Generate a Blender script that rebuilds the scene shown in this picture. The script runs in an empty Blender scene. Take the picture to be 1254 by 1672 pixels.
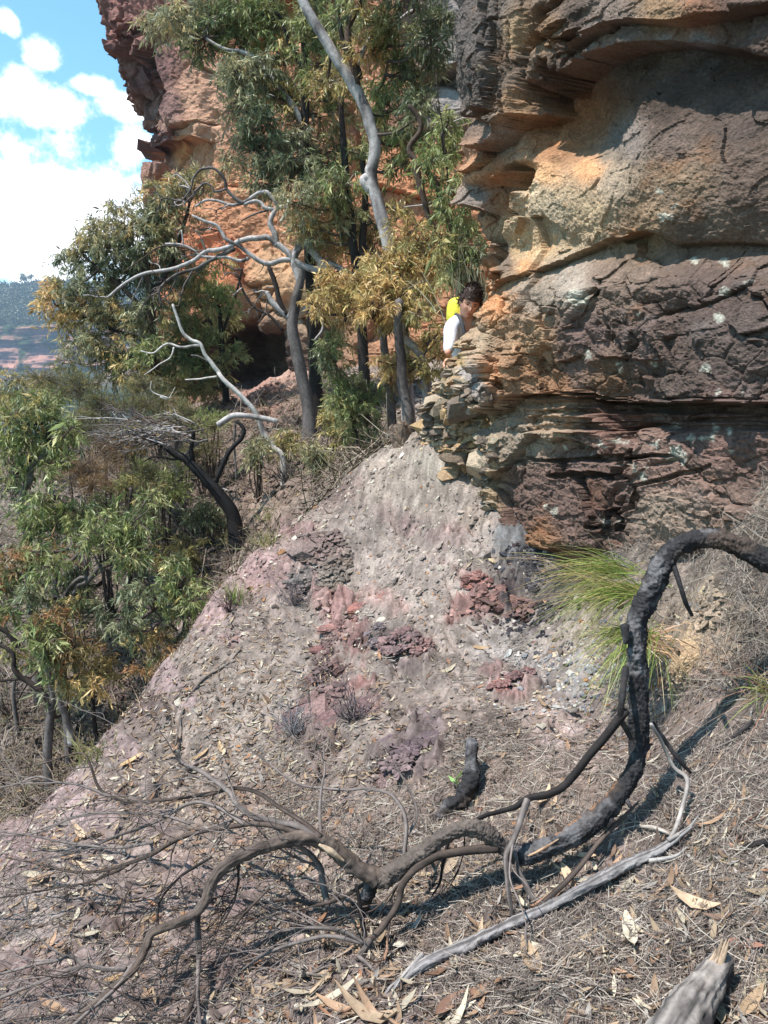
import bpy, bmesh, math, random
import numpy as np
from mathutils import Vector
sc = bpy.context.scene
R = math.radians
# ------------------------------------------------------------------ camera
F_PX, CU, CV, HORIZON = 1287.0, 627.0, 836.0, 640.0
PITCH = math.atan((CV - HORIZON) / F_PX)
cp, sp = math.cos(PITCH), math.sin(PITCH)
cam_d = bpy.data.cameras.new("camera")
cam = bpy.data.objects.new("camera", cam_d)
sc.collection.objects.link(cam)
cam.location = (0, 0, 0)
cam.rotation_euler = (math.pi / 2 - PITCH, 0, 0)
cam_d.sensor_fit = 'VERTICAL'
cam_d.sensor_height = 36.0
cam_d.lens = 36.0 * F_PX / 1672.0
cam_d.clip_start = 0.05
cam_d.clip_end = 20000
sc.camera = cam
sc.render.resolution_x, sc.render.resolution_y = 768, 1024
# ------------------------------------------------------------------ light
SUN = Vector((-0.40, -0.22, 0.89)).normalized()
sun_el = math.asin(SUN.z)
sun_az = math.atan2(SUN.x, SUN.y)
ld = bpy.data.lights.new("sun", 'SUN')
ld.energy = 5.0
ld.angle = R(0.5)
ld.color = (1.0, 0.97, 0.93)
sun = bpy.data.objects.new("sun", ld)
sc.collection.objects.link(sun)
sun.rotation_euler = SUN.to_track_quat('Z', 'Y').to_euler()
sc.view_settings.view_transform = 'Standard'
sc.view_settings.look = 'None'
sc.view_settings.exposure = 0.78
sc.view_settings.gamma = 1.0

def pdir(u, v):
    a = (u - CU) / F_PX
    b = (v - CV) / F_PX
    return np.array([a, cp - b * sp, -sp - b * cp])
def P(u, v, Y):
    d = pdir(u, v)
    return d * (Y / d[1])
def proj(x, y, z):
    dep = y * cp - z * sp
    up = y * sp + z * cp
    dep = np.where(dep < 0.05, 0.05, dep)
    return CU + F_PX * x / dep, CV - F_PX * up / dep

# sky: physical sky with a few cumulus clouds placed by world direction
w = bpy.data.worlds.new("World"); sc.world = w; w.use_nodes = True
nt = w.node_tree; N = nt.nodes; Lk = nt.links
N.clear()
wo = N.new('ShaderNodeOutputWorld'); bg = N.new('ShaderNodeBackground')
sky = N.new('ShaderNodeTexSky'); sky.sky_type = 'NISHITA'; sky.sun_disc = False
sky.sun_elevation = sun_el; sky.sun_rotation = sun_az; sky.air_density = 1.0; sky.dust_density = 0.3; sky.ozone_density = 1.6
SKY_STRENGTH = 0.125
bg.inputs['Strength'].default_value = SKY_STRENGTH
tc = N.new('ShaderNodeTexCoord')
nz = N.new('ShaderNodeTexNoise'); nz.inputs['Scale'].default_value = 21.0; nz.inputs['Detail'].default_value = 9; nz.inputs['Roughness'].default_value = 0.64
Lk.new(tc.outputs['Generated'], nz.inputs['Vector'])
def vm(op, a, b=None):
    n = N.new('ShaderNodeVectorMath'); n.operation = op
    for i, q in enumerate((a, b)):
        if q is None: continue
        if hasattr(q, 'is_output'): Lk.new(q, n.inputs[i])
        else: n.inputs[i].default_value = q
    return n
def mm(op, a, b=None, c=None):
    n = N.new('ShaderNodeMath'); n.operation = op
    for i, q in enumerate((a, b, c)):
        if q is None: continue
        if hasattr(q, 'is_output'): Lk.new(q, n.inputs[i])
        else: n.inputs[i].default_value = q
    return n.outputs[0]
acc = None
for (u, v, ru, rv) in [(72, 92, 26, 22), (70, 168, 66, 34), (18, 152, 56, 36), (150, 140, 40, 14), (206, 174, 44, 24),
                       (216, 240, 44, 32), (110, 370, 210, 120), (20, 400, 180, 140), (230, 330, 70, 50), (12, 35, 16, 16), (-160, 250, 140, 70), (430, 380, 190, 70)]:
    c = pdir(u, v); c = c / np.linalg.norm(c)
    d = vm('SUBTRACT', tc.outputs['Generated'], tuple(c))
    m = vm('MULTIPLY', d.outputs[0], (F_PX / ru, 0.0, F_PX / rv))
    l = vm('LENGTH', m.outputs[0]).outputs['Value']
    k = mm('SUBTRACT', 1.08, l)
    acc = k if acc is None else mm('MAXIMUM', acc, k)
f = mm('MULTIPLY_ADD', mm('SUBTRACT', nz.outputs['Fac'], 0.5), 2.7, acc)
mr = N.new('ShaderNodeMapRange'); mr.interpolation_type = 'SMOOTHSTEP'
Lk.new(f, mr.inputs['Value']); mr.inputs['From Min'].default_value = 0.0; mr.inputs['From Max'].default_value = 0.8
# general broken cloud elsewhere in the sky
mx = N.new('ShaderNodeMix'); mx.data_type = 'RGBA'
Lk.new(mr.outputs['Result'], mx.inputs['Factor'])
tint = N.new('ShaderNodeMix'); tint.data_type = 'RGBA'; tint.blend_type = 'MULTIPLY'; tint.inputs['Factor'].default_value = 1.0
Lk.new(sky.outputs[0], tint.inputs[6]); tint.inputs[7].default_value = (0.86, 1.30, 1.28, 1)
Lk.new(tint.outputs[2], mx.inputs[6])
mx.inputs[7].default_value = (11.0, 11.1, 11.3, 1)
Lk.new(mx.outputs[2], bg.inputs['Color']); Lk.new(bg.outputs[0], wo.inputs['Surface'])
# ------------------------------------------------------------------ helpers
rng = np.random.default_rng(7)
def lin(c):
    c = np.asarray(c, float) / 255.0
    return np.where(c <= 0.04045, c / 12.92, ((c + 0.055) / 1.055) ** 2.4)
def _hb(ix, iy, iz):
    u = np.uint32
    return ix.astype(np.int64).astype(u) * u(374761393) + iy.astype(np.int64).astype(u) * u(668265263) + iz.astype(np.int64).astype(u) * u(2246822519)
def _hf(base, s):
    u = np.uint32
    n = base + u((s * 1274126177 + 97) & 0xffffffff)
    n = (n ^ (n >> u(13))) * u(1274126177)
    n = (n ^ (n >> u(16))) * u(2246822519)
    n = n ^ (n >> u(15))
    return n.astype(np.float32) * np.float32(1 / 4294967296.0)
def _h(ix, iy, iz, s): return _hf(_hb(ix, iy, iz), s)
def vnoise(x, y, z, s=0):
    xi, yi, zi = np.floor(x), np.floor(y), np.floor(z)
    fx, fy, fz = x - xi, y - yi, z - zi
    fx = fx * fx * fx * (fx * (fx * 6 - 15) + 10); fy = fy * fy * fy * (fy * (fy * 6 - 15) + 10); fz = fz * fz * fz * (fz * (fz * 6 - 15) + 10)
    r = 0
    for dx in (0, 1):
        for dy in (0, 1):
            for dz in (0, 1):
                w_ = (fx if dx else 1 - fx) * (fy if dy else 1 - fy) * (fz if dz else 1 - fz)
                r = r + w_ * _h(xi + dx, yi + dy, zi + dz, s)
    return r * 2 - 1
def fbm(x, y, z, o=4, g=0.5, s=0, ridged=False):
    r, a, t = 0, 1.0, 0
    for i in range(o):
        n = vnoise(x, y, z, s + i * 17)
        if ridged: n = 1 - 2 * np.abs(n)
        r = r + a * n; t += a; a *= g
        x, y, z = x * 2.03 + 5.2, y * 2.03 + 1.3, z * 2.03 + 8.1
    return r / t
def worley(x, y, z, s=0):
    xi, yi, zi = np.floor(x), np.floor(y), np.floor(z)
    f1 = np.full(x.shape, 9.0); f2 = np.full(x.shape, 9.0); cid = np.zeros(x.shape)
    for dx in (-1, 0, 1):
        for dy in (-1, 0, 1):
            for dz in (-1, 0, 1):
                a, b, c = xi + dx, yi + dy, zi + dz
                hb = _hb(a, b, c)
                d = np.sqrt((a + _hf(hb, s) - x) ** 2 + (b + _hf(hb, s + 1) - y) ** 2 + (c + _hf(hb, s + 2) - z) ** 2)
                near = d < f1
                f2 = np.where(near, f1, np.minimum(f2, d))
                cid = np.where(near, _hf(hb, s + 3), cid)
                f1 = np.where(near, d, f1)
    return f1, f2, cid
def facets(x, y, z, s=0, tilt=1.0):
    """broken-rock relief: every cell is a flat face with its own height and slant; also the distance to the joint"""
    xi, yi, zi = np.floor(x), np.floor(y), np.floor(z)
    f1 = np.full(x.shape, 9.0); f2 = np.full(x.shape, 9.0); val = np.zeros(x.shape)
    for dx in (-1, 0, 1):
        for dy in (-1, 0, 1):
            for dz in (-1, 0, 1):
                a, b, c = xi + dx, yi + dy, zi + dz
                hb = _hb(a, b, c)
                ox, oy, oz = x - a - _hf(hb, s), y - b - _hf(hb, s + 1), z - c - _hf(hb, s + 2)
                d = np.sqrt(ox * ox + oy * oy + oz * oz)
                v_ = _hf(hb, s + 3) - .5 + tilt * (ox * (_hf(hb, s + 4) - .5) + oy * (_hf(hb, s + 5) - .5) + oz * (_hf(hb, s + 6) - .35)) * 2
                near = d < f1
                f2 = np.where(near, f1, np.minimum(f2, d)); val = np.where(near, v_, val); f1 = np.where(near, d, f1)
    return val, f2 - f1
def sstep(a, b, x):
    t = np.clip((x - a) / (b - a), 0, 1)
    return t * t * (3 - 2 * t)
def mixc(a, b, t):
    return a * (1 - t[..., None]) + b * t[..., None]

def anchors(u, v, A, r0=1.0, sat=0.84, gain=0.76):
    """smooth colour field from (u, v, (r,g,b), radius) anchors"""
    num = np.zeros(u.shape + (3,)); den = np.zeros(u.shape)
    for q in A:
        r = (q[3] if len(q) > 3 else 60) * r0
        w_ = 1.0 / ((((u - q[0]) ** 2 + (v - q[1]) ** 2) / (r * r)) ** 2 + 0.02)
        num += w_[..., None] * lin(q[2]); den += w_
    c = num / den[..., None]
    l_ = (c @ np.array([0.3, 0.55, 0.15]))[..., None]
    return (l_ + (c - l_) * sat) * gain

def new_mesh(name, V, faces, col=None, mat=None, parent=None, smooth=True, uv=None):
    """faces: list of int arrays (n,3) / (n,4)"""
    V = np.ascontiguousarray(V, np.float32)
    me = bpy.data.meshes.new(name)
    faces = [np.asarray(f_, np.int32) for f_ in faces if len(f_)]
    nl = sum(f_.size for f_ in faces); nf = sum(len(f_) for f_ in faces)
    me.vertices.add(len(V)); me.vertices.foreach_set('co', V.ravel())
    me.loops.add(nl); me.polygons.add(nf)
    me.loops.foreach_set('vertex_index', np.concatenate([f_.ravel() for f_ in faces]))
    st, tot, o = [], [], 0
    for f_ in faces:
        k = f_.shape[1]
        st.append(o + np.arange(len(f_)) * k); tot.append(np.full(len(f_), k)); o += f_.size
    me.polygons.foreach_set('loop_start', np.concatenate(st).astype(np.int32))
    me.polygons.foreach_set('loop_total', np.concatenate(tot).astype(np.int32))
    me.polygons.foreach_set('use_smooth', np.full(nf, smooth))
    me.update(calc_edges=True)
    if col is not None:
        at = me.color_attributes.new('Col', 'FLOAT_COLOR', 'POINT')
        c4 = np.ones((len(V), 4), np.float32); c4[:, :3] = np.clip(col, 0, 1) * (1.0 if mat is M_leaf else 0.70)
        at.data.foreach_set('color', c4.ravel())
    ob = bpy.data.objects.new(name, me)
    sc.collection.objects.link(ob)
    if mat: me.materials.append(mat)
    if parent is not None: ob.parent = parent
    return ob
def tag(o, label=None, cat=None, group=None, kind=None):
    if label: o['label'] = label
    if cat: o['category'] = cat
    if group: o['group'] = group
    if kind: o['kind'] = kind
    return o
def empty(name, loc, label=None, cat=None, group=None):
    o = bpy.data.objects.new(name, None); sc.collection.objects.link(o)
    o.location = loc; o.empty_display_size = 0.1
    bpy.context.view_layer.update()
    return tag(o, label, cat, group)

class MB:
    """collects geometry in world space; build() makes ONE mesh object (relative to its parent's origin)"""
    def __init__(s): s.V, s.T, s.Q, s.C, s.n = [], [], [], [], 0
    def add(s, V, quads=None, tris=None, col=(0.5, 0.5, 0.5)):
        V = np.asarray(V, float); k = len(V)
        s.V.append(V)
        c = np.asarray(col, float)
        if c.ndim == 1: c = np.tile(c, (k, 1))
        s.C.append(c)
        if quads is not None and len(quads): s.Q.append(np.asarray(quads, np.int64) + s.n)
        if tris is not None and len(tris): s.T.append(np.asarray(tris, np.int64) + s.n)
        s.n += k
    def build(s, name, mat, parent=None, smooth=True, origin=None):
        V = np.concatenate(s.V); C = np.concatenate(s.C)
        org = np.array(origin) if origin is not None else None
        p = parent
        off = np.zeros(3)
        while p is not None:
            off = off + np.array(p.location); p = p.parent
        if org is not None: off = org
        F = []
        if s.Q: F.append(np.concatenate(s.Q))
        if s.T: F.append(np.concatenate(s.T))
        o = new_mesh(name, V - off, F, C, mat, parent, smooth)
        if org is not None and parent is None: o.location = org
        return o

def catmull(pts, n):
    pts = np.asarray(pts, float)
    if len(pts) == 2: pts = np.stack([pts[0], (pts[0] + pts[1]) / 2, pts[1]])
    p = np.vstack([2 * pts[0] - pts[1], pts, 2 * pts[-1] - pts[-2]])
    out = []
    m = len(pts) - 1
    T = np.linspace(0, m, n)
    i = np.minimum(T.astype(int), m - 1); t = (T - i)[:, None]
    a, b, c, d = p[i], p[i + 1], p[i + 2], p[i + 3]
    return 0.5 * (2 * b + (c - a) * t + (2 * a - 5 * b + 4 * c - d) * t ** 2 + (3 * b - a - 3 * c + d) * t ** 3)
def tube(mb, pts, rad, sides=8, n=None, col=(0.3, 0.3, 0.3), rough=0.0, wob=0.0, cap=True, seed=0, smooth=True, colfn=None, crack=0.0, fis=0.0, cq=2.2):
    """tapered round limb along a smooth curve through pts (k,3), rad scalar/list"""
    pts = np.asarray(pts, float); k = len(pts)
    rad = np.asarray(rad, float) * np.ones(k) if np.ndim(rad) == 0 else np.asarray(rad, float)
    n = n or max(3, (k - 1) * 5 + 1)
    C = catmull(pts, n) if smooth else pts
    Rr = np.interp(np.linspace(0, k - 1, n), np.linspace(0, k - 1, len(rad)), rad)
    if wob:
        a = np.linspace(0, n / 5.0, n)
        for ax in range(3):
            C[:, ax] += wob * fbm(a, a * 0 + seed * 3.7 + ax * 11, a * 0, 2) * np.sin(np.linspace(0, 1, n) * math.pi)
    T = np.gradient(C, axis=0); T /= np.linalg.norm(T, axis=1)[:, None] + 1e-12
    up = np.array([0, 0, 1.0]) if abs(T[0, 2]) < 0.9 else np.array([1.0, 0, 0])
    u_ = np.cross(T[0], up); u_ /= np.linalg.norm(u_)
    U = np.empty_like(C)
    for i in range(n):
        u_ = u_ - T[i] * np.dot(u_, T[i]); u_ /= np.linalg.norm(u_) + 1e-12
        U[i] = u_
    W = np.cross(T, U)
    th = np.linspace(0, 2 * math.pi, sides, endpoint=False)
    rr = Rr[:, None] * np.ones(sides)
    if rough:
        L = np.concatenate([[0], np.cumsum(np.linalg.norm(np.diff(C, axis=0), axis=1))])
        rm = max(Rr.mean(), 1e-4)
        cx = np.cos(th)[None, :] * 1.3 + seed; cy = np.sin(th)[None, :] * 1.3; cz = (L / rm * 0.5)[:, None] + 0 * cx
        rr = rr * (1 + rough * fbm(cx + 0 * cz, cy + 0 * cz, cz, 4, 0.6, seed))
    if crack or fis:
        L = np.concatenate([[0], np.cumsum(np.linalg.norm(np.diff(C, axis=0), axis=1))]); rm = max(Rr.mean(), 1e-4)
        cz = (L / rm)[:, None] + 0 * th[None, :]; ct = np.cos(th)[None, :] + 0 * cz; st_ = np.sin(th)[None, :] + 0 * cz
        if crack:
            k1, k2, kc = worley(ct * cq + seed, st_ * cq, cz * cq * .45, seed)
            rr = rr * (1 - crack * sstep(.16, .0, k2 - k1) + crack * .7 * (kc - .5))
            rr = rr * (1 + .5 * crack * fbm(ct * 6, st_ * 6, cz * 5, 3, .6, seed))
        if fis:
            rr = rr * (1 + fis * fbm(ct * 3.2 + seed, st_ * 3.2, cz * .35, 4, .6, seed, True) + .3 * fis * fbm(ct * 9, st_ * 9, cz * 1.2, 3, .6, seed))
    V = C[:, None, :] + rr[..., None] * (np.cos(th)[None, :, None] * U[:, None, :] + np.sin(th)[None, :, None] * W[:, None, :])
    V = V.reshape(-1, 3)
    i = np.arange(n - 1)[:, None] * sides; j = np.arange(sides)[None, :]; j2 = (j + 1) % sides
    q = np.stack([i + j, i + j2, i + sides + j2, i + sides + j], -1).reshape(-1, 4)
    tr = None
    if cap:
        V = np.vstack([V, C[0] - T[0] * Rr[0] * 0.4, C[-1] + T[-1] * Rr[-1] * 0.6]); a, b = n * sides, n * sides + 1
        jj = np.arange(sides); jj2 = (jj + 1) % sides
        tr = np.vstack([np.stack([np.full(sides, a), jj2, jj], -1), np.stack([np.full(sides, b), (n - 1) * sides + jj, (n - 1) * sides + jj2], -1)])
    c = np.asarray(col, float)
    if colfn is not None:
        t = np.repeat(np.linspace(0, 1, n), sides); ang = np.tile(th, n)
        c = colfn(t, ang, V[:n * sides])
        if cap: c = np.vstack([c, c[:1], c[-1:]])
    mb.add(V, q, tr, c)
    return C

# ------------------------------------------------------------------ materials
def mat_col(name, rough=0.9, spec=0.2, n_scale=30, n_amt=0.35, b_scale=60, b_str=0.4, b_dist=0.01, trans=0.0, n2_scale=None, n2_amt=0.0, hue=None):
    m = bpy.data.materials.new(name); m.use_nodes = True
    t = m.node_tree; n = t.nodes; l = t.links
    pb = n['Principled BSDF']; out = n['Material Output']
    at = n.new('ShaderNodeAttribute'); at.attribute_name = 'Col'
    col = at.outputs['Color']
    tcn = n.new('ShaderNodeTexCoord')
    def var(scale, amt, col):
        no = n.new('ShaderNodeTexNoise'); no.inputs['Scale'].default_value = scale; no.inputs['Detail'].default_value = 6; no.inputs['Roughness'].default_value = 0.65
        l.new(tcn.outputs['Object'], no.inputs['Vector'])
        mr_ = n.new('ShaderNodeMapRange'); l.new(no.outputs['Fac'], mr_.inputs['Value'])
        mr_.inputs['From Min'].default_value = 0.3; mr_.inputs['From Max'].default_value = 0.7
        mr_.inputs['To Min'].default_value = 1 - amt; mr_.inputs['To Max'].default_value = 1 + amt
        vv = n.new('ShaderNodeVectorMath'); vv.operation = 'SCALE'
        l.new(col, vv.inputs[0]); l.new(mr_.outputs[0], vv.inputs['Scale'])
        return vv.outputs[0]
    if n_amt: col = var(n_scale, n_amt, col)
    if n2_amt: col = var(n2_scale, n2_amt, col)
    l.new(col, pb.inputs['Base Color'])
    pb.inputs['Roughness'].default_value = rough
    pb.inputs['Specular IOR Level'].default_value = spec
    if b_str:
        no = n.new('ShaderNodeTexNoise'); no.inputs['Scale'].default_value = b_scale; no.inputs['Detail'].default_value = 8; no.inputs['Roughness'].default_value = 0.7
        l.new(tcn.outputs['Object'], no.inputs['Vector'])
        bp = n.new('ShaderNodeBump'); bp.inputs['Strength'].default_value = b_str; bp.inputs['Distance'].default_value = b_dist
        l.new(no.outputs['Fac'], bp.inputs['Height']); l.new(bp.outputs[0], pb.inputs['Normal'])
    if trans:
        tb = n.new('ShaderNodeBsdfTranslucent'); ms = n.new('ShaderNodeMixShader'); ms.inputs[0].default_value = trans
        l.new(col, tb.inputs['Color'])
        l.new(pb.outputs[0], ms.inputs[1]); l.new(tb.outputs[0], ms.inputs[2]); l.new(ms.outputs[0], out.inputs['Surface'])
    return m
M_ground = mat_col('earth_and_gravel', 0.95, 0.1, 55, 0.35, 120, 0.6, 0.01, n2_scale=9, n2_amt=0.15)
M_rock = mat_col('weathered_sandstone', 0.88, 0.22, 60, 0.42, 60, 0.9, 0.02, n2_scale=7, n2_amt=0.22)
M_far = mat_col('orange_sandstone', 0.92, 0.15, 2.5, 0.3, 5, 0.7, 0.12, n2_scale=0.6, n2_amt=0.2)
M_bark = mat_col('bark', 0.9, 0.15, 25, 0.35, 50, 0.6, 0.006)
M_char = mat_col('charred_bark', 0.75, 0.3, 60, 0.4, 90, 0.9, 0.006)
M_twig = mat_col('dry_twig', 0.85, 0.2, 40, 0.3, 0, 0)
M_leaf = mat_col('gum_leaf', 0.45, 0.5, 3, 0.15, 0, 0, trans=0.36)
M_dry = mat_col('dry_leaf', 0.8, 0.2, 40, 0.25, 0, 0, trans=0.12)
M_stone = mat_col('loose_stone', 0.9, 0.2, 45, 0.3, 60, 0.4, 0.006)
# ------------------------------------------------------------------ terrain
CP = []
for (u, v, Y) in [(0, 1672, 2.25), (300, 1672, 2.1), (627, 1672, 1.95), (950, 1672, 1.85), (1254, 1672, 1.72),
                  (0, 1500, 2.95), (300, 1450, 2.9), (627, 1450, 2.65), (950, 1450, 2.42), (1254, 1450, 2.1),
                  (0, 1385, 3.5), (100, 1280, 4.1), (215, 1158, 4.8), (285, 1060, 5.4), (350, 968, 6.0), (480, 860, 6.8), (625, 752, 7.6),
                  (350, 1250, 3.85), (627, 1250, 3.35), (850, 1250, 3.1), (430, 1100, 4.65), (700, 1150, 3.9), (540, 1000, 5.2), (700, 1000, 4.75),
                  (850, 1000, 4.75), (640, 870, 5.8), (740, 782, 5.86), (700, 728, 6.1), (770, 808, 5.7), (800, 836, 5.35), (835, 868, 5.18), (870, 905, 5.03), (980, 1150, 3.55), (1100, 1140, 3.4), (1080, 1050, 3.75), (925, 926, 4.92), (980, 924, 4.78),
                  (1050, 878, 4.24), (1254, 745, 3.75), (1150, 980, 3.5), (1254, 1000, 3.05), (1254, 1200, 2.6), (1100, 1250, 2.75), (1160, 860, 4.0), (720, 715, 7.0),
                  (50, 1330, 3.8), (160, 1215, 4.45), (250, 1108, 5.1), (415, 908, 6.4), (550, 798, 7.2), (-100, 1490, 3.4),
                  (0, 1500, 4.7), (-100, 1580, 4.4), (100, 1390, 5.2), (215, 1250, 6.0), (285, 1130, 6.8), (350, 1035, 7.3), (480, 905, 8.1), (560, 830, 8.5), (0, 1340, 7.2), (100, 1290, 7.2), (160, 1238, 7.6), (250, 1130, 8.3), (330, 1000, 9.0), (415, 905, 9.3), (-120, 1380, 7.2)]:
    CP.append(P(u, v, Y))
CP += [np.array(q, float) for q in [
    
    (-1.93, 10.2, -1.85), (-1.3, 9.2, -1.5), (-1.2, 10.5, -1.15), (-0.5, 10.5, -0.95), (-1.32, 14, -0.36), (-2.6, 17, 0.1), (-0.2, 13, -0.4), (0.3, 9.5, -0.75),
    (-3.2, 12, -1.5), (-3.4, 15, -0.5), (-5.0, 10.6, -2.7), (-4.6, 13, -1.1), (-6.3, 14, -1.2), (-7.5, 15.5, -1.0), (-5.6, 16, -0.8), (-5, 20, -0.8), (-9.5, 14, -2.6), (-8, 22, -2.5), (-12, 20, -5), (-10, 30, -5), (-6.5, 7, -5.0), (-6.5, 10, -3.4), (-6, 4, -6.2), (-9, 8, -8),
    (1, 12, -0.2), (2, 16, 0.4), (1.2, 7.6, -0.55), (2.0, 8.0, -0.4), (4, 20, 1), (0, 20, 0.7), (3, 8, 0), (5, 10, 0.3), (3.0, 4.0, 0.15), (4, 2, 0.2), (2.2, 2.2, -0.6), (2.2, 0.5, -0.9), (0, 0, -1.65), (-2, 0, -2.7), (-2, 1.5, -2.6), (-5, 1, -5), (4, -1, -0.4), (-1, -2, -1.9), (1.9, 3.0, -0.35)]]
CP = np.array(CP)
def _tps(r2): return np.where(r2 < 1e-12, 0, 0.5 * r2 * np.log(np.maximum(r2, 1e-12)))
def _fit(Q, lam=0.004):
    n = len(Q); d2 = ((Q[:, None, :2] - Q[None, :, :2]) ** 2).sum(-1)
    A = np.zeros((n + 3, n + 3)); A[:n, :n] = _tps(d2) + lam * np.eye(n)
    A[:n, n] = 1; A[:n, n + 1:] = Q[:, :2]; A[n:, :n] = A[:n, n:].T
    return np.linalg.solve(A, np.concatenate([Q[:, 2], np.zeros(3)]))
_W = _fit(CP)
def g_base(x, y):
    x = np.asarray(x, float); y = np.asarray(y, float); shp = x.shape
    xf, yf = x.ravel(), y.ravel()
    xc, yc = np.clip(xf, -13, 6), np.clip(yf, -3, 30)
    z = _W[-3] + _W[-2] * xc + _W[-1] * yc
    for k in range(len(CP)):
        z = z + _W[k] * _tps((xc - CP[k, 0]) ** 2 + (yc - CP[k, 1]) ** 2)
    ex = np.hypot(xf - xc, yf - yc)
    west = np.maximum(-13 - xf, 0)
    z = z - 0.75 * np.minimum(west, 120) - 0.45 * np.minimum(np.maximum(yf - 30, 0), 260) * sstep(5, -8, xf)
    z = np.maximum(z, -140 + 0 * z)
    return z.reshape(shp)
# rock lumps that stand out of the slope (u, v, radius px, height m)
def g_detail(x, y):
    z0 = np.zeros_like(x)
    r = np.hypot(x, y)
    fade = sstep(45, 12, r)
    big = 0.055 * fbm(x * 1.3, y * 1.3, z0, 3, 0.5, 3)
    hill = sstep(7.5, 10.5, y + 0.35 * np.maximum(-x - 1.5, 0)) + sstep(-2.3, -3.2, x)
    hill = np.clip(hill, 0, 1)
    big = big + hill * (0.22 * fbm(x * 0.9, y * 0.9, z0 + 3, 4, 0.55, 9) + 0.10 * fbm(x * 3, y * 3, z0 + 3, 3, 0.55, 19, True))
    med = 0.022 * fbm(x * 5, y * 5, z0, 4, 0.6, 5)
    # small terraces where thin beds outcrop
    f1, f2, cid = worley(x * 4.5, y * 4.5, z0, 11)
    chips = 0.018 * (cid - 0.5) * sstep(0.0, 0.12, f2 - f1)
    rl = fbm(x * 2.6 + y * 1.1, (y - x * .9) * .55, z0, 4, 0.55, 13, True)
    med = med - 0.055 * sstep(.3, .8, rl) * sstep(3.0, 3.8, y) - 0.02 * sstep(.3, .6, fbm(x * 7, y * 7, z0, 3, .6, 15))
    ft, fe = facets(x * 3.2, y * 3.2, z0, 17, .8)
    med = med + 0.035 * ft * sstep(-.05, .25, fbm(x * 1.3, y * 1.3, z0, 3, .5, 18))
    fine = 0.011 * fbm(x * 22, y * 22, z0, 3, 0.6, 6) * sstep(9, 5, r)
    return (big + med + chips * sstep(12, 6, r) + fine) * fade
def gz(x, y):
    x = np.atleast_1d(np.asarray(x, float)); y = np.atleast_1d(np.asarray(y, float))
    return g_base(x, y) + g_detail(x, y)
def hit(u, v, y0=1.2, y1=45.0, n=700):
    d = pdir(u, v); Y = np.geomspace(y0, y1, n); t = Y / d[1]
    below = gz(t * d[0], Y) - t * d[2]
    i = np.argmax(below > 0)
    if below[i] <= 0: i = n - 1
    return np.array([t[i] * d[0], Y[i], t[i] * d[2]])
def gnorm(x, y, e=0.03):
    dx = (g_base(x + e, y) - g_base(x - e, y)) / (2 * e); dy = (g_base(x, y + e) - g_base(x, y - e)) / (2 * e)
    n = np.stack([-dx, -dy, np.ones_like(dx)], -1)
    return n / np.linalg.norm(n, axis=-1)[..., None]

xs = np.arange(-3.4, 2.9, 0.0125)
def grow(start, step, end, g=1.07):
    o = []; p = start
    while abs(p) < abs(end): step *= g; p += step; o.append(p)
    return np.array(o)
xs = np.concatenate([grow(-3.4, -0.02, -900)[::-1], xs, grow(2.9, 0.03, 400, 1.25)])
ys = [1.0]
while ys[-1] < 26: ys.append(ys[-1] * 1.0052)
ys = np.concatenate([-grow(-0.9, 0.03, 400, 1.6)[::-1] if False else np.array([-400., -100, -30, -10, -4, -1.5, -0.4, 0.3, 0.7]), ys, grow(ys[-1], 0.15, 1000, 1.12)])
X, Yg = np.meshgrid(xs, ys)
Zg = g_base(X, Yg) + g_detail(X, Yg)
U, Vp = proj(X, Yg, Zg)
def warp(U, Vp, a=1.0):
    k = a * 26
    return U + k * fbm(X * 3, Yg * 3, X * 0, 4, 0.6, 31), Vp + k * fbm(X * 3, Yg * 3, X * 0 + 9, 4, 0.6, 37)
uw, vw = warp(U, Vp)
GA = [(540, 1080, (152, 136, 122), 140), (400, 1180, (154, 138, 122), 140), (640, 900, (154, 138, 124), 120), (700, 800, (162, 146, 128), 80), (640, 770, (170, 152, 132), 60), (760, 840, (156, 140, 126), 60),
      (330, 990, (178, 148, 138), 45), (420, 930, (178, 146, 134), 45), (110, 1300, (172, 145, 136), 50), (20, 1370, (170, 140, 132), 60), (920, 1210, (178, 154, 140), 50), (830, 870, (128, 122, 116), 30), (820, 1060, (170, 158, 146), 40),
      (700, 1330, (150, 128, 112), 110), (900, 1330, (150, 126, 106), 100), (1050, 1450, (140, 121, 110), 130), (850, 1550, (134, 116, 104), 140), (1150, 1300, (148, 127, 114), 100), (1200, 1600, (138, 119, 108), 120),
      (1000, 1640, (132, 114, 102), 120), (600, 1600, (142, 123, 112), 130), (300, 1600, (158, 136, 124), 140), (120, 1580, (154, 132, 122), 100), (90, 1480, (162, 146, 134), 80), (470, 1330, (162, 134, 116), 80), (350, 1350, (158, 136, 118), 60),
      (1100, 900, (138, 122, 106), 50), (1200, 800, (170, 144, 116), 40), (1120, 820, (176, 148, 114), 30), (1160, 1000, (180, 156, 124), 45), (1230, 950, (134, 118, 104), 50), (1220, 1120, (128, 112, 98), 50),
      (430, 640, (178, 130, 106), 35), (460, 620, (190, 148, 122), 30), (430, 600, (150, 114, 104), 30), (520, 720, (134, 114, 98), 60), (430, 780, (140, 116, 98), 70), (440, 830, (160, 136, 114), 50), (350, 850, (142, 120, 104), 60), (300, 960, (128, 110, 98), 60), (200, 1120, (116, 94, 86), 60), (100, 1200, (132, 118, 104), 80), (30, 1300, (112, 98, 78), 60), (30, 1150, (140, 126, 116), 80), (560, 800, (132, 110, 98), 40)]
col = anchors(uw, vw, GA, 1.0, 0.74, 0.9) * np.array([1.02, 0.985, 1.0])
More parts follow.
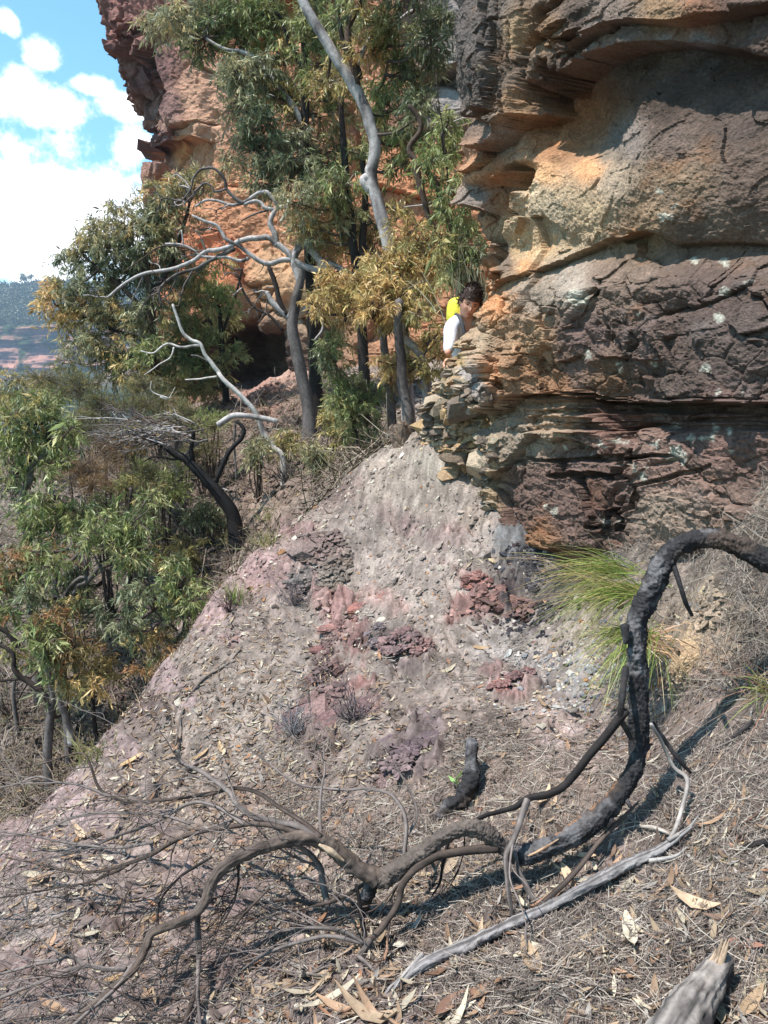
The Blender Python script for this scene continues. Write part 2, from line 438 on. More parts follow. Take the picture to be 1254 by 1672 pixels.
# ragged patches of colour: shale beds, darker gravel, painted limb shadow (u, v, half-length, half-width, tilt deg, colour, strength)
PT = [(335, 985, 70, 34, 135, (192, 140, 134), .8), (425, 925, 60, 30, 150, (186, 136, 128), .8), (255, 1085, 80, 26, 130, (190, 146, 144), .8), (180, 1205, 70, 22, 135, (186, 146, 142), .7), (110, 1300, 80, 30, 150, (176, 138, 134), .6), (250, 1330, 50, 30, 120, (150, 118, 118), .7),
      (500, 885, 55, 30, 150, (158, 108, 106), .9), (560, 1015, 95, 26, 128, (168, 104, 96), .9), (630, 985, 50, 20, 160, (188, 136, 120), .8), (540, 1080, 40, 20, 110, (130, 82, 78), .8), (590, 1130, 55, 30, 140, (164, 92, 82), .9), (650, 1065, 60, 36, 150, (112, 84, 84), .8), (520, 1170, 80, 46, 110, (120, 84, 82), .8),
      (560, 1110, 40, 24, 120, (172, 116, 104), .7), (665, 1225, 52, 60, 90, (104, 84, 88), .9), (690, 1170, 40, 16, 150, (130, 104, 106), .8), (800, 985, 60, 30, 10, (160, 86, 74), .9), (760, 940, 40, 16, 150, (164, 104, 92), .7), (835, 1115, 60, 26, 160, (160, 96, 90), .8), (720, 870, 60, 24, 165, (170, 122, 114), .6), (650, 850, 40, 16, 160, (178, 136, 126), .5),
      (930, 1195, 60, 34, 0, (194, 158, 150), .6), (868, 905, 44, 34, 60, (84, 82, 86), 1.2), (880, 965, 56, 90, 90, (50, 48, 52), 1.25), (866, 1030, 30, 22, 0, (84, 64, 64), .9), (935, 1120, 60, 40, 20, (150, 150, 150), .8), (835, 870, 36, 24, 40, (130, 130, 130), .7), (1030, 1080, 50, 34, 0, (110, 104, 98), .6),
      (300, 1435, 70, 34, 150, (160, 122, 112), .7), (130, 1490, 24, 34, 90, (88, 58, 52), .9), (330, 1560, 60, 30, 150, (150, 108, 96), .6), (60, 1590, 60, 30, 150, (132, 88, 84), .6), (390, 1470, 30, 40, 90, (166, 124, 122), .6), (200, 1510, 40, 26, 140, (124, 84, 74), .6), (480, 1440, 60, 30, 150, (158, 122, 110), .5),
      (1160, 1040, 40, 36, 90, (212, 184, 146), .7), (1110, 1060, 24, 50, 90, (196, 170, 130), .6), (1210, 1010, 26, 22, 0, (200, 176, 136), .5), (1080, 1120, 40, 20, 0, (104, 92, 82), .7), (1150, 1110, 50, 16, 160, (182, 152, 142), .7), (1130, 825, 60, 26, 150, (192, 156, 118), .7), (780, 850, 30, 20, 0, (186, 152, 120), .6), (700, 760, 40, 20, 150, (214, 196, 166), .6)]  # dark brown patch beside the charred limb is its shadow, painted in
v_lim = lambda a, b: 1.0 if (450 < a < 860 and b < 1300) or a < 420 and b > 1400 else 0.35
nzf = 2.4 * fbm(X * 5, Yg * 5, X * 0, 6, 0.7, 201)
nzc = fbm(X * 9, Yg * 9, X * 0, 4, 0.6, 205)
bare = np.zeros_like(X)
for (pu, pv, ra, rb, an, c_, st_) in PT:
    a_ = R(an); du, dv_ = U - pu, -(Vp - pv)
    p_ = (du * math.cos(a_) + dv_ * math.sin(a_)) / ra; q_ = (-du * math.sin(a_) + dv_ * math.cos(a_)) / rb
    m_ = .8 * sstep(0.4, -0.6, p_ * p_ + q_ * q_ - 1 + 1.0 * nzf) * st_ * (0.72 + 0.28 * sstep(-.2, .2, nzc)) * (np.hypot(X, Yg) < 12)
    bare = np.maximum(bare, np.clip(m_, 0, 1) * (min(ra, rb) > 15) * (v_lim(pu, pv)))
    cc = lin(c_); l_ = cc @ np.array([.3, .55, .15]); cc = (l_ + (cc - l_) * 0.62) * 0.82
    col = mixc(col, np.broadcast_to(cc, col.shape), np.clip(m_, 0, 1))
# bare beds stand rough and broken out of the loose cover
ft1, fe1 = facets(X * 7, Yg * 7, X * 0 + 3, 207, 1.2); ft2, fe2 = facets(X * 19, Yg * 19, X * 0 + 3, 208, 1.2)
Zg = Zg + bare * (.015 + .085 * ft1 - .02 * sstep(.06, 0, fe1) + .032 * ft2)
col = col * (1 + bare * (.5 * ft2 + .25 * ft1))[..., None]
behind = sstep(1.2, 0.9, Yg) + sstep(1500, 2200, np.abs(U - 627))
col = mixc(col, np.broadcast_to(0.8 * lin((138, 118, 102)), col.shape), np.clip(behind, 0, 1))
far = sstep(22, 40, np.hypot(X, Yg))
col = mixc(col, np.broadcast_to(lin((62, 68, 44)), col.shape), far)
# stain by chip cells and earthy speckle
f1, f2, cid = worley(X * 26, Yg * 26, X * 0, 21)
f1b, f2b, cidb = worley(X * 9, Yg * 9, X * 0, 23)
sp_ = (0.66 + 0.62 * cid) * (0.82 + 0.36 * cidb)
col = col * np.where(np.hypot(X, Yg) < 14, sp_, 1.0)[..., None]
spur = sstep(-0.15, 0.25, fbm(X * 1.6, Yg * 2.2, X * 0, 4, 0.6, 77))[..., None]
col = col * (0.93 + 0.12 * spur)
nr, nc = X.shape
i = np.arange(nr - 1)[:, None] * nc + np.arange(nc - 1)[None, :]
quads = np.stack([i, i + 1, i + nc + 1, i + nc], -1).reshape(-1, 4)
col_ground = col
ground = new_mesh('ground', np.stack([X, Yg, Zg], -1).reshape(-1, 3), [quads], col.reshape(-1, 3), M_ground)
tag(ground, 'pinkish brown scree and earth slope falling away to the left below the cliff', 'ground', kind='structure')
print('ground', X.shape)
# ------------------------------------------------------------------ near cliff
def pl_y(pts, u):
    pts = np.asarray(pts, float); return np.interp(u, pts[:, 0], pts[:, 1])
def pl_x(pts, v):
    pts = np.asarray(pts, float); return np.interp(v, pts[:, 1], pts[:, 0])
def win(x, a, b, s):
    return sstep(a - s, a + s, x) * sstep(b + s, b - s, x)
def ell(u, v, cu, cv, ru, rv, p=1.0):
    return np.exp(-(((u - cu) / ru) ** 2 + ((v - cv) / rv) ** 2) ** p)
def segdist(u, v, pts):
    d = np.full(u.shape, 1e9)
    for (a, b), (c, e) in zip(pts[:-1], pts[1:]):
        L2 = (c - a) ** 2 + (e - b) ** 2 + 1e-9
        t = np.clip(((u - a) * (c - a) + (v - b) * (e - b)) / L2, 0, 1)
        d = np.minimum(d, np.hypot(u - a - t * (c - a), v - b - t * (e - b)))
    return d
def ledge(u, v, pts, h, up, sharp=2.5, s=14, under=0.0, dn=25):
    """rock above the line stands proud by h (fading upward over `up` px), rock just below is undercut"""
    pts = np.asarray(pts, float)
    dv = v - np.interp(u, pts[:, 0], pts[:, 1])
    hh = np.interp(u, pts[:, 0], h) if np.ndim(h) else h
    w_ = win(u, pts[0, 0], pts[-1, 0], s)
    top = sstep(sharp, -sharp, dv) * np.exp(np.minimum(dv, 0) / up)
    bot = sstep(-sharp, sharp, dv) * np.exp(-np.maximum(dv, 0) / dn)
    return w_ * (hh * top - under * bot)

def grid_normal(x, y, z, nx, ny, k=2):
    p = np.stack([x, y, z], -1)
    n = np.cross(np.gradient(p, axis=1), np.gradient(p, axis=0))
    n /= np.linalg.norm(n, axis=-1, keepdims=True) + 1e-12
    sg = np.sign(np.median((n[..., 0] * nx + n[..., 1] * ny)))
    n = n * sg
    for _ in range(k):
        q = n.copy(); q[1:] += n[:-1]; q[:-1] += n[1:]; q[:, 1:] += n[:, :-1]; q[:, :-1] += n[:, 1:]
        n = q / (np.linalg.norm(q, axis=-1, keepdims=True) + 1e-12)
    return n
def cliff_grid(plan, s_fine, zs, sil, shift_reach, corner_s):
    pl = catmull(np.array([(a, b, 0) for a, b in plan]), 4000)[:, :2]
    L = np.concatenate([[0], np.cumsum(np.linalg.norm(np.diff(pl, axis=0), axis=1))])
    def at(s): return np.stack([np.interp(s, L, pl[:, 0]), np.interp(s, L, pl[:, 1])], -1)
    return L, at

plan = [(7.0, 0.5), (4.5, 2.0), (2.75, 2.95), (1.98, 3.75), (1.52, 4.6), (1.18, 5.35), (0.95, 5.9), (0.9, 6.35), (1.25, 6.9), (2.4, 7.6), (5.5, 8.4)]
L, at = cliff_grid(plan, None, None, None, None, None)
# arc position where the wall enters / turns
sf = L[np.argmin(np.abs(at(L)[:, 0] - 2.4) + np.abs(at(L)[:, 1] - 3.25))]
pc = at(L); corner = L[np.argmin(np.where(pc[:, 1] > 3, pc[:, 0] / np.maximum(pc[:, 1], 0.1), 9))]
ss = np.concatenate([np.linspace(0, sf, 60)[:-1], np.arange(sf, corner + 0.55, 0.0062), np.linspace(corner + 0.56, L[-1], 120)])
zz = np.concatenate([np.linspace(-3.2, -1.5, 12)[:-1], np.arange(-1.5, 3.1, 0.0066), np.linspace(3.11, 7.5, 90)])
S, Z = np.meshgrid(ss, zz)
B = at(S); bx, by = B[..., 0], B[..., 1]
e = 0.05
T = at(np.clip(S + e, 0, L[-1])) - at(np.clip(S - e, 0, L[-1])); T /= np.linalg.norm(T, axis=-1)[..., None] + 1e-9
nx, ny = T[..., 1] * -1.0, T[..., 0]
flip = np.sign(-(nx * 1.0 + ny * 0.6)); flip = 1.0
# outward = to the left / toward camera
out_sign = np.where((nx[:, :1] * 0 + 1) > 0, 1, 1)
mid = np.argmin(np.abs(ss - (corner - 1.0)))
if nx[0, mid] > 0: nx, ny = -nx, -ny
SIL = [(745, -400), (745, 0), (742, 60), (746, 130), (752, 180), (764, 200), (757, 225), (752, 260), (748, 300), (741, 320), (748, 337), (775, 352), (792, 370), (796, 410), (797, 480), (791, 505), (776, 525), (757, 548), (745, 565), (741, 577), (736, 592), (730, 604), (716, 625), (708, 645), (700, 665), (694, 690), (690, 708), (698, 740), (735, 785), (775, 825), (812, 862), (850, 905), (880, 940), (900, 1000)]
def fix_sil(x, y, z, reach=1.1, smooth=12.0, lo=1.6, hi=0.9):
    """slide the corner sideways so that its outline runs as in the rock itself"""
    for it in range(3):
        u, v = proj(x, y, z)
        band = (ss > corner - lo) & (ss < corner + hi)
        ub = np.where(band[None, :], u, 9e9)
        j = np.argmin(ub, axis=1); rows = np.arange(len(zz))
        um, vm_, ym = u[rows, j], v[rows, j], y[rows, j]
        want = pl_x(SIL, vm_)
        dx = (want - um) / F_PX * ym
        dx = np.clip(dx, -2.4, 2.0)
        ker = np.exp(-0.5 * (np.arange(-50, 51) / smooth) ** 2); ker /= ker.sum()
        dx = np.convolve(np.pad(dx, 50, mode='edge'), ker, mode='valid')
        wgt = sstep(corner - reach - 0.15, corner - 0.1, S)
        x = x + dx[:, None] * wgt
    return x, y, z
x, y, z = fix_sil(bx.copy(), by.copy(), Z)
def relief(x, y, z):
    u, v = proj(x, y, z)
    uw = u + 9 * fbm(x * 4, y * 4, z * 4, 3, 0.5, 41); vw = v + 7 * fbm(x * 4, y * 4, z * 4, 3, 0.5, 43)
    d = np.zeros_like(x)
    # --- big forms
    d += 0.25 * ell(uw, vw, 1100, 285, 240, 130, 1.3) + 0.24 * sstep(395, 480, vw) * sstep(800, 850, uw)
    d -= 0.34 * ell(uw, vw, 965, 205, 75, 62, 1.2)
    L1 = [(898, 182), (914, 164), (953, 135), (1002, 98), (1068, 78), (1150, 74), (1195, 84), (1300, 108)]
    d += ledge(uw, vw, L1, [.24, .28, .27, .23, .2, .18, .17, .17], 300, 5, 10, 0.05, 60)
    L1b = [(945, 84), (1030, 44), (1095, 40), (1150, 42), (1210, 36), (1300, 26)]
    d += ledge(uw, vw, L1b, 0.10, 60, 3, 15, 0.05, 16)
    d += 0.12 * ell(uw, vw, 1150, 10, 90, 40)
    d -= 0.42 * sstep(24, 6, segdist(uw, vw, [(985, -40), (968, 4), (930, 44), (908, 95), (905, 165)]))
    # left pillars
    d += 0.16 * ell(uw, vw, 850, 60, 26, 130, 1.5) + 0.14 * ell(uw, vw, 845, 160, 28, 60, 1.4) + 0.06 * ell(uw, vw, 890, 30, 30, 60)
    d += 0.07 * ell(uw, vw, 775, 90, 24, 110, 2)
    d -= 0.22 * sstep(9, 2, segdist(uw, vw, [(806, -20), (804, 60), (812, 120), (800, 190)]))
    d -= 0.16 * sstep(8, 2, segdist(uw, vw, [(836, 40), (846, 120), (838, 190), (815, 200)]))
    d += ledge(uw, vw, [(752, 192), (775, 188), (800, 182)], 0.08, 60, 3, 8, 0.06, 14)
    d += ledge(uw, vw, [(778, 246), (800, 247), (830, 232), (866, 206), (905, 186)], [.2, .24, .22, .16, .05], 26, 3, 8, 0.14, 42)
    d -= 0.38 * ell(uw, vw, 852, 290, 36, 20, 1.4)
    d += ledge(uw, vw, [(735, 336), (765, 338), (790, 345), (800, 352)], 0.12, 26, 3, 8, 0.1, 18)
    d += ledge(uw, vw, [(745, 285), (775, 272), (790, 262)], 0.06, 20, 3, 6, 0.05, 10)
    # bright prow of the bulge against the recessed pillar on its left
    bl = [(874, 285), (866, 300), (856, 350), (848, 400), (838, 440), (828, 470)]
    du = uw - pl_x(bl, vw)
    d -= win(vw, 292, 452, 14) * 0.28 * sstep(5, -5, du) * np.exp(np.minimum(du + 30, 0) / 60)
    d += 0.05 * win(vw, 300, 440, 30) * ell(uw, vw, 815, 380, 14, 70)
    d -= 0.08 * sstep(6, 1, segdist(uw, vw, [(803, 370), (806, 430), (800, 470)]))
    L2 = [(812, 494), (835, 472), (859, 454), (953, 423), (1002, 400), (1043, 389), (1080, 379), (1109, 387), (1127, 400), (1300, 404)]
    d += ledge(uw, vw, L2, [.07, .08, .09, .09, .09, .09, .08, .06, .04, .03], 90, 2.2, 10, 0.03, 14)
    # lower face
    d += 0.10 * ell(uw, vw, 900, 520, 60, 70) + 0.06 * ell(uw, vw, 1150, 560, 140, 60)
    d -= 0.05 * sstep(16, 2, segdist(uw, vw, [(1002, 470), (985, 500), (968, 530)])) 
    d += ledge(uw, vw, [(1000, 578), (1030, 584), (1075, 590), (1100, 588)], 0.05, 24, 2, 10, 0.02, 8)
    d -= 0.05 * sstep(5, 1, segdist(uw, vw, [(1060, 545), (1053, 580), (1040, 586)]))
    L3 = [(822, 676), (850, 664), (886, 648), (936, 641), (973, 647), (1010, 655), (1138, 657), (1300, 660)]
    d += ledge(uw, vw, L3, [.10, .11, .10, .09, .08, .07, .06, .06], 110, 2.5, 8, 0.09, 22)
    d += 0.10 * ell(uw, vw, 850, 615, 30, 50, 1.6)
    d -= 0.10 * ell(uw, vw, 805, 640, 18, 22) 
    d += ledge(uw, vw, [(774, 634), (800, 628), (826, 622)], 0.16, 40, 2.5, 6, 0.06, 26)
    # slab the climber leans over
    d += ledge(uw, vw, [(735, 566), (765, 566), (812, 572)], [.09, .10, .05], 60, 4, 6, 0.10, 24)
    d -= 0.05 * sstep(5, 1, segdist(uw, vw, [(762, 560), (778, 535), (800, 520), (828, 506)]))
    d += 0.12 * ell(uw, vw, 765, 640, 22, 45, 1.4)
    # thin beds
    bed = win(vw, 650, 712, 4) * sstep(850, 900, uw)
    th = (vw + 3 * fbm(x * 2, y * 2, z * 12, 2, 0.5, 51)) / 13.0
    d += bed * (0.055 * vnoise(u * 0.006, np.floor(th) * 7.3, th * 0, 53) + 0.02 * np.sin(th * 6.283))
    d += ledge(uw, vw, [(905, 700), (960, 708), (1010, 702), (1060, 690), (1300, 676)], 0.04, 12, 2, 8, 0.03, 10)
    d += 0.08 * win(vw, 706, 900, 8) * sstep(840, 870, uw)
    # blocks with dark joints low on the face
    for pts, dep, wd in [([(930, 752), (932, 776), (985, 774), (1030, 778), (1048, 740)], .05, 4.5), ([(960, 782), (972, 820), (988, 858), (1020, 860), (1024, 832), (1040, 826), (1050, 792)], .06, 4.5),
                         ([(880, 745), (930, 752), (1040, 748), (1110, 742)], .03, 3), ([(1048, 790), (1110, 780), (1180, 760)], .025, 3), ([(905, 560), (915, 640)], .02, 3), ([(1185, 470), (1225, 430), (1235, 395)], .03, 3), ([(990, 745), (1040, 742), (1050, 760)], .03, 3)]:
        d -= 2.0 * dep * sstep(wd * 1.3, wd * 0.5, segdist(uw, vw, pts))
    d += 0.04 * win(uw, 935, 1040, 5) * win(vw, 755, 775, 4) + 0.035 * win(uw, 968, 1026, 8) * win(vw, 784, 850, 5)
    # foot of the rock
    d -= 0.16 * sstep(880, 940, vw) * win(uw, 850, 1010, 20)
    return d, uw, vw
def detail(x, y, z, uw, vw):
    u, v = proj(x, y, z)
    d = np.zeros_like(x)
    # crumbly shale on the outer corner
    sh = sstep(560, 610, vw) * sstep(838, 800, uw + (vw - 640) * 0.05)
    q1, q2, qc = worley(x * 7, y * 7, z * 12, 61)
    d += sh * (0.085 * (qc - 0.55) * sstep(0.0, 0.12, q2 - q1) + 0.03 * vnoise(x * 3, y * 3, np.floor(z * 16), 63))
    q1, q2, qc = worley(x * 18, y * 18, z * 30, 64)
    d += sh * 0.035 * (qc - 0.5)
    # --- fracture and grain: slanted broken faces at several sizes, joints between them
    low = sstep(380, 520, vw); solid = 1 - .6 * sstep(700, 726, vw) * sstep(840, 880, uw)
    wx, wy, wz = [0.16 * fbm(x * 3 + k * 9, y * 3, z * 3, 3, .55, 65 + k) for k in range(3)]
    ft, fe = facets((x + wx) * 1.5, (y + wy) * 1.5, (z + wz) * 2.1, 66, .9)
    d += (1 - sh) * (0.055 + 0.05 * low) * (.4 + .6 * solid) * ft - (1 - sh) * .022 * low * sstep(.05, 0, fe)
    ft, fe = facets((x + wx * .5) * 4.2, (y + wy * .5) * 4.2, (z + wz * .4) * 8.0, 76, 1.0)
    d += (1 - sh) * (0.014 + 0.026 * low) * solid * ft - (1 - sh) * .008 * low * sstep(.05, 0, fe)
    ft, fe = facets(x * 13 + wx * 3, y * 13, z * 22, 86, 1.0)
    d += (1 - sh) * (0.004 + 0.009 * low) * ft
    d += 0.035 * fbm(x * 1.7, y * 1.7, z * 2.4, 3, 0.5, 68) + 0.014 * fbm(x * 6, y * 6, z * 9, 5, 0.6, 69)
    d += 0.008 * fbm(x * 24, y * 24, z * 30, 4, 0.7, 70)
    d += 0.005 * fbm(x * 60, y * 60, z * 75, 2, 0.7, 75)
    # pits in the bulge
    p1, p2, pc_ = worley(x * 9, y * 9, z * 9, 71)
    d -= 0.035 * sstep(0.30, 0.1, p1) * (pc_ > 0.86) * win(vw, 280, 560, 30)
    return d, sh
d, uw, vw = relief(x, y, z)
d, uw, vw = relief(x + nx * d * 0.6, y + ny * d * 0.6, z)
x1, y1 = x + nx * d, y + ny * d
x1, y1, z1 = fix_sil(x1, y1, z.copy(), 0.7)
d, uw, vw = relief(x1 - nx * d * 0.3, y1 - ny * d * 0.3, z)
x1, y1 = x + nx * d, y + ny * d
x1, y1, z1 = fix_sil(x1, y1, z.copy(), 0.7)
d2, sh = detail(x1, y1, z1, uw, vw)
hid = sstep(corner + 0.6, corner + 1.4, S)
back = sstep(3.1, 4.5, z)
gn = grid_normal(x1, y1, z1, nx, ny, 4)
x1, y1, z1 = x1 + gn[..., 0] * d2, y1 + gn[..., 1] * d2, z1 + gn[..., 2] * d2
x1, y1, z1 = fix_sil(x1, y1, z.copy(), 0.7)
u, v = proj(x1, y1, z1)
uw = u + 16 * fbm(x1 * 3, y1 * 3, z1 * 3, 4, 0.6, 81); vw = v + 14 * fbm(x1 * 3, y1 * 3, z1 * 3, 4, 0.6, 83)
RA = [(770, 60, (100, 94, 92)), (770, 130, (98, 90, 86)), (785, 110, (150, 132, 104), 12), (820, 110, (132, 114, 96), 30), (848, 60, (172, 140, 98), 30), (835, 175, (168, 128, 86), 30), (880, 60, (146, 110, 76), 24), (940, 30, (66, 56, 52), 16), (906, 120, (62, 52, 48), 16), (920, 150, (96, 82, 78), 40), (1000, 60, (118, 104, 96), 50), (1080, 28, (152, 120, 84), 40), (1150, 30, (146, 100, 72), 40), (1225, 30, (104, 84, 76)),  # darkest anchors follow the deep crack: dark rock plus painted shade
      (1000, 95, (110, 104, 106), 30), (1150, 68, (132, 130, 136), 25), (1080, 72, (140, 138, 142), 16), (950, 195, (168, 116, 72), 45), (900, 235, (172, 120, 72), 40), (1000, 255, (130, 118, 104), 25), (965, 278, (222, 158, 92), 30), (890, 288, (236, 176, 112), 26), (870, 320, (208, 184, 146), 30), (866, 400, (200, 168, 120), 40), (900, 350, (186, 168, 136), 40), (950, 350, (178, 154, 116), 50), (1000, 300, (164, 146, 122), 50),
      (1020, 230, (134, 124, 118), 40), (1100, 170, (70, 60, 56), 50), (1180, 120, (62, 54, 52), 40), (1040, 130, (74, 62, 54), 40), (1100, 230, (110, 94, 86), 50), (1100, 300, (142, 118, 92), 60), (1200, 200, (92, 80, 76), 50), (1225, 300, (108, 90, 80), 60), (1050, 365, (148, 120, 88), 50), (1150, 370, (116, 98, 84), 60), (825, 228, (150, 150, 152), 22), (800, 282, (174, 118, 72), 30), (760, 280, (196, 144, 98), 24), (770, 318, (136, 128, 122), 24), (815, 320, (160, 112, 72), 24),  # near-black anchors below the top overhang paint its shade into the rock
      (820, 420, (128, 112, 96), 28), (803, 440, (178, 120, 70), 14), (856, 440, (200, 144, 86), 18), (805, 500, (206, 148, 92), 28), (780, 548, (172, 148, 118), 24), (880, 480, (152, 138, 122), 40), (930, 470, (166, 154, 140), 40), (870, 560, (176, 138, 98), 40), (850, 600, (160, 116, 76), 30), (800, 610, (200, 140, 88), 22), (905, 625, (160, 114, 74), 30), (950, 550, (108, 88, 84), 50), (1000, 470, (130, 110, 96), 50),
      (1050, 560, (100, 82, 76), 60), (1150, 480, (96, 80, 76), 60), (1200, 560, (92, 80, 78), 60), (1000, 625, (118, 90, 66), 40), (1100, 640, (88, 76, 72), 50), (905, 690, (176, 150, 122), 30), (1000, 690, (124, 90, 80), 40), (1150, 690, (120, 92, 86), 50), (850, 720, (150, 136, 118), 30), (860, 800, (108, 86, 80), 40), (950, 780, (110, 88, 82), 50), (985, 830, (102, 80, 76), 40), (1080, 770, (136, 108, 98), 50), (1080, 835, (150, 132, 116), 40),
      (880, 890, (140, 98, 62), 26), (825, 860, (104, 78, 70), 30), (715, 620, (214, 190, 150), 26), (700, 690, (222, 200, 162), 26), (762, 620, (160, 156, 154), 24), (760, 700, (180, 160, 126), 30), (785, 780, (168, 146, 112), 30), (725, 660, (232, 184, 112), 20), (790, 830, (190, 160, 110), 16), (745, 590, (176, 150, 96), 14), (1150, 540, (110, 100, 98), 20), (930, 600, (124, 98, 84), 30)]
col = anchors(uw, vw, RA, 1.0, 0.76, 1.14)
# varnish streaks, strata tints, lichen
st = fbm(x1 * 5, y1 * 5, z1 * 1.3, 4, 0.6, 85)
col *= (1 + 0.22 * st)[..., None]
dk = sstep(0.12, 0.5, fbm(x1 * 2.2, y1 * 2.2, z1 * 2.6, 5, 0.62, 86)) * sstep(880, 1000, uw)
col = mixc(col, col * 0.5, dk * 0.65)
rs = sstep(0.25, 0.6, fbm(x1 * 4, y1 * 4, z1 * 7, 4, 0.6, 87))
col = mixc(col, col * np.array([1.25, 0.92, 0.68]), rs * 0.6)
gy = sstep(0.28, 0.5, fbm(x1 * 6, y1 * 6, z1 * 8, 4, 0.65, 88)) * sstep(840, 930, uw)
col = mixc(col, np.broadcast_to(lin((128, 124, 126)), col.shape), gy * 0.25)
spk = sstep(0.35, 0.6, fbm(x1 * 40, y1 * 40, z1 * 40, 2, 0.6, 89))
col = col * (1 + 0.35 * spk)[..., None]
col = mixc(col, np.broadcast_to(lin((140, 112, 88)) * 1.1, col.shape), np.full(x1.shape, .1)) * np.array([1.06, 0.985, 0.92])
lich = np.zeros_like(x1); ring = np.zeros_like(x1)
wv = 7.0 * fbm(x1 * 30, y1 * 30, z1 * 30, 2, 0.6, 91); wu = 7.0 * fbm(x1 * 30, y1 * 30, z1 * 30 + 7, 2, 0.6, 92)
for (lu, lv, r) in [(1173, 520, 8), (1181, 475, 9), (1152, 602, 8), (1105, 740, 13), (1096, 750, 7), (1118, 752, 7), (1148, 716, 8), (1160, 714, 8), (1128, 714, 8), (1069, 726, 7), (1050, 777, 8), (1036, 760, 6), (1038, 770, 5), (980, 724, 5), (988, 728, 5), (1012, 720, 6), (1022, 722, 5), (960, 726, 4), (968, 742, 4), (1014, 853, 5), (988, 852, 5), (905, 836, 8), (925, 734, 5), (1185, 428, 8), (1135, 425, 7), (1218, 462, 6), (1228, 458, 4), (1171, 643, 5), (1078, 312, 6), (1100, 335, 5), (1083, 355, 9), (1095, 357, 6), (960, 580, 8), (1010, 595, 7), (1105, 697, 6), (1170, 700, 7), (1190, 703, 5), (1013, 604, 6), (940, 486, 14), (955, 490, 10), (890, 828, 5), (1088, 640, 4), (1068, 592, 6), (1056, 760, 4), (1040, 515, 4), (1075, 720, 4), (1215, 640, 4), (1195, 735, 6)]:
    dd = np.hypot(u + wu - lu, (v + wv - lv))
    lich = np.maximum(lich, sstep(r, r - 2.5, dd)); ring = np.maximum(ring, sstep(2.2, 0.8, np.abs(dd - r * 0.55)) * (r > 6))
col = mixc(col, np.broadcast_to(lin((212, 206, 188)), col.shape), lich * (.55 + .45 * sstep(-.2, .15, fbm(x1 * 70, y1 * 70, z1 * 70, 2, .6, 93))))
col = mixc(col, col * 0.55, ring * 0.5 * lich)
nr, nc = x1.shape
i = np.arange(nr - 1)[:, None] * nc + np.arange(nc - 1)[None, :]
quads = np.stack([i, i + nc, i + nc + 1, i + 1], -1).reshape(-1, 4)
CLX, CLY, CLZ, CLU, CLV = x1, y1, z1, u, v
def chit(pu, pv, r=5):
    k = np.where((np.abs(CLU - pu) < r) & (np.abs(CLV - pv) < r) & (CLY > 1.5))
    if not len(k[0]): return None
    j = np.argmin(CLY[k]); return np.array([CLX[k][j], CLY[k][j], CLZ[k][j]])
for q_ in [(700, 700), (720, 740), (740, 770), (770, 800), (800, 830), (830, 860), (870, 900), (920, 920), (980, 915), (1040, 880)]:
    h_ = chit(*q_); print('foot', q_, None if h_ is None else np.round(h_, 2), np.round(hit(*q_), 2))
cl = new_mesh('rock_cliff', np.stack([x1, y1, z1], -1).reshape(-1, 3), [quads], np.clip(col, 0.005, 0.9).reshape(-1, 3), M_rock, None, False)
tag(cl, 'near weathered brown and orange sandstone cliff with overhanging ledges and white lichen spots', 'cliff')
print('cliff', x1.shape)

# ------------------------------------------------------------------ orange cliff behind the trees
plan = [(16, 10), (8, 14.5), (4.2, 17), (2.0, 18.6), (-1, 21.2), (-4, 24.4), (-6.3, 27.2), (-7.9, 29.4), (-8.6, 31), (-7.5, 34), (0, 40)]
L, at = cliff_grid(plan, None, None, None, None, None)
pc = at(L); corner = L[np.argmin(np.where(pc[:, 1] > 15, pc[:, 0] / pc[:, 1], 9))]
s0 = L[np.argmin(np.abs(pc[:, 0] - 3.5) + np.abs(pc[:, 1] - 17.4))]
ss = np.concatenate([np.linspace(0, s0, 30)[:-1], np.arange(s0, corner + 1.2, 0.036), np.linspace(corner + 1.25, L[-1], 60)])
zz = np.concatenate([np.linspace(-9, -2, 20)[:-1], np.arange(-2, 14.5, 0.036), np.linspace(14.6, 26, 40)])
S, Z = np.meshgrid(ss, zz)
B = at(S); bx, by = B[..., 0], B[..., 1]
T = at(np.clip(S + .3, 0, L[-1])) - at(np.clip(S - .3, 0, L[-1])); T /= np.linalg.norm(T, axis=-1)[..., None] + 1e-9
nx, ny = -T[..., 1], T[..., 0]
mid = np.argmin(np.abs(ss - (corner - 5)))
if ny[0, mid] > 0: nx, ny = -nx, -ny
SIL = [(150, -300), (166, 0), (174, 30), (179, 95), (196, 105), (205, 130), (222, 140), (236, 150), (245, 178), (251, 186), (243, 192), (244, 230), (247, 290), (250, 420), (262, 520)]
_ss, _zz = ss, zz
x, y, z = fix_sil(bx.copy(), by.copy(), Z, 5.0, 6.0, 6.0, 3.0)
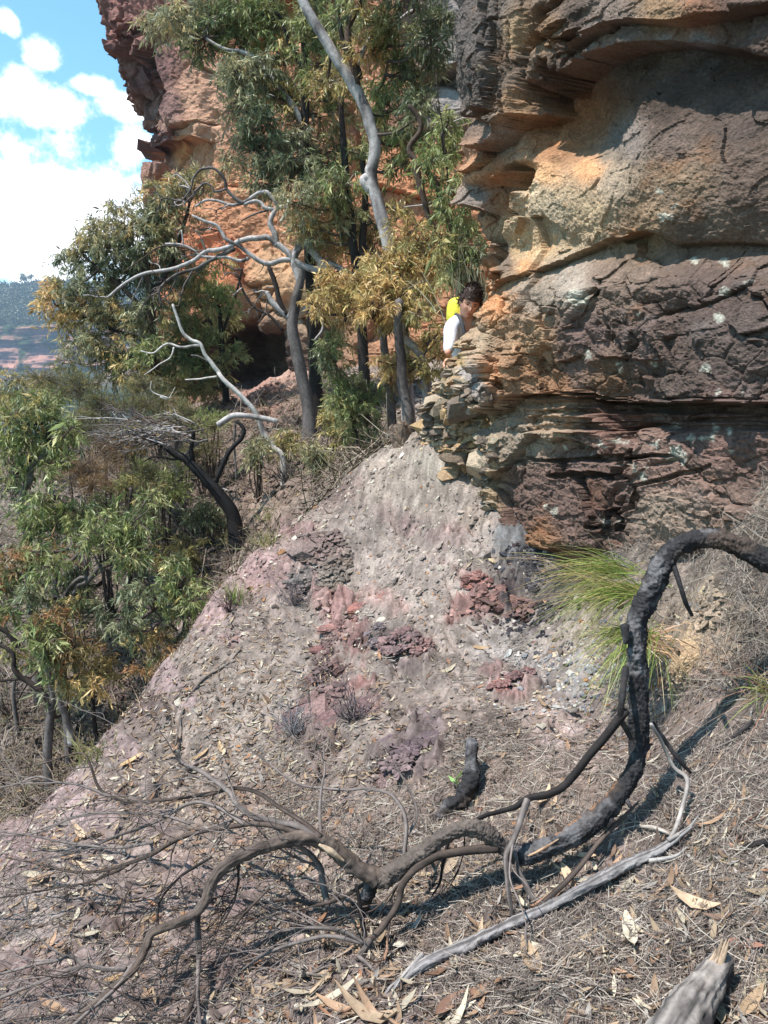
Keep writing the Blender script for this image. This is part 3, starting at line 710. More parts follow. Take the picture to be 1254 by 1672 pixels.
def relief2(x, y, z):
    u, v = proj(x, y, z)
    uw = u + 5 * fbm(x * .8, y * .8, z * .8, 3, 0.5, 141); vw = v + 5 * fbm(x * .8, y * .8, z * .8, 3, 0.5, 143)
    d = np.zeros_like(x)
    face = [(360, -60), (345, 10), (306, 68), (296, 95), (292, 105), (302, 140), (306, 170), (300, 205), (290, 238), (286, 262), (286, 420)]
    du = uw - pl_x(face, vw)
    d += 1.7 * sstep(-4, 4, du) * np.exp(-np.maximum(du, 0) / 260) * sstep(60, 95, vw)
    d += ledge(uw, vw, [(150, 112), (182, 100), (205, 88), (250, 76), (300, 72), (345, 40), (380, 20), (560, -8)], [.3, .4, .8, 1.3, 1.5, 1.4, 1.0, .8], 300, 12, 12, 0.3, 60)
    d += ledge(uw, vw, [(150, 62), (200, 66), (230, 50), (300, 45)], 0.35, 60, 5, 12, 0.2, 20)
    d += ledge(uw, vw, [(290, 259), (305, 255), (335, 245), (370, 240)], 0.45, 90, 2.5, 6, 0.2, 14)
    d += ledge(uw, vw, [(230, 218), (262, 210), (300, 206)], 0.15, 20, 2.5, 10, 0.2, 14) + ledge(uw, vw, [(230, 262), (262, 255), (290, 246)], 0.12, 14, 2.5, 10, 0.2, 14)
    # cave under the foot
    d -= 2.6 * sstep(520, 545, vw + 0.02 * (uw - 450)) * win(uw, 365, 545, 20) * sstep(660, 615, vw)
    d += 0.5 * ell(uw, vw, 450, 470, 80, 45)
    d += 0.3 * fbm(x * .4, y * .4, z * .5, 3, 0.5, 168)
    return d, uw, vw, sstep(4, -4, du)
def detail2(x, y, z, uw, vw, flank):
    d = np.zeros_like(x)
    ft, fe = facets(x * .45, y * .45, z * .55, 166, .8)
    d += (0.36 - .1 * flank) * ft - .1 * sstep(.04, 0, fe)
    ft, fe = facets(x * 1.3, y * 1.3, z * 2.0, 167, 1.0)
    d += (0.06 + 0.16 * flank) * ft
    d += (0.05 + .08 * flank) * fbm(x * 1.6, y * 1.6, z * 2.6, 4, 0.55, 169) + 0.05 * fbm(x * 6, y * 6, z * 9, 3, 0.6, 170)
    p1, p2, pc_ = worley(x * 1.8, y * 1.8, z * 1.8, 171)
    d -= 0.2 * sstep(0.3, 0.1, p1) * (pc_ > 0.86)
    gr = sstep(670, 700, uw) 
    d += gr * (ledge(uw, vw, [(650, 150), (700, 140), (745, 122), (790, 110)], 0.5, 50, 2, 8, 0.25, 10) + 0.12 * vnoise(x * .3, y * .3, np.floor(z * 3.1), 172))
    return d
d, uw, vw, flank = relief2(x, y, z)
d, uw, vw, flank = relief2(x + nx * d * .6, y + ny * d * .6, z)
x1, y1 = x + nx * d, y + ny * d
x1, y1, z1 = fix_sil(x1, y1, z.copy(), 3.0, 6.0, 6.0, 3.0)
d2 = detail2(x1, y1, z1, uw, vw, flank)
gn = grid_normal(x1, y1, z1, nx, ny, 4)
x1, y1, z1 = x1 + gn[..., 0] * d2, y1 + gn[..., 1] * d2, z1 + gn[..., 2] * d2
u, v = proj(x1, y1, z1)
uw = u + 12 * fbm(x1 * .7, y1 * .7, z1 * .7, 4, 0.6, 181); vw = v + 10 * fbm(x1 * .7, y1 * .7, z1 * .7, 4, 0.6, 183)
FA = [(200, 30, (150, 102, 92), 40), (260, 30, (160, 108, 94), 40), (250, 110, (128, 90, 84), 40), (215, 100, (140, 100, 92), 30), (270, 170, (140, 104, 96), 30), (265, 230, (124, 94, 92), 30), (270, 200, (168, 126, 108), 18), (330, 150, (196, 146, 116), 40), (340, 220, (200, 150, 118), 40), (300, 245, (222, 156, 96), 20), (345, 260, (206, 146, 106), 30), (360, 30, (170, 110, 80), 40), (430, 20, (214, 140, 92), 50), (330, 10, (130, 84, 70), 24),  # left flank anchors: purplish rock with its shade painted in
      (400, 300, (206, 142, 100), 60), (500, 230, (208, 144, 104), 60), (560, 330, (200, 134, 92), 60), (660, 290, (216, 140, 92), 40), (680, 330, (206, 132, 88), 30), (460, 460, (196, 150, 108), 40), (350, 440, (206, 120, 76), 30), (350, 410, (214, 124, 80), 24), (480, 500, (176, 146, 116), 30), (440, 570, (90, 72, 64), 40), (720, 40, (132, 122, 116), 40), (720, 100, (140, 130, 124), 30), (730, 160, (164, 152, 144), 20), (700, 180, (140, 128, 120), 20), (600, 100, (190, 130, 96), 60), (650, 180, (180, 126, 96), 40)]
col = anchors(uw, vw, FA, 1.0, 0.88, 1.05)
st = fbm(x1 * 1.2, y1 * 1.2, z1 * .3, 4, 0.6, 185)
col *= (1 + 0.2 * st)[..., None]
rs = sstep(0.2, 0.55, fbm(x1 * .6, y1 * .6, z1 * 1.6, 4, 0.6, 187))
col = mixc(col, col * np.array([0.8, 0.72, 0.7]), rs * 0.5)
nr, nc = x1.shape
i = np.arange(nr - 1)[:, None] * nc + np.arange(nc - 1)[None, :]
quads = np.stack([i, i + nc, i + nc + 1, i + 1], -1).reshape(-1, 4)
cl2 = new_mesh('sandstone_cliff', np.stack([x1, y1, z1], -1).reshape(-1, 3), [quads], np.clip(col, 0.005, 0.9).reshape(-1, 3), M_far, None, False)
tag(cl2, 'tall orange sandstone cliff with a dark overhang rising behind the gum trees', 'cliff')
print('far cliff', x1.shape)
# ------------------------------------------------------------------ trees and shrubs
def basis(d):
    d = d / (np.linalg.norm(d, axis=-1, keepdims=True) + 1e-9)
    a = np.where(np.abs(d[..., 2:3]) < 0.9, np.array([0, 0, 1.0]), np.array([1.0, 0, 0]))
    u_ = np.cross(d, a); u_ /= np.linalg.norm(u_, axis=-1, keepdims=True) + 1e-9
    return d, u_, np.cross(d, u_)
def leaves(mb, pos, dirn, L, W, colr, bend=0.25, roll=None):
    """lance-shaped leaves, two quads each, bent along their length"""
    n = len(pos)
    d, a, b = basis(dirn)
    r = rng.uniform(0, 2 * math.pi, n) if roll is None else roll
    s_ = a * np.cos(r)[:, None] + b * np.sin(r)[:, None]; nn = np.cross(d, s_)
    L = L[:, None]; W = W[:, None]
    bd = rng.normal(0, bend, n)[:, None]
    p0 = pos; m = pos + d * L * 0.45 + nn * L * bd * 0.25
    tip = pos + d * L + nn * L * bd
    m1 = m + s_ * W; m2 = m - s_ * W
    V = np.stack([p0, m1, tip, m2], 1).reshape(-1, 3)
    q = np.arange(n)[:, None] * 4 + np.array([0, 1, 2, 3])
    mb.add(V, q, None, np.repeat(colr, 4, axis=0))
PAL = {
 'green': [((86, 102, 58), 3), ((108, 122, 72), 3), ((132, 138, 92), 2), ((66, 82, 52), 2), ((158, 156, 112), 1.2)],
 'dark': [((70, 82, 60), 4), ((88, 98, 72), 3), ((112, 118, 92), 2), ((138, 140, 112), 1.2)],
 'gray': [((110, 116, 92), 3), ((90, 98, 80), 3), ((138, 138, 112), 2), ((162, 150, 114), 1.5), ((176, 156, 116), .8)],
 'olive': [((124, 122, 78), 3), ((146, 134, 86), 3), ((98, 106, 66), 2), ((172, 148, 98), 1.5)],
 'gold': [((172, 144, 94), 3), ((150, 130, 84), 3), ((190, 162, 108), 2), ((118, 116, 74), 2), ((156, 116, 76), 1)],
 'rust': [((150, 108, 76), 3), ((130, 102, 70), 2), ((108, 108, 70), 2), ((92, 102, 64), 2)],
 'fresh': [((108, 124, 70), 3), ((130, 140, 84), 3), ((86, 104, 60), 2), ((160, 160, 108), 1)],
 'pine': [((90, 94, 62), 3), ((110, 106, 68), 2), ((74, 82, 54), 3), ((128, 118, 78), 1)],
 'brush': [((116, 92, 70), 3), ((96, 80, 62), 2), ((134, 112, 80), 1)],
}
def pick(pal, n, sat=0.85):
    P_ = PAL[pal]; w_ = np.array([p[1] for p in P_], float); w_ /= w_.sum()
    c = np.array([lin(p[0]) for p in P_])[rng.choice(len(P_), n, p=w_)]
    g_ = c @ np.array([.3, .55, .15]); c = g_[:, None] + (c - g_[:, None]) * .86
    return np.clip(c * rng.uniform(0.75, 1.25, (n, 1)) * 1.55 * np.array([1.07, 1.0, .82]), 0.005, 0.8)
def clump(mb, c, r, pal, dens=1.0, leaf=0.14, flat=0.8, droop=0.75, kind='gum', tips=None):
    leaf = leaf * .76
    c = np.asarray(c, float)
    k = max(3, int(5 + 7 * dens))
    sub = rng.normal(0, 1, (k, 3)); sub /= np.linalg.norm(sub, axis=1)[:, None]
    sub = sub * (rng.uniform(0.3, 1.15, (k, 1)) ** 0.6) * np.array([1, 1, flat]) * r * 0.8
    ns = int(72 * dens * (r / leaf / 3.2) ** 2) + 8
    idx = rng.integers(0, k, ns)
    o = c + sub[idx] + rng.normal(0, r * 0.17, (ns, 3))
    ax = (o - c) / r + rng.normal(0, 0.5, (ns, 3)) + np.array([0, 0, 0.25])
    ax, _, _ = basis(ax)
    per = 13
    sc_ = pick(pal, k)[idx] * 0.55 + pick(pal, ns) * 0.45
    if tips:
        hi = rng.random(ns) < 0.45 * np.clip((o[:, 2] - c[2]) / r + 0.6, 0, 1.3)
        sc_[hi] = pick(tips, hi.sum())
    t = np.tile(np.linspace(0.05, 1.0, per), ns)
    ln = np.repeat(rng.uniform(1.1, 2.3, ns) * leaf, per)
    A = np.repeat(ax, per, 0)
    pos = np.repeat(o, per, 0) + A * (t * ln)[:, None] - np.array([0, 0, 1.0]) * (t ** 2 * ln * 0.35)[:, None]
    n = len(pos)
    if kind == 'gum':
        d = A * 0.55 + np.array([0, 0, -1.0]) * droop * rng.uniform(0.3, 2.0, (n, 1)) + rng.normal(0, 0.5, (n, 3))
        Lf = leaf * np.exp(rng.normal(-.12, .33, n)); Wf = Lf * rng.uniform(0.06, 0.12, n)
    else:
        d = A * 0.9 + rng.normal(0, 0.42, (n, 3)) + np.array([0, 0, 0.25])
        Lf = leaf * rng.uniform(0.6, 1.2, n); Wf = Lf * 0.035
    leaves(mb, pos, d, Lf, Wf, np.repeat(sc_, per, 0) * rng.uniform(0.8, 1.2, (n, 1)))
    # twig of each spray
    tw = c + (o - c) * 0.35
    e_ = o + ax * (1.6 * leaf)
    wv_ = np.cross(e_ - tw, rng.normal(0, 1, (ns, 3))); wv_ /= np.linalg.norm(wv_, axis=1)[:, None] + 1e-9
    wv_ *= 0.0035 + 0.012 * leaf
    V = np.stack([tw + wv_, tw - wv_, e_ - wv_ * .3, e_ + wv_ * .3], 1).reshape(-1, 3)
    mb.add(V, np.arange(ns)[:, None] * 4 + np.arange(4), None, np.tile(lin((92, 76, 66)), (ns * 4, 1)))
BARK = {'grey': (178, 170, 166), 'pale': (188, 180, 176), 'dark': (66, 58, 54), 'char': (34, 31, 31), 'brown': (98, 82, 72), 'white': (200, 192, 184), 'mid': (120, 112, 108)}
def bark_fn(kind, seed):
    base = lin(BARK[kind]) * (1.15 if kind in ('grey', 'pale', 'white') else .95); dk_ = lin((74, 66, 64)) if kind in ('grey', 'pale', 'white', 'mid') else base * 0.45
    def f(t, ang, V):
        n = fbm(V[:, 0] * 7 + seed, V[:, 1] * 7, V[:, 2] * 2.2, 4, 0.6, seed)
        m = sstep(0.05, 0.4, n)
        return mixc(np.tile(base, (len(V), 1)), np.tile(dk_, (len(V), 1)), m * 0.8) * (1 + 0.2 * fbm(V[:, 0] * 30, V[:, 1] * 30, V[:, 2] * 12, 2, 0.6, seed + 4))[:, None]
    return f
_seed = [100]
def limb(mb, pts, Y, w0, w1, kind, sides=9, wob=0.0, rough=0.14):
    """pts: (u, v[, dY]); widths in photo px at depth Y"""
    _seed[0] += 1
    W3 = np.array([P(p[0], p[1], Y + (p[2] if len(p) > 2 else 0)) for p in pts])
    rad = np.linspace(w0, w1, len(pts)) * 0.5 * Y / F_PX
    tube(mb, W3, rad, sides, None, wob=wob, rough=rough, seed=_seed[0], colfn=bark_fn(kind, _seed[0]))
    return W3
def tree(name, label, cat, Y, trunk, limbs=(), clumps=(), bark='mid', w=(20, 8), leaf=0.14, group=None, kind='gum', root=True, feed=True, mat=None, dens=1.0, droop=0.75):
    """trunk: px path from the ground up; limbs: (path, w0, w1, bark); clumps: (u, v, r_px, palette[, dY, tips])"""
    b = hit(*trunk[0][:2]) if root == 'hit' else P(trunk[0][0], trunk[0][1], Y)
    gzb = gz(b[0], b[1])[0]
    e_ = empty(name, (b[0], b[1], gzb), label, cat, group)
    m = MB()
    W3 = np.array([P(p[0], p[1], Y + (p[2] if len(p) > 2 else 0)) for p in trunk])
    foot = np.array([b[0], b[1], gzb - 0.15])
    if W3[0, 2] > gzb + 0.1: W3 = np.vstack([foot, W3])
    else: W3[0] = foot
    rad = np.linspace(w[0], w[1], len(W3)) * 0.5 * Y / F_PX; rad[0] *= 1.25
    _seed[0] += 1
    C = tube(m, W3, rad, 11, None, rough=0.14, wob=0.03, seed=_seed[0], colfn=bark_fn(bark, _seed[0]))
    m.build('trunk', mat or (M_char if bark == 'char' else M_bark), e_)
    pts = [C]
    for lb in limbs:
        mb = MB(); q = limb(mb, lb[0], Y, lb[1], lb[2], lb[3] if len(lb) > 3 else bark, wob=0.02)
        mb.build('branch', M_char if (lb[3] if len(lb) > 3 else bark) == 'char' else M_bark, e_); pts.append(q)
    if clumps:
        allp = np.vstack(pts)
        cm = MB()
        for cl_ in clumps:
            dY = cl_[4] if len(cl_) > 4 else rng.uniform(-0.5, 0.5)
            c = P(cl_[0], cl_[1], Y + dY); r = cl_[2] * Y / F_PX
            clump(cm, c, r, cl_[3], dens, leaf, kind=kind, tips=cl_[5] if len(cl_) > 5 else None, droop=droop)
            if feed:
                dd = np.linalg.norm(allp - c, axis=1) + 0.6 * np.maximum(allp[:, 2] - c[2], 0)
                a = allp[np.argmin(dd)]
                mid_ = (a + c) / 2 + np.array([0, 0, -0.12]) * np.linalg.norm(c - a)
                fm = MB(); tube(fm, [a, mid_, c, c + (c - mid_) * 0.5], [0.018 + 0.006 * Y / 10, 0.014, 0.01, 0.004], 5, 12, col=lin((96, 84, 78)), wob=0.06, seed=_seed[0])
                _seed[0] += 1
                fm.build('limb', M_bark, e_)
        cm.build('crown', M_leaf, e_, smooth=False)
    return e_

# the tall pale gum
tree('gum_tree', 'tall pale gum with a smooth forking grey trunk and a knobbly burl', 'tree', 11.0,
     [(668, 700), (657, 560), (648, 450), (634, 390), (618, 335), (608, 290), (612, 240), (600, 190), (577, 140), (547, 95), (517, 45), (494, 0), (474, -60), (450, -130)],
     [([(582, 140), (578, 112), (568, 72), (572, 38), (588, 8), (602, -30)], 13, 8, 'brown'), ([(588, 128), (584, 112), (570, 92), (560, 62), (553, 30), (545, -20)], 10, 6, 'dark'),
      ([(588, 104), (592, 86), (607, 60), (636, 48), (668, 22), (692, 16), (716, 0)], 7, 4, 'grey'), ([(607, 296), (598, 290), (594, 296), (604, 312)], 13, 12, 'pale'), ([(612, 280), (604, 273), (600, 282), (608, 292)], 12, 11, 'pale'), ([(636, 50), (628, 75), (632, 100), (630, 122)], 5, 3, 'brown'), ([(668, 22), (660, -10), (655, -40)], 5, 3, 'dark')],
     [(650, 60, 40, 'green'), (700, 50, 32, 'dark'), (620, 40, 34, 'olive'), (600, 80, 30, 'gold'), (650, 120, 42, 'green'), (695, 120, 36, 'dark'), (640, 180, 40, 'green', .3, 'fresh'), (690, 180, 34, 'dark'), (668, 235, 36, 'green', .2, 'fresh'), (630, 225, 24, 'olive'), (700, 75, 26, 'dark'), (560, 30, 28, 'green', .8), (530, 130, 34, 'olive', 1.0), (610, 150, 24, 'olive', .6), (655, 270, 22, 'green'), (590, -20, 40, 'green'), (680, -10, 40, 'dark')],
     'pale', (24, 13), leaf=0.12)
# crowns to the left of it
tree('gum_tree', 'leafy gum whose hanging foliage covers the middle of the orange cliff', 'tree', 13.2,
     [(520, 690), (512, 560), (508, 430), (500, 300), (500, 180), (496, 60), (485, -60)],
     [([(500, 210), (470, 160), (420, 100), (395, 85), (370, 82), (335, 62)], 10, 4, 'grey'), ([(500, 300), (470, 260), (440, 215), (420, 180)], 7, 3, 'dark'), ([(505, 330), (470, 330), (455, 300), (425, 285)], 6, 3, 'dark'), ([(498, 120), (470, 60), (455, 20)], 8, 4, 'dark')],
     [(290, 30, 34, 'gray'), (260, 46, 26, 'gray'), (320, 50, 34, 'green', .2, 'gray'), (345, 30, 30, 'gray'), (325, 80, 18, 'dark'), (372, 40, 36, 'green', .2, 'fresh'), (400, 70, 34, 'fresh'), (425, 45, 34, 'green', .4, 'fresh'), (460, 40, 34, 'green'), (465, 90, 40, 'green', .3, 'olive'), (420, 110, 36, 'dark'), (390, 130, 34, 'gray'), (368, 130, 16, 'gray'), (440, 150, 40, 'green', .3, 'olive'), (480, 150, 40, 'gray', .3, 'olive'), (400, 180, 34, 'gray'), (440, 200, 40, 'dark'), (490, 210, 42, 'gray', 0, 'gold'), (420, 250, 38, 'dark'), (385, 262, 18, 'gray'), (465, 262, 40, 'dark'), (505, 265, 40, 'dark', .3), (530, 190, 38, 'gray', .2, 'gold'), (545, 250, 34, 'green', .3, 'olive'), (560, 160, 30, 'green'), (425, 300, 22, 'gray'), (455, 305, 24, 'dark'), (505, 40, 36, 'green'), (540, 60, 34, 'olive'), (400, 10, 40, 'green'), (350, -10, 40, 'gray'), (530, 100, 36, 'green'), (470, -20, 50, 'green')],
     'dark', (20, 10), leaf=0.13)
tree('gum_tree', 'slender dark stemmed gum just behind the tall pale trunk', 'tree', 12.4,
     [(600, 690), (592, 560), (582, 450), (574, 380), (566, 300), (560, 225), (556, 160)],
     [([(592, 470), (592, 400), (596, 330), (592, 260)], 14, 8, 'dark'), ([(566, 300), (545, 280), (520, 285)], 5, 3, 'dark')],
     [(560, 300, 34, 'green'), (530, 310, 34, 'dark'), (575, 350, 30, 'green', .2, 'gold'), (540, 365, 36, 'gray', .1, 'gold'), (600, 350, 26, 'dark'), (585, 250, 30, 'green', .2, 'olive'), (560, 410, 30, 'gold'), (610, 400, 30, 'olive'), (520, 390, 26, 'olive'), (480, 330, 30, 'gray'), (500, 370, 30, 'gray', 0, 'gold'), (640, 340, 18, 'olive'), (660, 420, 34, 'gold', .4), (690, 400, 30, 'olive', -1.6), (635, 430, 28, 'gold', -1.7), (700, 440, 30, 'gold', -1.6), (670, 375, 22, 'gold', -1.6), (650, 445, 30, 'gold', -1.8), (620, 445, 22, 'olive', -1.8), (665, 415, 22, 'olive', -1.8)],
     'dark', (18, 8), leaf=0.12)
tree('gum_tree', 'crooked bright leaved gum pressed against the left edge of the near cliff', 'tree', 8.8,
     [(742, 660), (748, 520), (745, 420), (728, 345), (700, 285), (676, 262), (672, 240), (686, 215), (684, 195), (668, 172)],
     [([(676, 262), (690, 320), (704, 360), (720, 390)], 12, 6, 'brown'), ([(704, 330), (690, 335), (660, 338)], 2.5, 1.5, 'white'), ([(735, 380), (730, 300), (722, 220), (712, 120)], 3, 1.5, 'dark')],
     [(722, 215, 26, 'fresh'), (735, 250, 24, 'fresh'), (708, 260, 20, 'green'), (720, 290, 26, 'fresh'), (742, 310, 18, 'green'), (745, 360, 22, 'green'), (725, 335, 22, 'green'), (762, 385, 22, 'green'), (775, 420, 20, 'dark'), (755, 420, 26, 'green'), (735, 440, 24, 'green', .3, 'olive'), (770, 455, 18, 'dark'), (715, 395, 22, 'olive'), (735, 200, 16, 'green')],
     'brown', (13, 7), leaf=0.10)
# thin stalks of a reedy shrub beside the climber
# the twisted grey tree
T2 = [([(492, 464), (485, 444), (480, 424), (485, 406), (498, 400), (510, 411), (523, 426), (531, 436), (543, 457)], 13, 12, 'grey'),
      ([(526, 430), (520, 441), (503, 437), (485, 429), (470, 413), (452, 398), (439, 389), (413, 388), (393, 393), (375, 401), (357, 408), (337, 411), (316, 424), (290, 436), (262, 442), (236, 446), (205, 462), (176, 486)], 12, 4, 'grey'),
      ([(485, 425), (462, 424), (441, 431), (424, 426), (406, 413), (388, 401), (370, 390), (362, 378), (352, 367), (332, 360), (314, 352)], 9, 4, 'grey'),
      ([(452, 403), (449, 383), (441, 367), (444, 352), (454, 339), (467, 338), (466, 350), (458, 362)], 10, 5, 'grey'),
      ([(454, 339), (448, 327), (438, 315), (427, 313), (416, 319), (398, 332), (373, 334), (352, 328), (334, 328), (319, 337)], 8, 3, 'grey'),
      ([(448, 342), (432, 340), (425, 330), (412, 329), (398, 334)], 6, 5, 'grey'),
      ([(398, 332), (384, 324), (370, 308), (366, 292), (350, 276), (329, 276), (316, 291), (311, 309), (296, 329)], 6, 2.5, 'mid'),
      ([(370, 308), (352, 313), (346, 302), (332, 299), (320, 312), (303, 330)], 4, 2, 'mid'),
      ([(406, 421), (393, 426), (367, 421), (342, 421), (327, 416), (300, 400), (270, 398)], 6, 3, 'grey'),
      ([(383, 406), (362, 416), (342, 426), (316, 439), (291, 447), (268, 462), (260, 477), (263, 498)], 7, 3, 'mid'),
      ([(468, 345), (495, 346), (523, 342)], 5, 3, 'brown'), ([(452, 340), (430, 344), (410, 352), (394, 360)], 4, 2, 'mid'),
      ([(495, 505), (505, 500), (513, 500), (523, 518), (526, 538), (513, 556)], 5, 3, 'grey'),
      ([(475, 520), (454, 503), (441, 487), (436, 477)], 10, 8, 'grey'), ([(468, 515), (457, 495), (447, 459), (439, 436)], 10, 7, 'dark'), ([(462, 540), (440, 515), (415, 500), (395, 470), (388, 448)], 5, 3, 'dark'),
      ([(523, 428), (545, 433), (560, 440), (576, 446)], 9, 5, 'grey'), ([(316, 439), (300, 470), (292, 500)], 3, 1.5, 'mid'), ([(291, 436), (286, 460), (275, 480), (262, 492)], 3, 1.5, 'mid'), ([(236, 446), (220, 480), (212, 500)], 3, 1.5, 'mid'),
      ([(337, 411), (330, 390), (318, 375)], 3, 1.5, 'mid'), ([(337, 420), (300, 404), (262, 405), (230, 425), (200, 445)], 3.5, 1.5, 'brown'), ([(268, 462), (240, 490), (222, 520)], 3, 1.2, 'brown')]
e2 = tree('twisted_gum', 'grey gum with bare contorted limbs sweeping left before the orange cliff', 'tree', 12.6,
     [(505, 672), (496, 630), (484, 575), (478, 535), (482, 500), (490, 465), (492, 440)], T2, [], 'mid', (24, 13), feed=False, root='hit' if False else True)
for k in range(44):
    q = T2[rng.choice([1, 2, 4, 6, 7, 8, 9, 13, 14, 15, 16, 17])][0]; i_ = rng.integers(len(q) // 2, len(q)); u0, v0 = q[i_][:2]
    ang = R(rng.uniform(130, 260)); ln = rng.uniform(14, 46); m = MB(); y0 = rng.uniform(-.25, .25)
    c1 = (u0 + ln * .5 * math.cos(ang) + rng.normal(0, 5), v0 - ln * .5 * math.sin(ang) + rng.normal(0, 5), y0 * .5); c2 = (u0 + ln * math.cos(ang), v0 - ln * math.sin(ang), y0)
    limb(m, [(u0, v0), c1, c2], 12.6, 2.6, 1.0, ('mid', 'grey', 'brown')[k % 3], 4, .06, 0)
    for b_ in range(2):
        a2 = ang + R(rng.uniform(-70, 70)); l2 = ln * rng.uniform(.3, .7); limb(m, [c1, (c1[0] + l2 * .5 * math.cos(a2) + 2, c1[1] - l2 * .5 * math.sin(a2), y0), (c1[0] + l2 * math.cos(a2), c1[1] - l2 * math.sin(a2), y0)], 12.6, 1.6, .8, 'mid', 4, .04, 0)
    m.build('twig', M_twig, e2)
# burnt leaning tree with a fan of dead twigs
e3 = tree('burnt_tree', 'leaning fire blackened tree with a fan of bare grey twigs spreading left', 'tree', 10.0,
     [(389, 876), (381, 846), (365, 817), (348, 795), (326, 770), (303, 750), (278, 735), (252, 722), (230, 712)],
     [([(313, 756), (313, 731), (316, 709), (308, 700)], 9, 5, 'char'), ([(351, 789), (364, 760), (377, 738), (396, 712), (397, 698), (386, 688)], 9, 6, 'char'), ([(356, 694), (380, 680), (415, 680), (453, 688)], 10, 8, 'grey'),
      ([(300, 748), (280, 750), (255, 745), (225, 758)], 4, 2, 'dark'), ([(303, 742), (318, 726), (340, 718)], 5, 3, 'mid'), ([(340, 795), (355, 796), (373, 801)], 3, 2, 'white'), ([(384, 690), (383, 720), (385, 760), (386, 782)], 4, 3, 'mid')],
     [], 'char', (26, 7), feed=False)
for k in range(46):
    m = MB()
    t0 = rng.uniform(0, 1); u0, v0 = np.interp(t0, [0, .3, .6, 1], [338, 300, 262, 228]), np.interp(t0, [0, .3, .6, 1], [720, 716, 718, 710])
    v0 += rng.uniform(-26, 12); yy = rng.uniform(-.9, .9)
    ang = R(rng.uniform(150, 200)); ln = rng.uniform(60, 135)
    pts = [(u0, v0, yy), (u0 + ln * .4 * math.cos(ang), v0 - ln * .4 * math.sin(ang) - rng.uniform(2, 14), yy + rng.uniform(-.3, .3)), (u0 + ln * math.cos(ang), v0 - ln * math.sin(ang) + rng.uniform(-6, 14), yy + rng.uniform(-.6, .6))]
    kd = ('mid', 'brown', 'mid', 'grey')[k % 4]
    limb(m, pts, 10.0, 2.6, 0.8, kd, 4, 0.05, 0)
    for s_ in range(5):
        f_ = rng.uniform(.25, .95); i_ = np.array(pts); b0 = i_[0] * (1 - f_) ** 2 + 2 * i_[1] * f_ * (1 - f_) + i_[2] * f_ ** 2
        a2 = ang + R(rng.uniform(-50, 50)); l2 = rng.uniform(14, 46)
        limb(m, [tuple(b0), (b0[0] + l2 * .5 * math.cos(a2), b0[1] - l2 * .5 * math.sin(a2) - 3, b0[2] + .1), (b0[0] + l2 * math.cos(a2), b0[1] - l2 * math.sin(a2), b0[2] + rng.uniform(-.3, .3))], 10.0, 1.5, 0.7, kd, 3, 0.03, 0)
    m.build('twig', M_twig, e3)
tree('dead_tree', 'bleached bare leaning dead stem with crooked branches', 'dead tree', 10.8,
     [(462, 748), (444, 728), (428, 703), (418, 674), (393, 645), (364, 620), (354, 600), (335, 581), (326, 562), (310, 553), (297, 540), (290, 520), (282, 497)],
     [([(326, 564), (297, 566), (271, 561), (252, 577), (230, 573)], 5, 2, 'white'), ([(284, 567), (279, 585), (259, 597), (236, 612)], 3, 1.5, 'white'), ([(354, 615), (335, 618), (303, 620)], 4, 2, 'white'), ([(345, 592), (325, 583), (312, 580)], 3, 2, 'mid'), ([(262, 648), (275, 650), (286, 632)], 2.5, 1, 'white'), ([(275, 650), (250, 640), (247, 622)], 2.5, 1, 'white')], [], 'white', (10, 4), feed=False)
# big gum against the sky
tree('gum_tree', 'broad grey green gum with golden leaf tips standing out against the bright sky', 'tree', 14.5,
     [(262, 720), (258, 640), (250, 560), (246, 490), (240, 420), (262, 360)],
     [([(246, 520), (200, 470), (160, 440), (130, 410)], 9, 4, 'brown'), ([(248, 480), (280, 430), (300, 370), (310, 330)], 8, 4, 'dark'), ([(252, 560), (190, 540), (140, 520), (100, 500)], 8, 3, 'dark'), ([(255, 610), (210, 600), (170, 580)], 6, 3, 'dark')],
     [(290, 300, 30, 'gray', 0, 'gold'), (262, 315, 26, 'gray', 0, 'olive'), (320, 300, 26, 'gray', 0, 'gold'), (255, 350, 34, 'dark'), (290, 345, 36, 'gray', 0, 'gold'), (205, 350, 28, 'gray'), (225, 375, 34, 'gray', 0, 'olive'), (180, 368, 22, 'gray'), (150, 380, 22, 'gray'), (125, 392, 22, 'gray', 0, 'gold'), (165, 400, 30, 'gray', 0, 'olive'), (120, 425, 22, 'dark'), (205, 410, 34, 'dark', 0, 'olive'), (150, 435, 32, 'dark'), (250, 400, 34, 'dark', 0, 'olive'), (190, 450, 34, 'dark'), (235, 445, 34, 'dark'), (285, 395, 30, 'gray', 0, 'olive'), (130, 460, 24, 'dark'), (100, 478, 28, 'gray', 0, 'gold'), (85, 492, 20, 'gold'), (140, 500, 34, 'olive', 0, 'gold'), (180, 500, 34, 'gray', 0, 'gold'), (110, 525, 28, 'gold', 0, 'gold'), (155, 540, 34, 'gray', 0, 'gold'), (200, 530, 34, 'gray', 0, 'gold'), (235, 500, 30, 'dark'), (250, 530, 32, 'gray', 0, 'olive'), (125, 562, 24, 'gray'), (160, 580, 30, 'gray', 0, 'olive'), (205, 575, 32, 'green', 0, 'gold'), (110, 590, 18, 'gray'), (240, 575, 30, 'green'), (275, 460, 30, 'dark'), (300, 430, 26, 'gray'), (180, 612, 24, 'olive'), (222, 612, 26, 'olive')],
     'brown', (20, 9), leaf=0.135, dens=1.0)
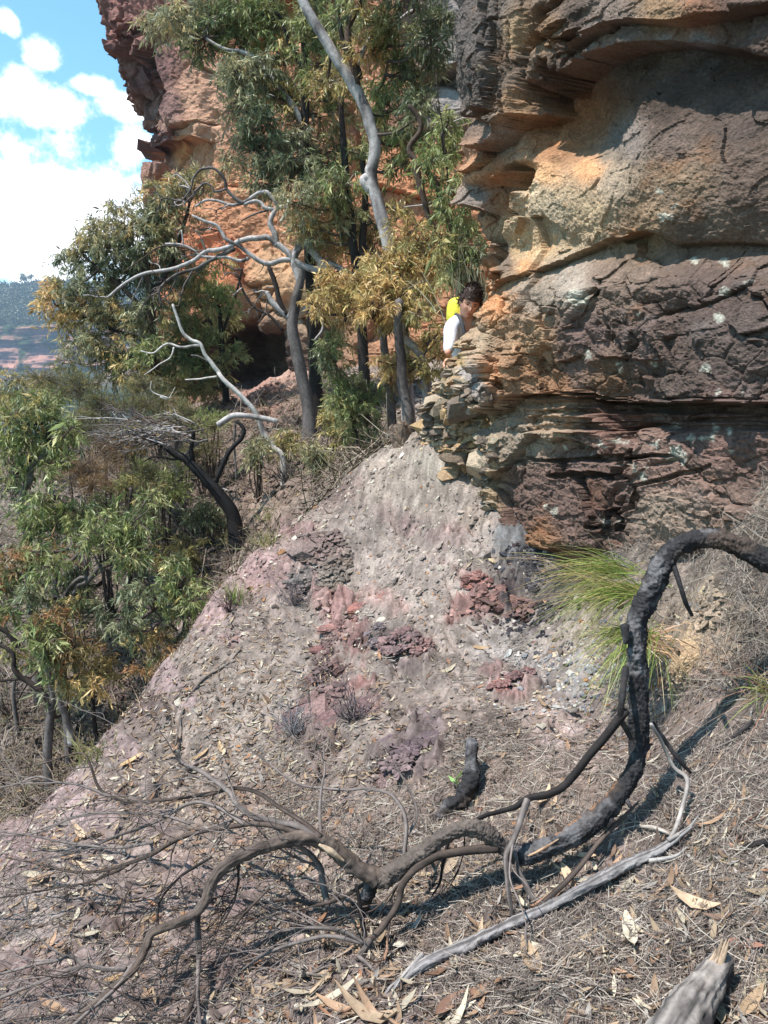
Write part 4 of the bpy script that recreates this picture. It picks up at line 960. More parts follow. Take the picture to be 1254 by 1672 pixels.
tree('gum_tree', 'light green gum with fine hanging leaves between the looping limbs and the cave', 'tree', 15.5,
     [(372, 700), (368, 630), (362, 560), (358, 500)], [([(362, 570), (340, 520), (320, 490)], 6, 3, 'dark'), ([(365, 540), (385, 480), (395, 440)], 5, 3, 'dark')],
     [(310, 500, 30, 'green', 0, 'olive'), (345, 490, 30, 'green', 0, 'fresh'), (375, 485, 26, 'green', 0, 'fresh'), (330, 530, 32, 'green', 0, 'olive'), (365, 525, 28, 'green'), (300, 540, 28, 'green'), (345, 565, 30, 'green'), (315, 580, 28, 'green'), (290, 590, 28, 'green'), (350, 605, 26, 'green', 0, 'olive'), (320, 625, 28, 'olive'), (375, 580, 20, 'green'), (285, 630, 26, 'green'), (350, 650, 24, 'olive'), (250, 620, 26, 'green'), (330, 445, 18, 'fresh'), (360, 425, 16, 'olive'), (310, 460, 18, 'olive')],
     'dark', (12, 6), leaf=0.13)
# golden gum left of the climber
tree('gum_tree', 'low golden brown gum with a bent grey trunk to the left of the climber', 'tree', 9.6,
     [(697, 705), (697, 640), (688, 590), (668, 558), (645, 540), (630, 535)],
     [([(645, 540), (610, 520), (570, 500), (540, 480)], 5, 3, 'grey'), ([(668, 558), (660, 520), (650, 490)], 5, 3, 'mid'), ([(688, 590), (700, 560), (702, 530)], 4, 2, 'mid'), ([(565, 515), (580, 512), (588, 500)], 3, 2, 'white')],
     [(520, 465, 26, 'gold', 0, 'gold'), (550, 458, 26, 'gold', 0, 'gold'), (585, 462, 28, 'gold', 0, 'gold'), (620, 468, 28, 'gold', 0, 'gold'), (655, 474, 28, 'gold', 0, 'olive'), (690, 478, 22, 'olive'), (540, 490, 26, 'gold'), (575, 495, 28, 'gold', 0, 'olive'), (610, 500, 26, 'gold'), (645, 505, 26, 'olive'), (680, 510, 20, 'olive'), (515, 500, 16, 'gold'), (560, 525, 18, 'rust'), (690, 560, 24, 'gold', .4), (712, 575, 18, 'gold', .4), (655, 585, 24, 'gold', 0, 'olive'), (630, 595, 20, 'gold', -.3), (680, 600, 22, 'olive', 0, 'gold'), (650, 612, 18, 'rust'), (705, 605, 16, 'olive'), (715, 545, 16, 'olive'), (605, 480, 20, 'gold')],
     'grey', (19, 9), leaf=0.10)
for (pu, pv, pt, wd, lb) in [(640, 690, 590, 17, 'weathered grey trunk left of the pointed boulder below the golden gum'), (666, 690, 600, 22, 'thick mossy grey trunk directly behind the pointed boulder')]:
    tree('gum_tree', lb, 'tree', 9.9 if wd < 20 else 9.2, [(pu, pv), (pu - 4, (pv + pt) / 2), (pu - 10, pt), (pu - 16, pt - 60), (pu - 14, pt - 110)], [], [(pu - 10, pt - 95, 20, 'olive'), (pu - 30, pt - 80, 16, 'gold')], 'mid', (wd, wd * .6), leaf=0.10)
# green shrubs at the far side of the crest
tree('shrub', 'dense dark green leafy shrub between the twisted gum and the crest of the slope', 'shrub', 9.9, [(585, 742), (578, 690), (570, 640)], [([(578, 690), (555, 640), (548, 590)], 3, 2, 'dark'), ([(580, 700), (600, 650)], 3, 2, 'dark'), ([(630, 742), (615, 705), (600, 680)], 4, 2, 'char')],
     [(548, 560, 22, 'green'), (540, 590, 20, 'dark'), (555, 610, 24, 'green', 0, 'fresh'), (575, 635, 26, 'green'), (555, 650, 24, 'green', 0, 'olive'), (590, 660, 26, 'green'), (570, 685, 26, 'green', 0, 'olive'), (600, 690, 22, 'dark'), (585, 715, 22, 'green'), (560, 715, 16, 'olive'), (610, 640, 20, 'green'), (530, 570, 16, 'dark'), (610, 725, 12, 'fresh')], 'dark', (5, 3), leaf=0.085)
# left foreground-side gums
tree('gum_tree', 'leafy green gum with a crooked grey stem at the left edge of the picture', 'tree', 8.8,
     [(46, 890), (44, 868), (33, 840), (38, 805), (47, 785), (52, 760), (74, 742), (82, 722)],
     [([(44, 792), (36, 780), (24, 776)], 9, 5, 'dark'), ([(78, 735), (80, 712), (72, 694), (56, 692)], 8, 4, 'dark'), ([(50, 860), (70, 830), (90, 810)], 4, 2, 'dark')],
     [(20, 680, 30, 'green', 0, 'olive'), (55, 672, 26, 'green', 0, 'olive'), (90, 690, 26, 'green', 0, 'fresh'), (20, 720, 30, 'green', 0, 'fresh'), (55, 715, 28, 'green', 0, 'olive'), (95, 722, 24, 'green'), (115, 705, 18, 'green'), (15, 760, 28, 'green', 0, 'fresh'), (90, 760, 22, 'green'), (50, 745, 24, 'green'), (70, 820, 28, 'green'), (100, 830, 28, 'green', 0, 'fresh'), (60, 855, 28, 'green'), (95, 865, 30, 'green', 0, 'olive'), (20, 800, 22, 'dark'), (125, 835, 22, 'green'), (-20, 700, 40, 'green')],
     'mid', (15, 8), leaf=0.12)
tree('gum_tree', 'bushy gum with several pale interlacing stems and some rusty leaves', 'tree', 7.9,
     [(98, 1005), (112, 980), (124, 955), (140, 950), (158, 930), (172, 925)],
     [([(100, 1000), (108, 965), (130, 945), (150, 940), (175, 928)], 8, 4, 'mid'), ([(92, 1000), (92, 975), (90, 950)], 13, 8, 'mid'), ([(142, 945), (140, 920), (128, 905), (112, 895)], 5, 3, 'mid'), ([(165, 928), (150, 900), (142, 890)], 4, 2, 'mid'), ([(52, 1000), (44, 970), (36, 950)], 9, 6, 'mid')],
     [(170, 855, 28, 'green', 0, 'fresh'), (200, 870, 28, 'green', 0, 'fresh'), (150, 880, 24, 'green'), (225, 850, 22, 'green'), (185, 895, 26, 'green'), (225, 885, 22, 'green'), (210, 910, 22, 'green'), (60, 900, 24, 'green', 0, 'rust'), (20, 915, 28, 'rust', 0, 'rust'), (40, 940, 26, 'green', 0, 'rust'), (80, 925, 22, 'green'), (100, 905, 18, 'rust'), (10, 960, 28, 'green'), (50, 975, 20, 'dark'), (20, 1000, 24, 'green', 0, 'rust'), (160, 1000, 20, 'dark'), (130, 985, 14, 'olive'), (-20, 930, 36, 'rust'), (240, 820, 14, 'green')],
     'mid', (11, 7), leaf=0.105)
tree('gum_tree', 'grey trunked gum rising from the gully beside the lower edge of the slope', 'tree', 7.3,
     [(80, 1285), (78, 1230), (80, 1180), (84, 1140), (80, 1100), (74, 1070), (70, 1040)],
     [([(84, 1150), (66, 1128), (40, 1110), (22, 1092), (24, 1075), (14, 1060), (-10, 1050)], 11, 6, 'dark'), ([(34, 1108), (10, 1110), (-20, 1112)], 5, 4, 'dark'), ([(30, 1056), (14, 1036), (-10, 1020)], 9, 8, 'dark'), ([(118, 1215), (112, 1190), (102, 1160), (94, 1120), (84, 1080)], 14, 10, 'grey')],
     [(70, 1010, 22, 'rust', 0, 'rust'), (95, 1000, 20, 'rust'), (60, 1040, 24, 'green'), (95, 1040, 24, 'green', 0, 'rust'), (75, 1065, 22, 'green'), (120, 1060, 24, 'rust', 0, 'rust'), (105, 1085, 22, 'green', 0, 'rust'), (140, 1050, 20, 'rust'), (90, 1115, 20, 'dark'), (125, 1105, 22, 'olive', 0, 'gold'), (110, 1140, 16, 'dark'), (60, 1080, 14, 'green')],
     'mid', (16, 14), leaf=0.10)
tree('gum_tree', 'thin dark sapling with a straight stem and yellowish leaves above the slope edge', 'tree', 7.6,
     [(158, 1232), (153, 1180), (150, 1140), (152, 1100)], [], [(150, 1100, 18, 'gold', 0, 'olive'), (170, 1095, 14, 'olive'), (155, 1120, 14, 'gold'), (135, 1115, 14, 'olive'), (172, 1075, 12, 'gold')], 'dark', (9, 7), leaf=0.09)
tree('shrub', 'round leafy gum shrub overhanging the pink edge of the slope', 'shrub', 6.9,
     [(284, 1060), (292, 1035), (298, 1015), (292, 985)], [([(290, 1030), (268, 1010), (250, 995)], 4, 2, 'dark'), ([(296, 1010), (312, 990)], 3, 2, 'dark')],
     [(285, 925, 22, 'green', 0, 'olive'), (300, 950, 24, 'green', 0, 'olive'), (270, 955, 24, 'green', 0, 'fresh'), (315, 980, 20, 'green'), (290, 985, 24, 'green', 0, 'olive'), (262, 985, 20, 'dark'), (310, 1005, 16, 'dark'), (240, 960, 18, 'dark'), (235, 1000, 18, 'green'), (215, 975, 18, 'dark'), (245, 1035, 16, 'gold'), (270, 1045, 14, 'rust', 0, 'gold'), (225, 1050, 16, 'olive'), (215, 1030, 18, 'dark'), (200, 1010, 16, 'dark'), (235, 1090, 16, 'rust'), (250, 1070, 14, 'rust')],
     'dark', (5, 4), leaf=0.085)
tree('gum_tree', 'thin dark stemmed gum with sparse olive leaves midway down the gully', 'tree', 9.2, [(205, 1010), (212, 940), (206, 870), (214, 800)], [([(210, 900), (235, 850), (246, 815)], 4, 2, 'dark'), ([(208, 880), (190, 840), (172, 822)], 3, 2, 'dark')], [(215, 790, 18, 'olive'), (246, 810, 16, 'green', 0, 'olive'), (170, 818, 14, 'olive'), (232, 840, 14, 'green')], 'dark', (9, 5), leaf=.10)
tree('gum_tree', 'old shaggy grey trunked tree standing behind the burnt tree', 'tree', 11.2, [(296, 862), (292, 810), (288, 770), (282, 720)], [([(290, 780), (272, 735), (258, 700)], 6, 3, 'mid'), ([(290, 790), (310, 740), (322, 705)], 5, 2, 'mid')], [(262, 690, 16, 'olive'), (322, 700, 14, 'pine')], 'mid', (24, 12), leaf=.10)
tree('gum_tree', 'slim grey gum in the trough left of the thin dark sapling', 'tree', 8.4, [(30, 1200), (24, 1140), (28, 1080)], [([(26, 1150), (50, 1105), (56, 1080)], 3, 2, 'dark')], [(20, 1062, 14, 'olive'), (56, 1072, 12, 'rust')], 'mid', (8, 5), leaf=.09)
# fine-leaved bushes on the left
n_b = 0
for (u, v, r, pal, Y, lab) in [(110, 640, 38, 'pine', 13.5, 'fine leaved olive bush just below the far cliffs, nearest the picture edge'), (170, 655, 38, 'pine', 13, 'feathery olive bush under the broad gum against the sky'), (60, 625, 26, 'olive', 15, 'small yellowish bush low in front of the distant red cliffs'), (215, 665, 34, 'pine', 12.5, 'feathery bush behind the tips of the dead twig fan'), (255, 640, 30, 'pine', 13, 'tufted bush beneath the bleached dead stem'),
                              (190, 735, 26, 'brush', 10.5, 'brown dry bush under the left end of the twig fan'), (130, 775, 30, 'brush', 10, 'rusty brown feathery bush behind the green gum at the left edge'), (175, 790, 28, 'brush', 9.8, 'dry brown bush with a green side in the gully'), (225, 790, 26, 'pine', 9.6, 'dull green feathery bush in the middle of the gully'), (255, 775, 24, 'fresh', 10.2, 'bright green tussocky bush left of the burnt trunk'), (340, 830, 22, 'dark', 10.5, 'dark green low bush left of the burnt trunk base'), (300, 680, 28, 'pine', 12, 'green bush poking up through the twig fan'), (345, 690, 20, 'fresh', 11.6, 'small green bush above the burnt trunk'), (15, 640, 24, 'olive', 14, 'pale bush at the picture edge under the distant cliffs'), (420, 735, 16, 'gray', 10.4, 'grey scrubby bush near the foot of the bleached stem'), (520, 745, 20, 'gray', 10.3, 'grey green scrub on the dirt bank left of the crest'), (470, 720, 16, 'olive', 11, 'sparse olive scrub below the twisted gum'), (545, 690, 16, 'olive', 10.8, 'sparse olive scrub right of the twisted gum foot'),
                              (140, 700, 30, 'pine', 11.8, 'feathery olive bush between the left edge gum and the twig fan'), (70, 655, 26, 'green', 12.4, 'leafy green bush above the left edge gum'), (230, 720, 26, 'olive', 11.4, 'olive bush hidden under the middle of the twig fan'), (330, 740, 22, 'pine', 11.6, 'low pine green bush right above the burnt trunk bend'), (270, 800, 24, 'green', 10.6, 'leafy green bush left of the shaggy grey trunk'), (170, 850, 26, 'green', 9.6, 'leafy bush below the rusty brown bushes in the gully'), (300, 900, 22, 'olive', 9.8, 'yellowish olive bush in front of the burnt trunk foot'), (120, 950, 24, 'dark', 8.8, 'dark leafy bush behind the interlacing pale stems')]:
    b = P(u, v, Y); g_ = gz(b[0], b[1])[0]; rr = r * Y / F_PX
    eb = empty('bush', (b[0], b[1], g_), lab, 'bush')
    m = MB()
    for s_ in range(7):
        a_ = rng.uniform(0, 6.28); q = b + np.array([math.cos(a_) * rr * .7, math.sin(a_) * rr * .7, rng.uniform(-.2, .8) * rr])
        tube(m, [np.array([b[0], b[1], g_ - .05]), (np.array([b[0], b[1], g_]) + q) / 2 + np.array([0, 0, -.1]), q], [.014, .010, .004], 4, 9, col=lin((96, 82, 74)), wob=.1, seed=s_)
    m.build('stem', M_bark, eb)
    m = MB()
    for s_ in range(5):
        clump(m, b + rng.normal(0, 1, 3) * np.array([.55, .5, .35]) * rr, rr * .72, pal, 1.0, .10, kind='fine' if pal in ('pine', 'brush', 'fresh') else 'gum')
    m.build('crown', M_leaf, eb, smooth=False)
print('veg done')
# ------------------------------------------------------------------ stones, outcrops, litter
def hull_template(seed, flat):
    r = random.Random(seed); bm = bmesh.new()
    for k in range(r.randint(9, 14)):
        v_ = Vector((r.gauss(0, 1), r.gauss(0, 1), r.gauss(0, 1))).normalized() * r.uniform(.8, 1)
        bm.verts.new((v_.x, v_.y * r.uniform(.6, .9), v_.z * flat))
    res = bmesh.ops.convex_hull(bm, input=bm.verts)
    bmesh.ops.delete(bm, geom=[g for g in res['geom_interior'] if isinstance(g, bmesh.types.BMVert)], context='VERTS')
    bmesh.ops.triangulate(bm, faces=bm.faces[:])
    bm.verts.index_update()
    V = np.array([v_.co[:] for v_ in bm.verts]); T_ = np.array([[v_.index for v_ in f_.verts] for f_ in bm.faces])
    bm.free(); return V, T_
HT = [hull_template(s_, f_) for s_, f_ in zip(range(16), [.25, .3, .35, .2, .45, .3, .6, .25] * 2)]
def frames(nrm, yaw):
    n_, a, b = basis(nrm)
    u_ = a * np.cos(yaw)[:, None] + b * np.sin(yaw)[:, None]
    return u_, np.cross(n_, u_), n_
def scatter_stones(mb, x, y, size, colr, sink=0.1, tilt=0.25, yaw=None):
    n = len(x); z = gz(x, y); nr_ = gnorm(x, y) + rng.normal(0, tilt, (n, 3))
    yaw = rng.uniform(0, 6.28, n) if yaw is None else yaw
    u_, v_, n_ = frames(nr_, yaw)
    which = rng.integers(0, len(HT), n)
    for k in range(len(HT)):
        i = np.where(which == k)[0]
        if not len(i): continue
        V, T_ = HT[k]
        W = V[None, :, 0:1] * u_[i][:, None] + V[None, :, 1:2] * v_[i][:, None] + V[None, :, 2:3] * n_[i][:, None]
        W = W * size[i][:, None, None] + np.stack([x[i], y[i], z[i] + size[i] * (0.12 - sink)], -1)[:, None]
        m = len(V)
        mb.add(W.reshape(-1, 3), None, (np.arange(len(i))[:, None, None] * m + T_).reshape(-1, 3), np.repeat(colr[i], m, 0))
def fan(n, y0, y1, u0=-80, u1=1340):
    y = np.exp(rng.uniform(math.log(y0), math.log(y1), n)); z = g_base(y * 0, y)
    u = rng.uniform(u0, u1, n)
    x = (u - CU) / F_PX * y * 1.02
    for _ in range(3):
        dep = y * cp - g_base(x, y) * sp; x = (u - CU) / F_PX * dep
    return x, y
def gcol(x, y, dark=0.0):
    """colour of the earth at x, y (from the ground sheet)"""
    i = np.clip(np.searchsorted(ys, y), 0, len(ys) - 1); j = np.clip(np.searchsorted(xs, x), 0, len(xs) - 1)
    return col_ground[i, j]
def hillmask(x, y):
    return np.clip(sstep(7.2, 8.2, y) + sstep(-0.25, -0.45, x + 0.44 * np.minimum(y, 7.6) + 0 * y - 0.0 - (y - 7.6) * 0), 0, 1)
# gravel of thin shale chips
x, y = fan(130000, 1.75, 9.5, -320, 1340)
u, v = proj(x, y, gz(x, y))
dens = 0.35 + 0.65 * sstep(1420, 1150, v) * sstep(-100, 420, u + (1000 - v) * .2)
dens *= 0.45 + 1.1 * sstep(-.2, .35, fbm(x * 1.8, y * 1.8, x * 0, 3, .5, 301)) + 0.5 * np.exp(-((u - 930) / 90) ** 2 - ((v - 1120) / 70) ** 2)
dens = np.clip(dens * .62, 0, 1) + .55 * sstep(1120, 900, v)
dens = np.where(u > 1010, dens * 0.35, dens)
k = rng.random(len(x)) < dens
x, y, u, v = x[k], y[k], u[k], v[k]
size = np.exp(rng.normal(math.log(0.0066), 0.62, len(x))) * (0.75 + 0.09 * y); size = np.clip(size, 0.003, 0.05)
cc = gcol(x, y) * rng.uniform(0.45, 1.4, (len(x), 1))
lt = rng.random(len(x)) < 0.16
cc[lt] = lin((206, 194, 176)) * rng.uniform(0.6, 1.0, (lt.sum(), 1))
og = rng.random(len(x)) < 0.05
cc[og] = lin((186, 138, 98)) * rng.uniform(0.6, 1.0, (og.sum(), 1))
m = MB(); scatter_stones(m, x, y, size, np.clip(cc, 0.01, .8))
tag(m.build('gravel', M_stone, smooth=False), 'thin pale and pink shale chips scattered over the slope', 'gravel', kind='stuff')
h0 = hit(880, 965); n = 2600  # extra chips in darker greys at the cliff foot
x = h0[0] + rng.normal(0, .17, n); y = h0[1] + rng.normal(-.02, .30, n)
size = np.clip(np.exp(rng.normal(math.log(.011), .6, n)), .004, .045); cc = np.array([lin(c) for c in ((46, 45, 48), (66, 64, 68), (86, 84, 88), (70, 56, 56))])[rng.choice(4, n, p=[.4, .3, .2, .1])] * rng.uniform(.6, 1.3, (n, 1))
m = MB(); scatter_stones(m, x, y, size, cc)
tag(m.build('dark_gravel', M_stone, smooth=False), 'dark grey shale chips heaped under the cliff overhang', 'gravel', kind='stuff')
h0 = hit(940, 1110); n = 1500
x = h0[0] + rng.normal(0, .17, n); y = h0[1] + rng.normal(0, .17, n)
size = np.clip(np.exp(rng.normal(math.log(.010), .5, n)), .004, .035); cc = np.array([lin(c) for c in ((150, 150, 152), (176, 172, 166), (120, 120, 124), (196, 176, 150))])[rng.choice(4, n)] * rng.uniform(.7, 1.2, (n, 1))
m = MB(); scatter_stones(m, x, y, size, cc)
tag(m.build('slate_gravel', M_stone, smooth=False), 'flat grey slate chips spread below the grass tuft', 'gravel', kind='stuff')
# rubble on the hillside behind
m = MB(); x = rng.uniform(-5.5, 0.8, 5200); y = rng.uniform(7.8, 17, 5200)
size = np.exp(rng.normal(math.log(0.045), .6, len(x))); cc = gcol(x, y) * rng.uniform(.7, 1.4, (len(x), 1))
scatter_stones(m, x, y, np.clip(size, .02, .22), np.clip(cc, .01, .7), 0.05)
tag(m.build('rubble', M_stone, smooth=False), 'broken stone rubble strewn over the hillside beyond the crest', 'rubble', kind='stuff')

# leaf litter
def litter(n, y0, y1, u0, u1, dfun, L0, pal, lift=0.004, wr=(0.14, 0.24), curl=0.5, tilt=.35):
    x, y = fan(n, y0, y1, u0, u1); z = gz(x, y); u, v = proj(x, y, z)
    k = rng.random(n) < dfun(u, v, x, y)
    x, y, z = x[k], y[k], z[k]; n = len(x)
    nr_ = gnorm(x, y) + rng.normal(0, tilt, (n, 3)); u_, v_, n_ = frames(nr_, rng.uniform(0, 6.28, n))
    L = L0 * np.exp(rng.normal(0, .35, n)); W = L * rng.uniform(*wr, n)
    cu = rng.normal(0, curl, n); tw = rng.normal(0, .5, n)
    S_ = np.array([0, .25, .55, .8, 1.0]); wd = np.array([.12, .85, 1.0, .6, .05])
    b = np.stack([x, y, z + lift + np.abs(rng.normal(0, .004, n))], -1)
    rows = []
    for s_, w_ in zip(S_, wd):
        a_ = cu * (s_ - .4); c = b + u_ * ((s_ - .5) * L)[:, None] + n_ * (L * np.abs(cu) * .5 * ((s_ - .5) ** 2 * 2 + 0.0))[:, None]
        t_ = tw * (s_ - .5)
        side = v_ * np.cos(t_)[:, None] + n_ * np.sin(t_)[:, None]
        rows += [c - side * (W * .5 * w_)[:, None] + n_ * (W * .12)[:, None], c - n_ * (W * .05)[:, None], c + side * (W * .5 * w_)[:, None] + n_ * (W * .12)[:, None]]
    V = np.stack(rows, 1)
    q = []
    for r_ in range(4):
        for c_ in range(2): q.append([r_ * 3 + c_, r_ * 3 + c_ + 1, r_ * 3 + c_ + 4, r_ * 3 + c_ + 3])
    q = np.array(q)
    P_ = np.array([lin(p[0]) for p in pal]); w_ = np.array([p[1] for p in pal], float); w_ /= w_.sum()
    c = P_[rng.choice(len(pal), n, p=w_)] * rng.uniform(.65, 1.15, (n, 1))
    return V.reshape(-1, 3), (np.arange(n)[:, None, None] * 15 + q).reshape(-1, 4), np.repeat(c, 15, 0)
DL = [((184, 160, 132), 3), ((160, 134, 110), 3), ((208, 192, 166), 2.4), ((138, 112, 94), 2), ((170, 160, 150), 2.4), ((112, 94, 84), 1), ((180, 132, 100), .4)]
m = MB()
m.add(*[litter(26000, 2.0, 8.5, -80, 800, lambda u, v, x, y: np.clip(np.exp(-((u - 380) / 230) ** 2 - ((v - 1190) / 170) ** 2) * 1.0 + .14 + .3 * np.exp(-((u - 150) / 250) ** 2 - ((v - 1480) / 130) ** 2), 0, 1), .042, DL)][0][:2], None, [0]) if False else None
for args in [(30000, 2.0, 8.5, -80, 800, lambda u, v, x, y: np.clip(np.exp(-((u - 380) / 230) ** 2 - ((v - 1190) / 170) ** 2) * .85 + .07 + .24 * np.exp(-((u - 150) / 260) ** 2 - ((v - 1480) / 130) ** 2), 0, 1), .040),
             (9000, 1.7, 3.8, 350, 1340, lambda u, v, x, y: np.clip(.2 + .5 * sstep(1250, 1500, v) * sstep(-.1, .3, fbm(x * 3, y * 3, x * 0, 3, .5, 311)), 0, 1), .045)]:
    V, q, c = litter(*args, DL); m.add(V, q, None, c)
BL = [((206, 178, 148), 3), ((184, 150, 122), 3), ((160, 124, 100), 2), ((214, 200, 176), 2)]
V, q, c = litter(1300, 1.7, 4.2, -60, 1340, lambda u, v, x, y: np.clip(.06 + .8 * sstep(.12, .4, fbm(x * 2.2, y * 2.2, x * 0, 3, .5, 331)), 0, 1) * sstep(1180, 1320, v), .07, BL, .008, (.16, .3), .5, .16); m.add(V, q, None, c)
V, q, c = litter(320, 1.7, 3.2, 200, 1340, lambda u, v, x, y: np.clip(.9 * sstep(.1, .35, fbm(x * 1.7, y * 1.7, x * 0, 3, .5, 333)), 0, 1) * sstep(1300, 1450, v), .11, BL, .010, (.10, .17), .7, .14); m.add(V, q, None, c)
tag(m.build('leaf_litter', M_dry), 'small dry curled gum leaves littering the slope', 'leaf litter', kind='stuff')
m = MB()
xh = None
V, q, c = litter(14000, 7.0, 16, -560, 640, lambda u, v, x, y: .9 - .6 * np.exp(-((u - 470) / 90) ** 2 - ((v - 820) / 90) ** 2), .10, [((150, 128, 100), 3), ((120, 98, 80), 3), ((176, 152, 118), 1), ((96, 84, 68), 2)], .01); m.add(V, q, None, c)
tag(m.build('leaf_litter', M_dry), 'brown fallen leaves covering the shaded hillside under the trees', 'leaf litter', kind='stuff')

# dry she-oak needles and fine stalks
def needles(n, y0, y1, u0, u1, dfun, L0, W0, pal, lift=.006, tilt=.18, bend=.25):
    x, y = fan(n, y0, y1, u0, u1); z = gz(x, y); u, v = proj(x, y, z)
    k = rng.random(n) < dfun(u, v, x, y); x, y, z = x[k], y[k], z[k]; n = len(x)
    nr_ = gnorm(x, y); u_, v_, n_ = frames(nr_, rng.uniform(0, 6.28, n))
    u_ = u_ + n_ * rng.normal(0, tilt, n)[:, None]
    L = L0 * np.exp(rng.normal(0, .4, n)); W = W0 * rng.uniform(.7, 1.5, n)
    b = np.stack([x, y, z], -1) + n_ * (lift * rng.uniform(.3, 2.2, n))[:, None]
    bd = rng.normal(0, bend, n) * L
    rows = []
    for s_ in (-.5, -.17, .17, .5):
        c = b + u_ * (s_ * L)[:, None] + v_ * (bd * (s_ * s_ * 2))[:, None]
        sd = (v_ * .8 + n_ * .6) * (W * (.5 if abs(s_) < .4 else .25))[:, None]
        rows += [c - sd, c + sd]
    V = np.stack(rows, 1).reshape(-1, 3)
    q = np.array([[0, 1, 3, 2], [2, 3, 5, 4], [4, 5, 7, 6]])
    P_ = np.array([lin(p[0]) for p in pal]); w_ = np.array([p[1] for p in pal], float); w_ /= w_.sum()
    c = P_[rng.choice(len(pal), n, p=w_)] * rng.uniform(.6, 1.2, (n, 1))
    return V, (np.arange(n)[:, None, None] * 8 + q).reshape(-1, 4), np.repeat(c, 8, 0)
ND = [((154, 138, 127), 3), ((128, 114, 105), 3), ((182, 168, 154), 2.5), ((102, 92, 85), 1.5), ((206, 194, 178), 1)]
NG = [((150, 138, 128), 3), ((120, 108, 100), 3), ((176, 164, 148), 2), ((96, 86, 80), 1)]
m = MB()
V, q, c = needles(72000, 1.65, 4.2, 420, 1800, lambda u, v, x, y: np.clip(sstep(1150, 1330, v + (u - 900) * .3) * (.15 + 1.4 * sstep(-.25, .3, fbm(x * 2.5, y * 2.5, x * 0, 3, .5, 321))), 0, 1), .085, .0019, ND); m.add(V, q, None, c)
V, q, c = needles(20000, 2.4, 6.2, 420, 860, lambda u, v, x, y: np.clip(1.3 * sstep(.05, .35, fbm(x * 2.1, y * 2.1, x * 0, 4, .55, 323)), 0, 1) * (v > 950), .10, .0020, NG); m.add(V, q, None, c)
V, q, c = needles(40000, 2.3, 4.6, 980, 1750, lambda u, v, x, y: np.clip(sstep(1160, 1080, v) * (.25 + 1.3 * sstep(-.15, .3, fbm(x * 3, y * 3, x * 0, 3, .5, 325))), 0, 1), .11, .0021, NG, .02, .5, .4); m.add(V, q, None, c)
V, q, c = needles(7500, 2.0, 4.5, -400, 500, lambda u, v, x, y: .6 * sstep(1250, 1400, v), .07, .002, NG); m.add(V, q, None, c)
tag(m.build('needle_litter', M_twig), 'matted grey and brown fallen needles and fine stalks on the ground', 'needle litter', kind='stuff')
m = MB()
V, q, c = needles(25000, 7.0, 16, -600, 660, lambda u, v, x, y: .9 - .75 * np.exp(-((u - 470) / 90) ** 2 - ((v - 820) / 90) ** 2), .34, .009, [((140, 122, 106), 3), ((108, 94, 84), 3), ((170, 156, 138), 2), ((112, 112, 80), 1.5)], .05, .7, .4); m.add(V, q, None, c)
tag(m.build('undergrowth', M_twig), 'dry tangled stalks and brush over the hillside', 'undergrowth', kind='stuff')

# rock outcrops in the slope
def lump(mb, c, ax, ay, az, nrm, yaw, seed, colr, block=5.0, layer=3.0, amp=.3, n=64, colvar=.3, dark=None):
    th = np.linspace(0, 2 * math.pi, 2 * n, endpoint=False); ph = np.linspace(0.02, math.pi * .62, n)
    A, B_ = np.meshgrid(th, ph)
    d = np.stack([np.cos(A) * np.sin(B_), np.sin(A) * np.sin(B_), np.cos(B_)], -1)
    r = 1 / (np.abs(d) ** 3.4).sum(-1) ** (1 / 3.4)
    p = d * r[..., None]
    f1, f2, cid = worley(p[..., 0] * block * .5 + seed, p[..., 1] * block * .5, p[..., 2] * layer * .5 + seed * 2.1, seed)
    g1, g2, gid = worley(p[..., 0] * block * 1.5 + seed, p[..., 1] * block * 1.5, p[..., 2] * layer * 1.6, seed + 5)
    s_ = 1 + amp * (cid - .5) * sstep(0, .1, f2 - f1) + amp * .5 * (gid - .5) * sstep(0, .1, g2 - g1) + .12 * fbm(p[..., 0] * 2, p[..., 1] * 2, p[..., 2] * 3 + seed, 4, .6, seed)
    s_ *= 1 + .28 * fbm(p[..., 0] * 1.1 + seed, p[..., 1] * 1.1, p[..., 2] * 1.1, 2, .5, seed + 9)
    p = p * s_[..., None]
    u_, v_, n_ = frames(np.array([nrm]), np.array([yaw]))
    W = c + p[..., 0:1] * ax * u_[0] + p[..., 1:2] * ay * v_[0] + p[..., 2:3] * az * n_[0]
    cc = lin(colr) * (1 + colvar * (gid - .5) * 1.6)[..., None] * (1 + .25 * fbm(p[..., 0] * 6, p[..., 1] * 6, p[..., 2] * 9, 3, .6, seed))[..., None]
    if dark is not None: cc = mixc(cc, np.broadcast_to(lin(dark), cc.shape), sstep(-.05, .25, fbm(p[..., 0] * 2.2, p[..., 1] * 2.2, p[..., 2] * 3, 4, .6, seed + 3)))
    m_, k_ = A.shape
    i = np.arange(m_ - 1)[:, None] * k_; j = np.arange(k_)[None, :]; j2 = (j + 1) % k_
    q = np.stack([i + j, i + k_ + j, i + k_ + j2, i + j2], -1).reshape(-1, 4)
    mb.add(W.reshape(-1, 3), q, None, np.clip(cc, .008, .8).reshape(-1, 3))
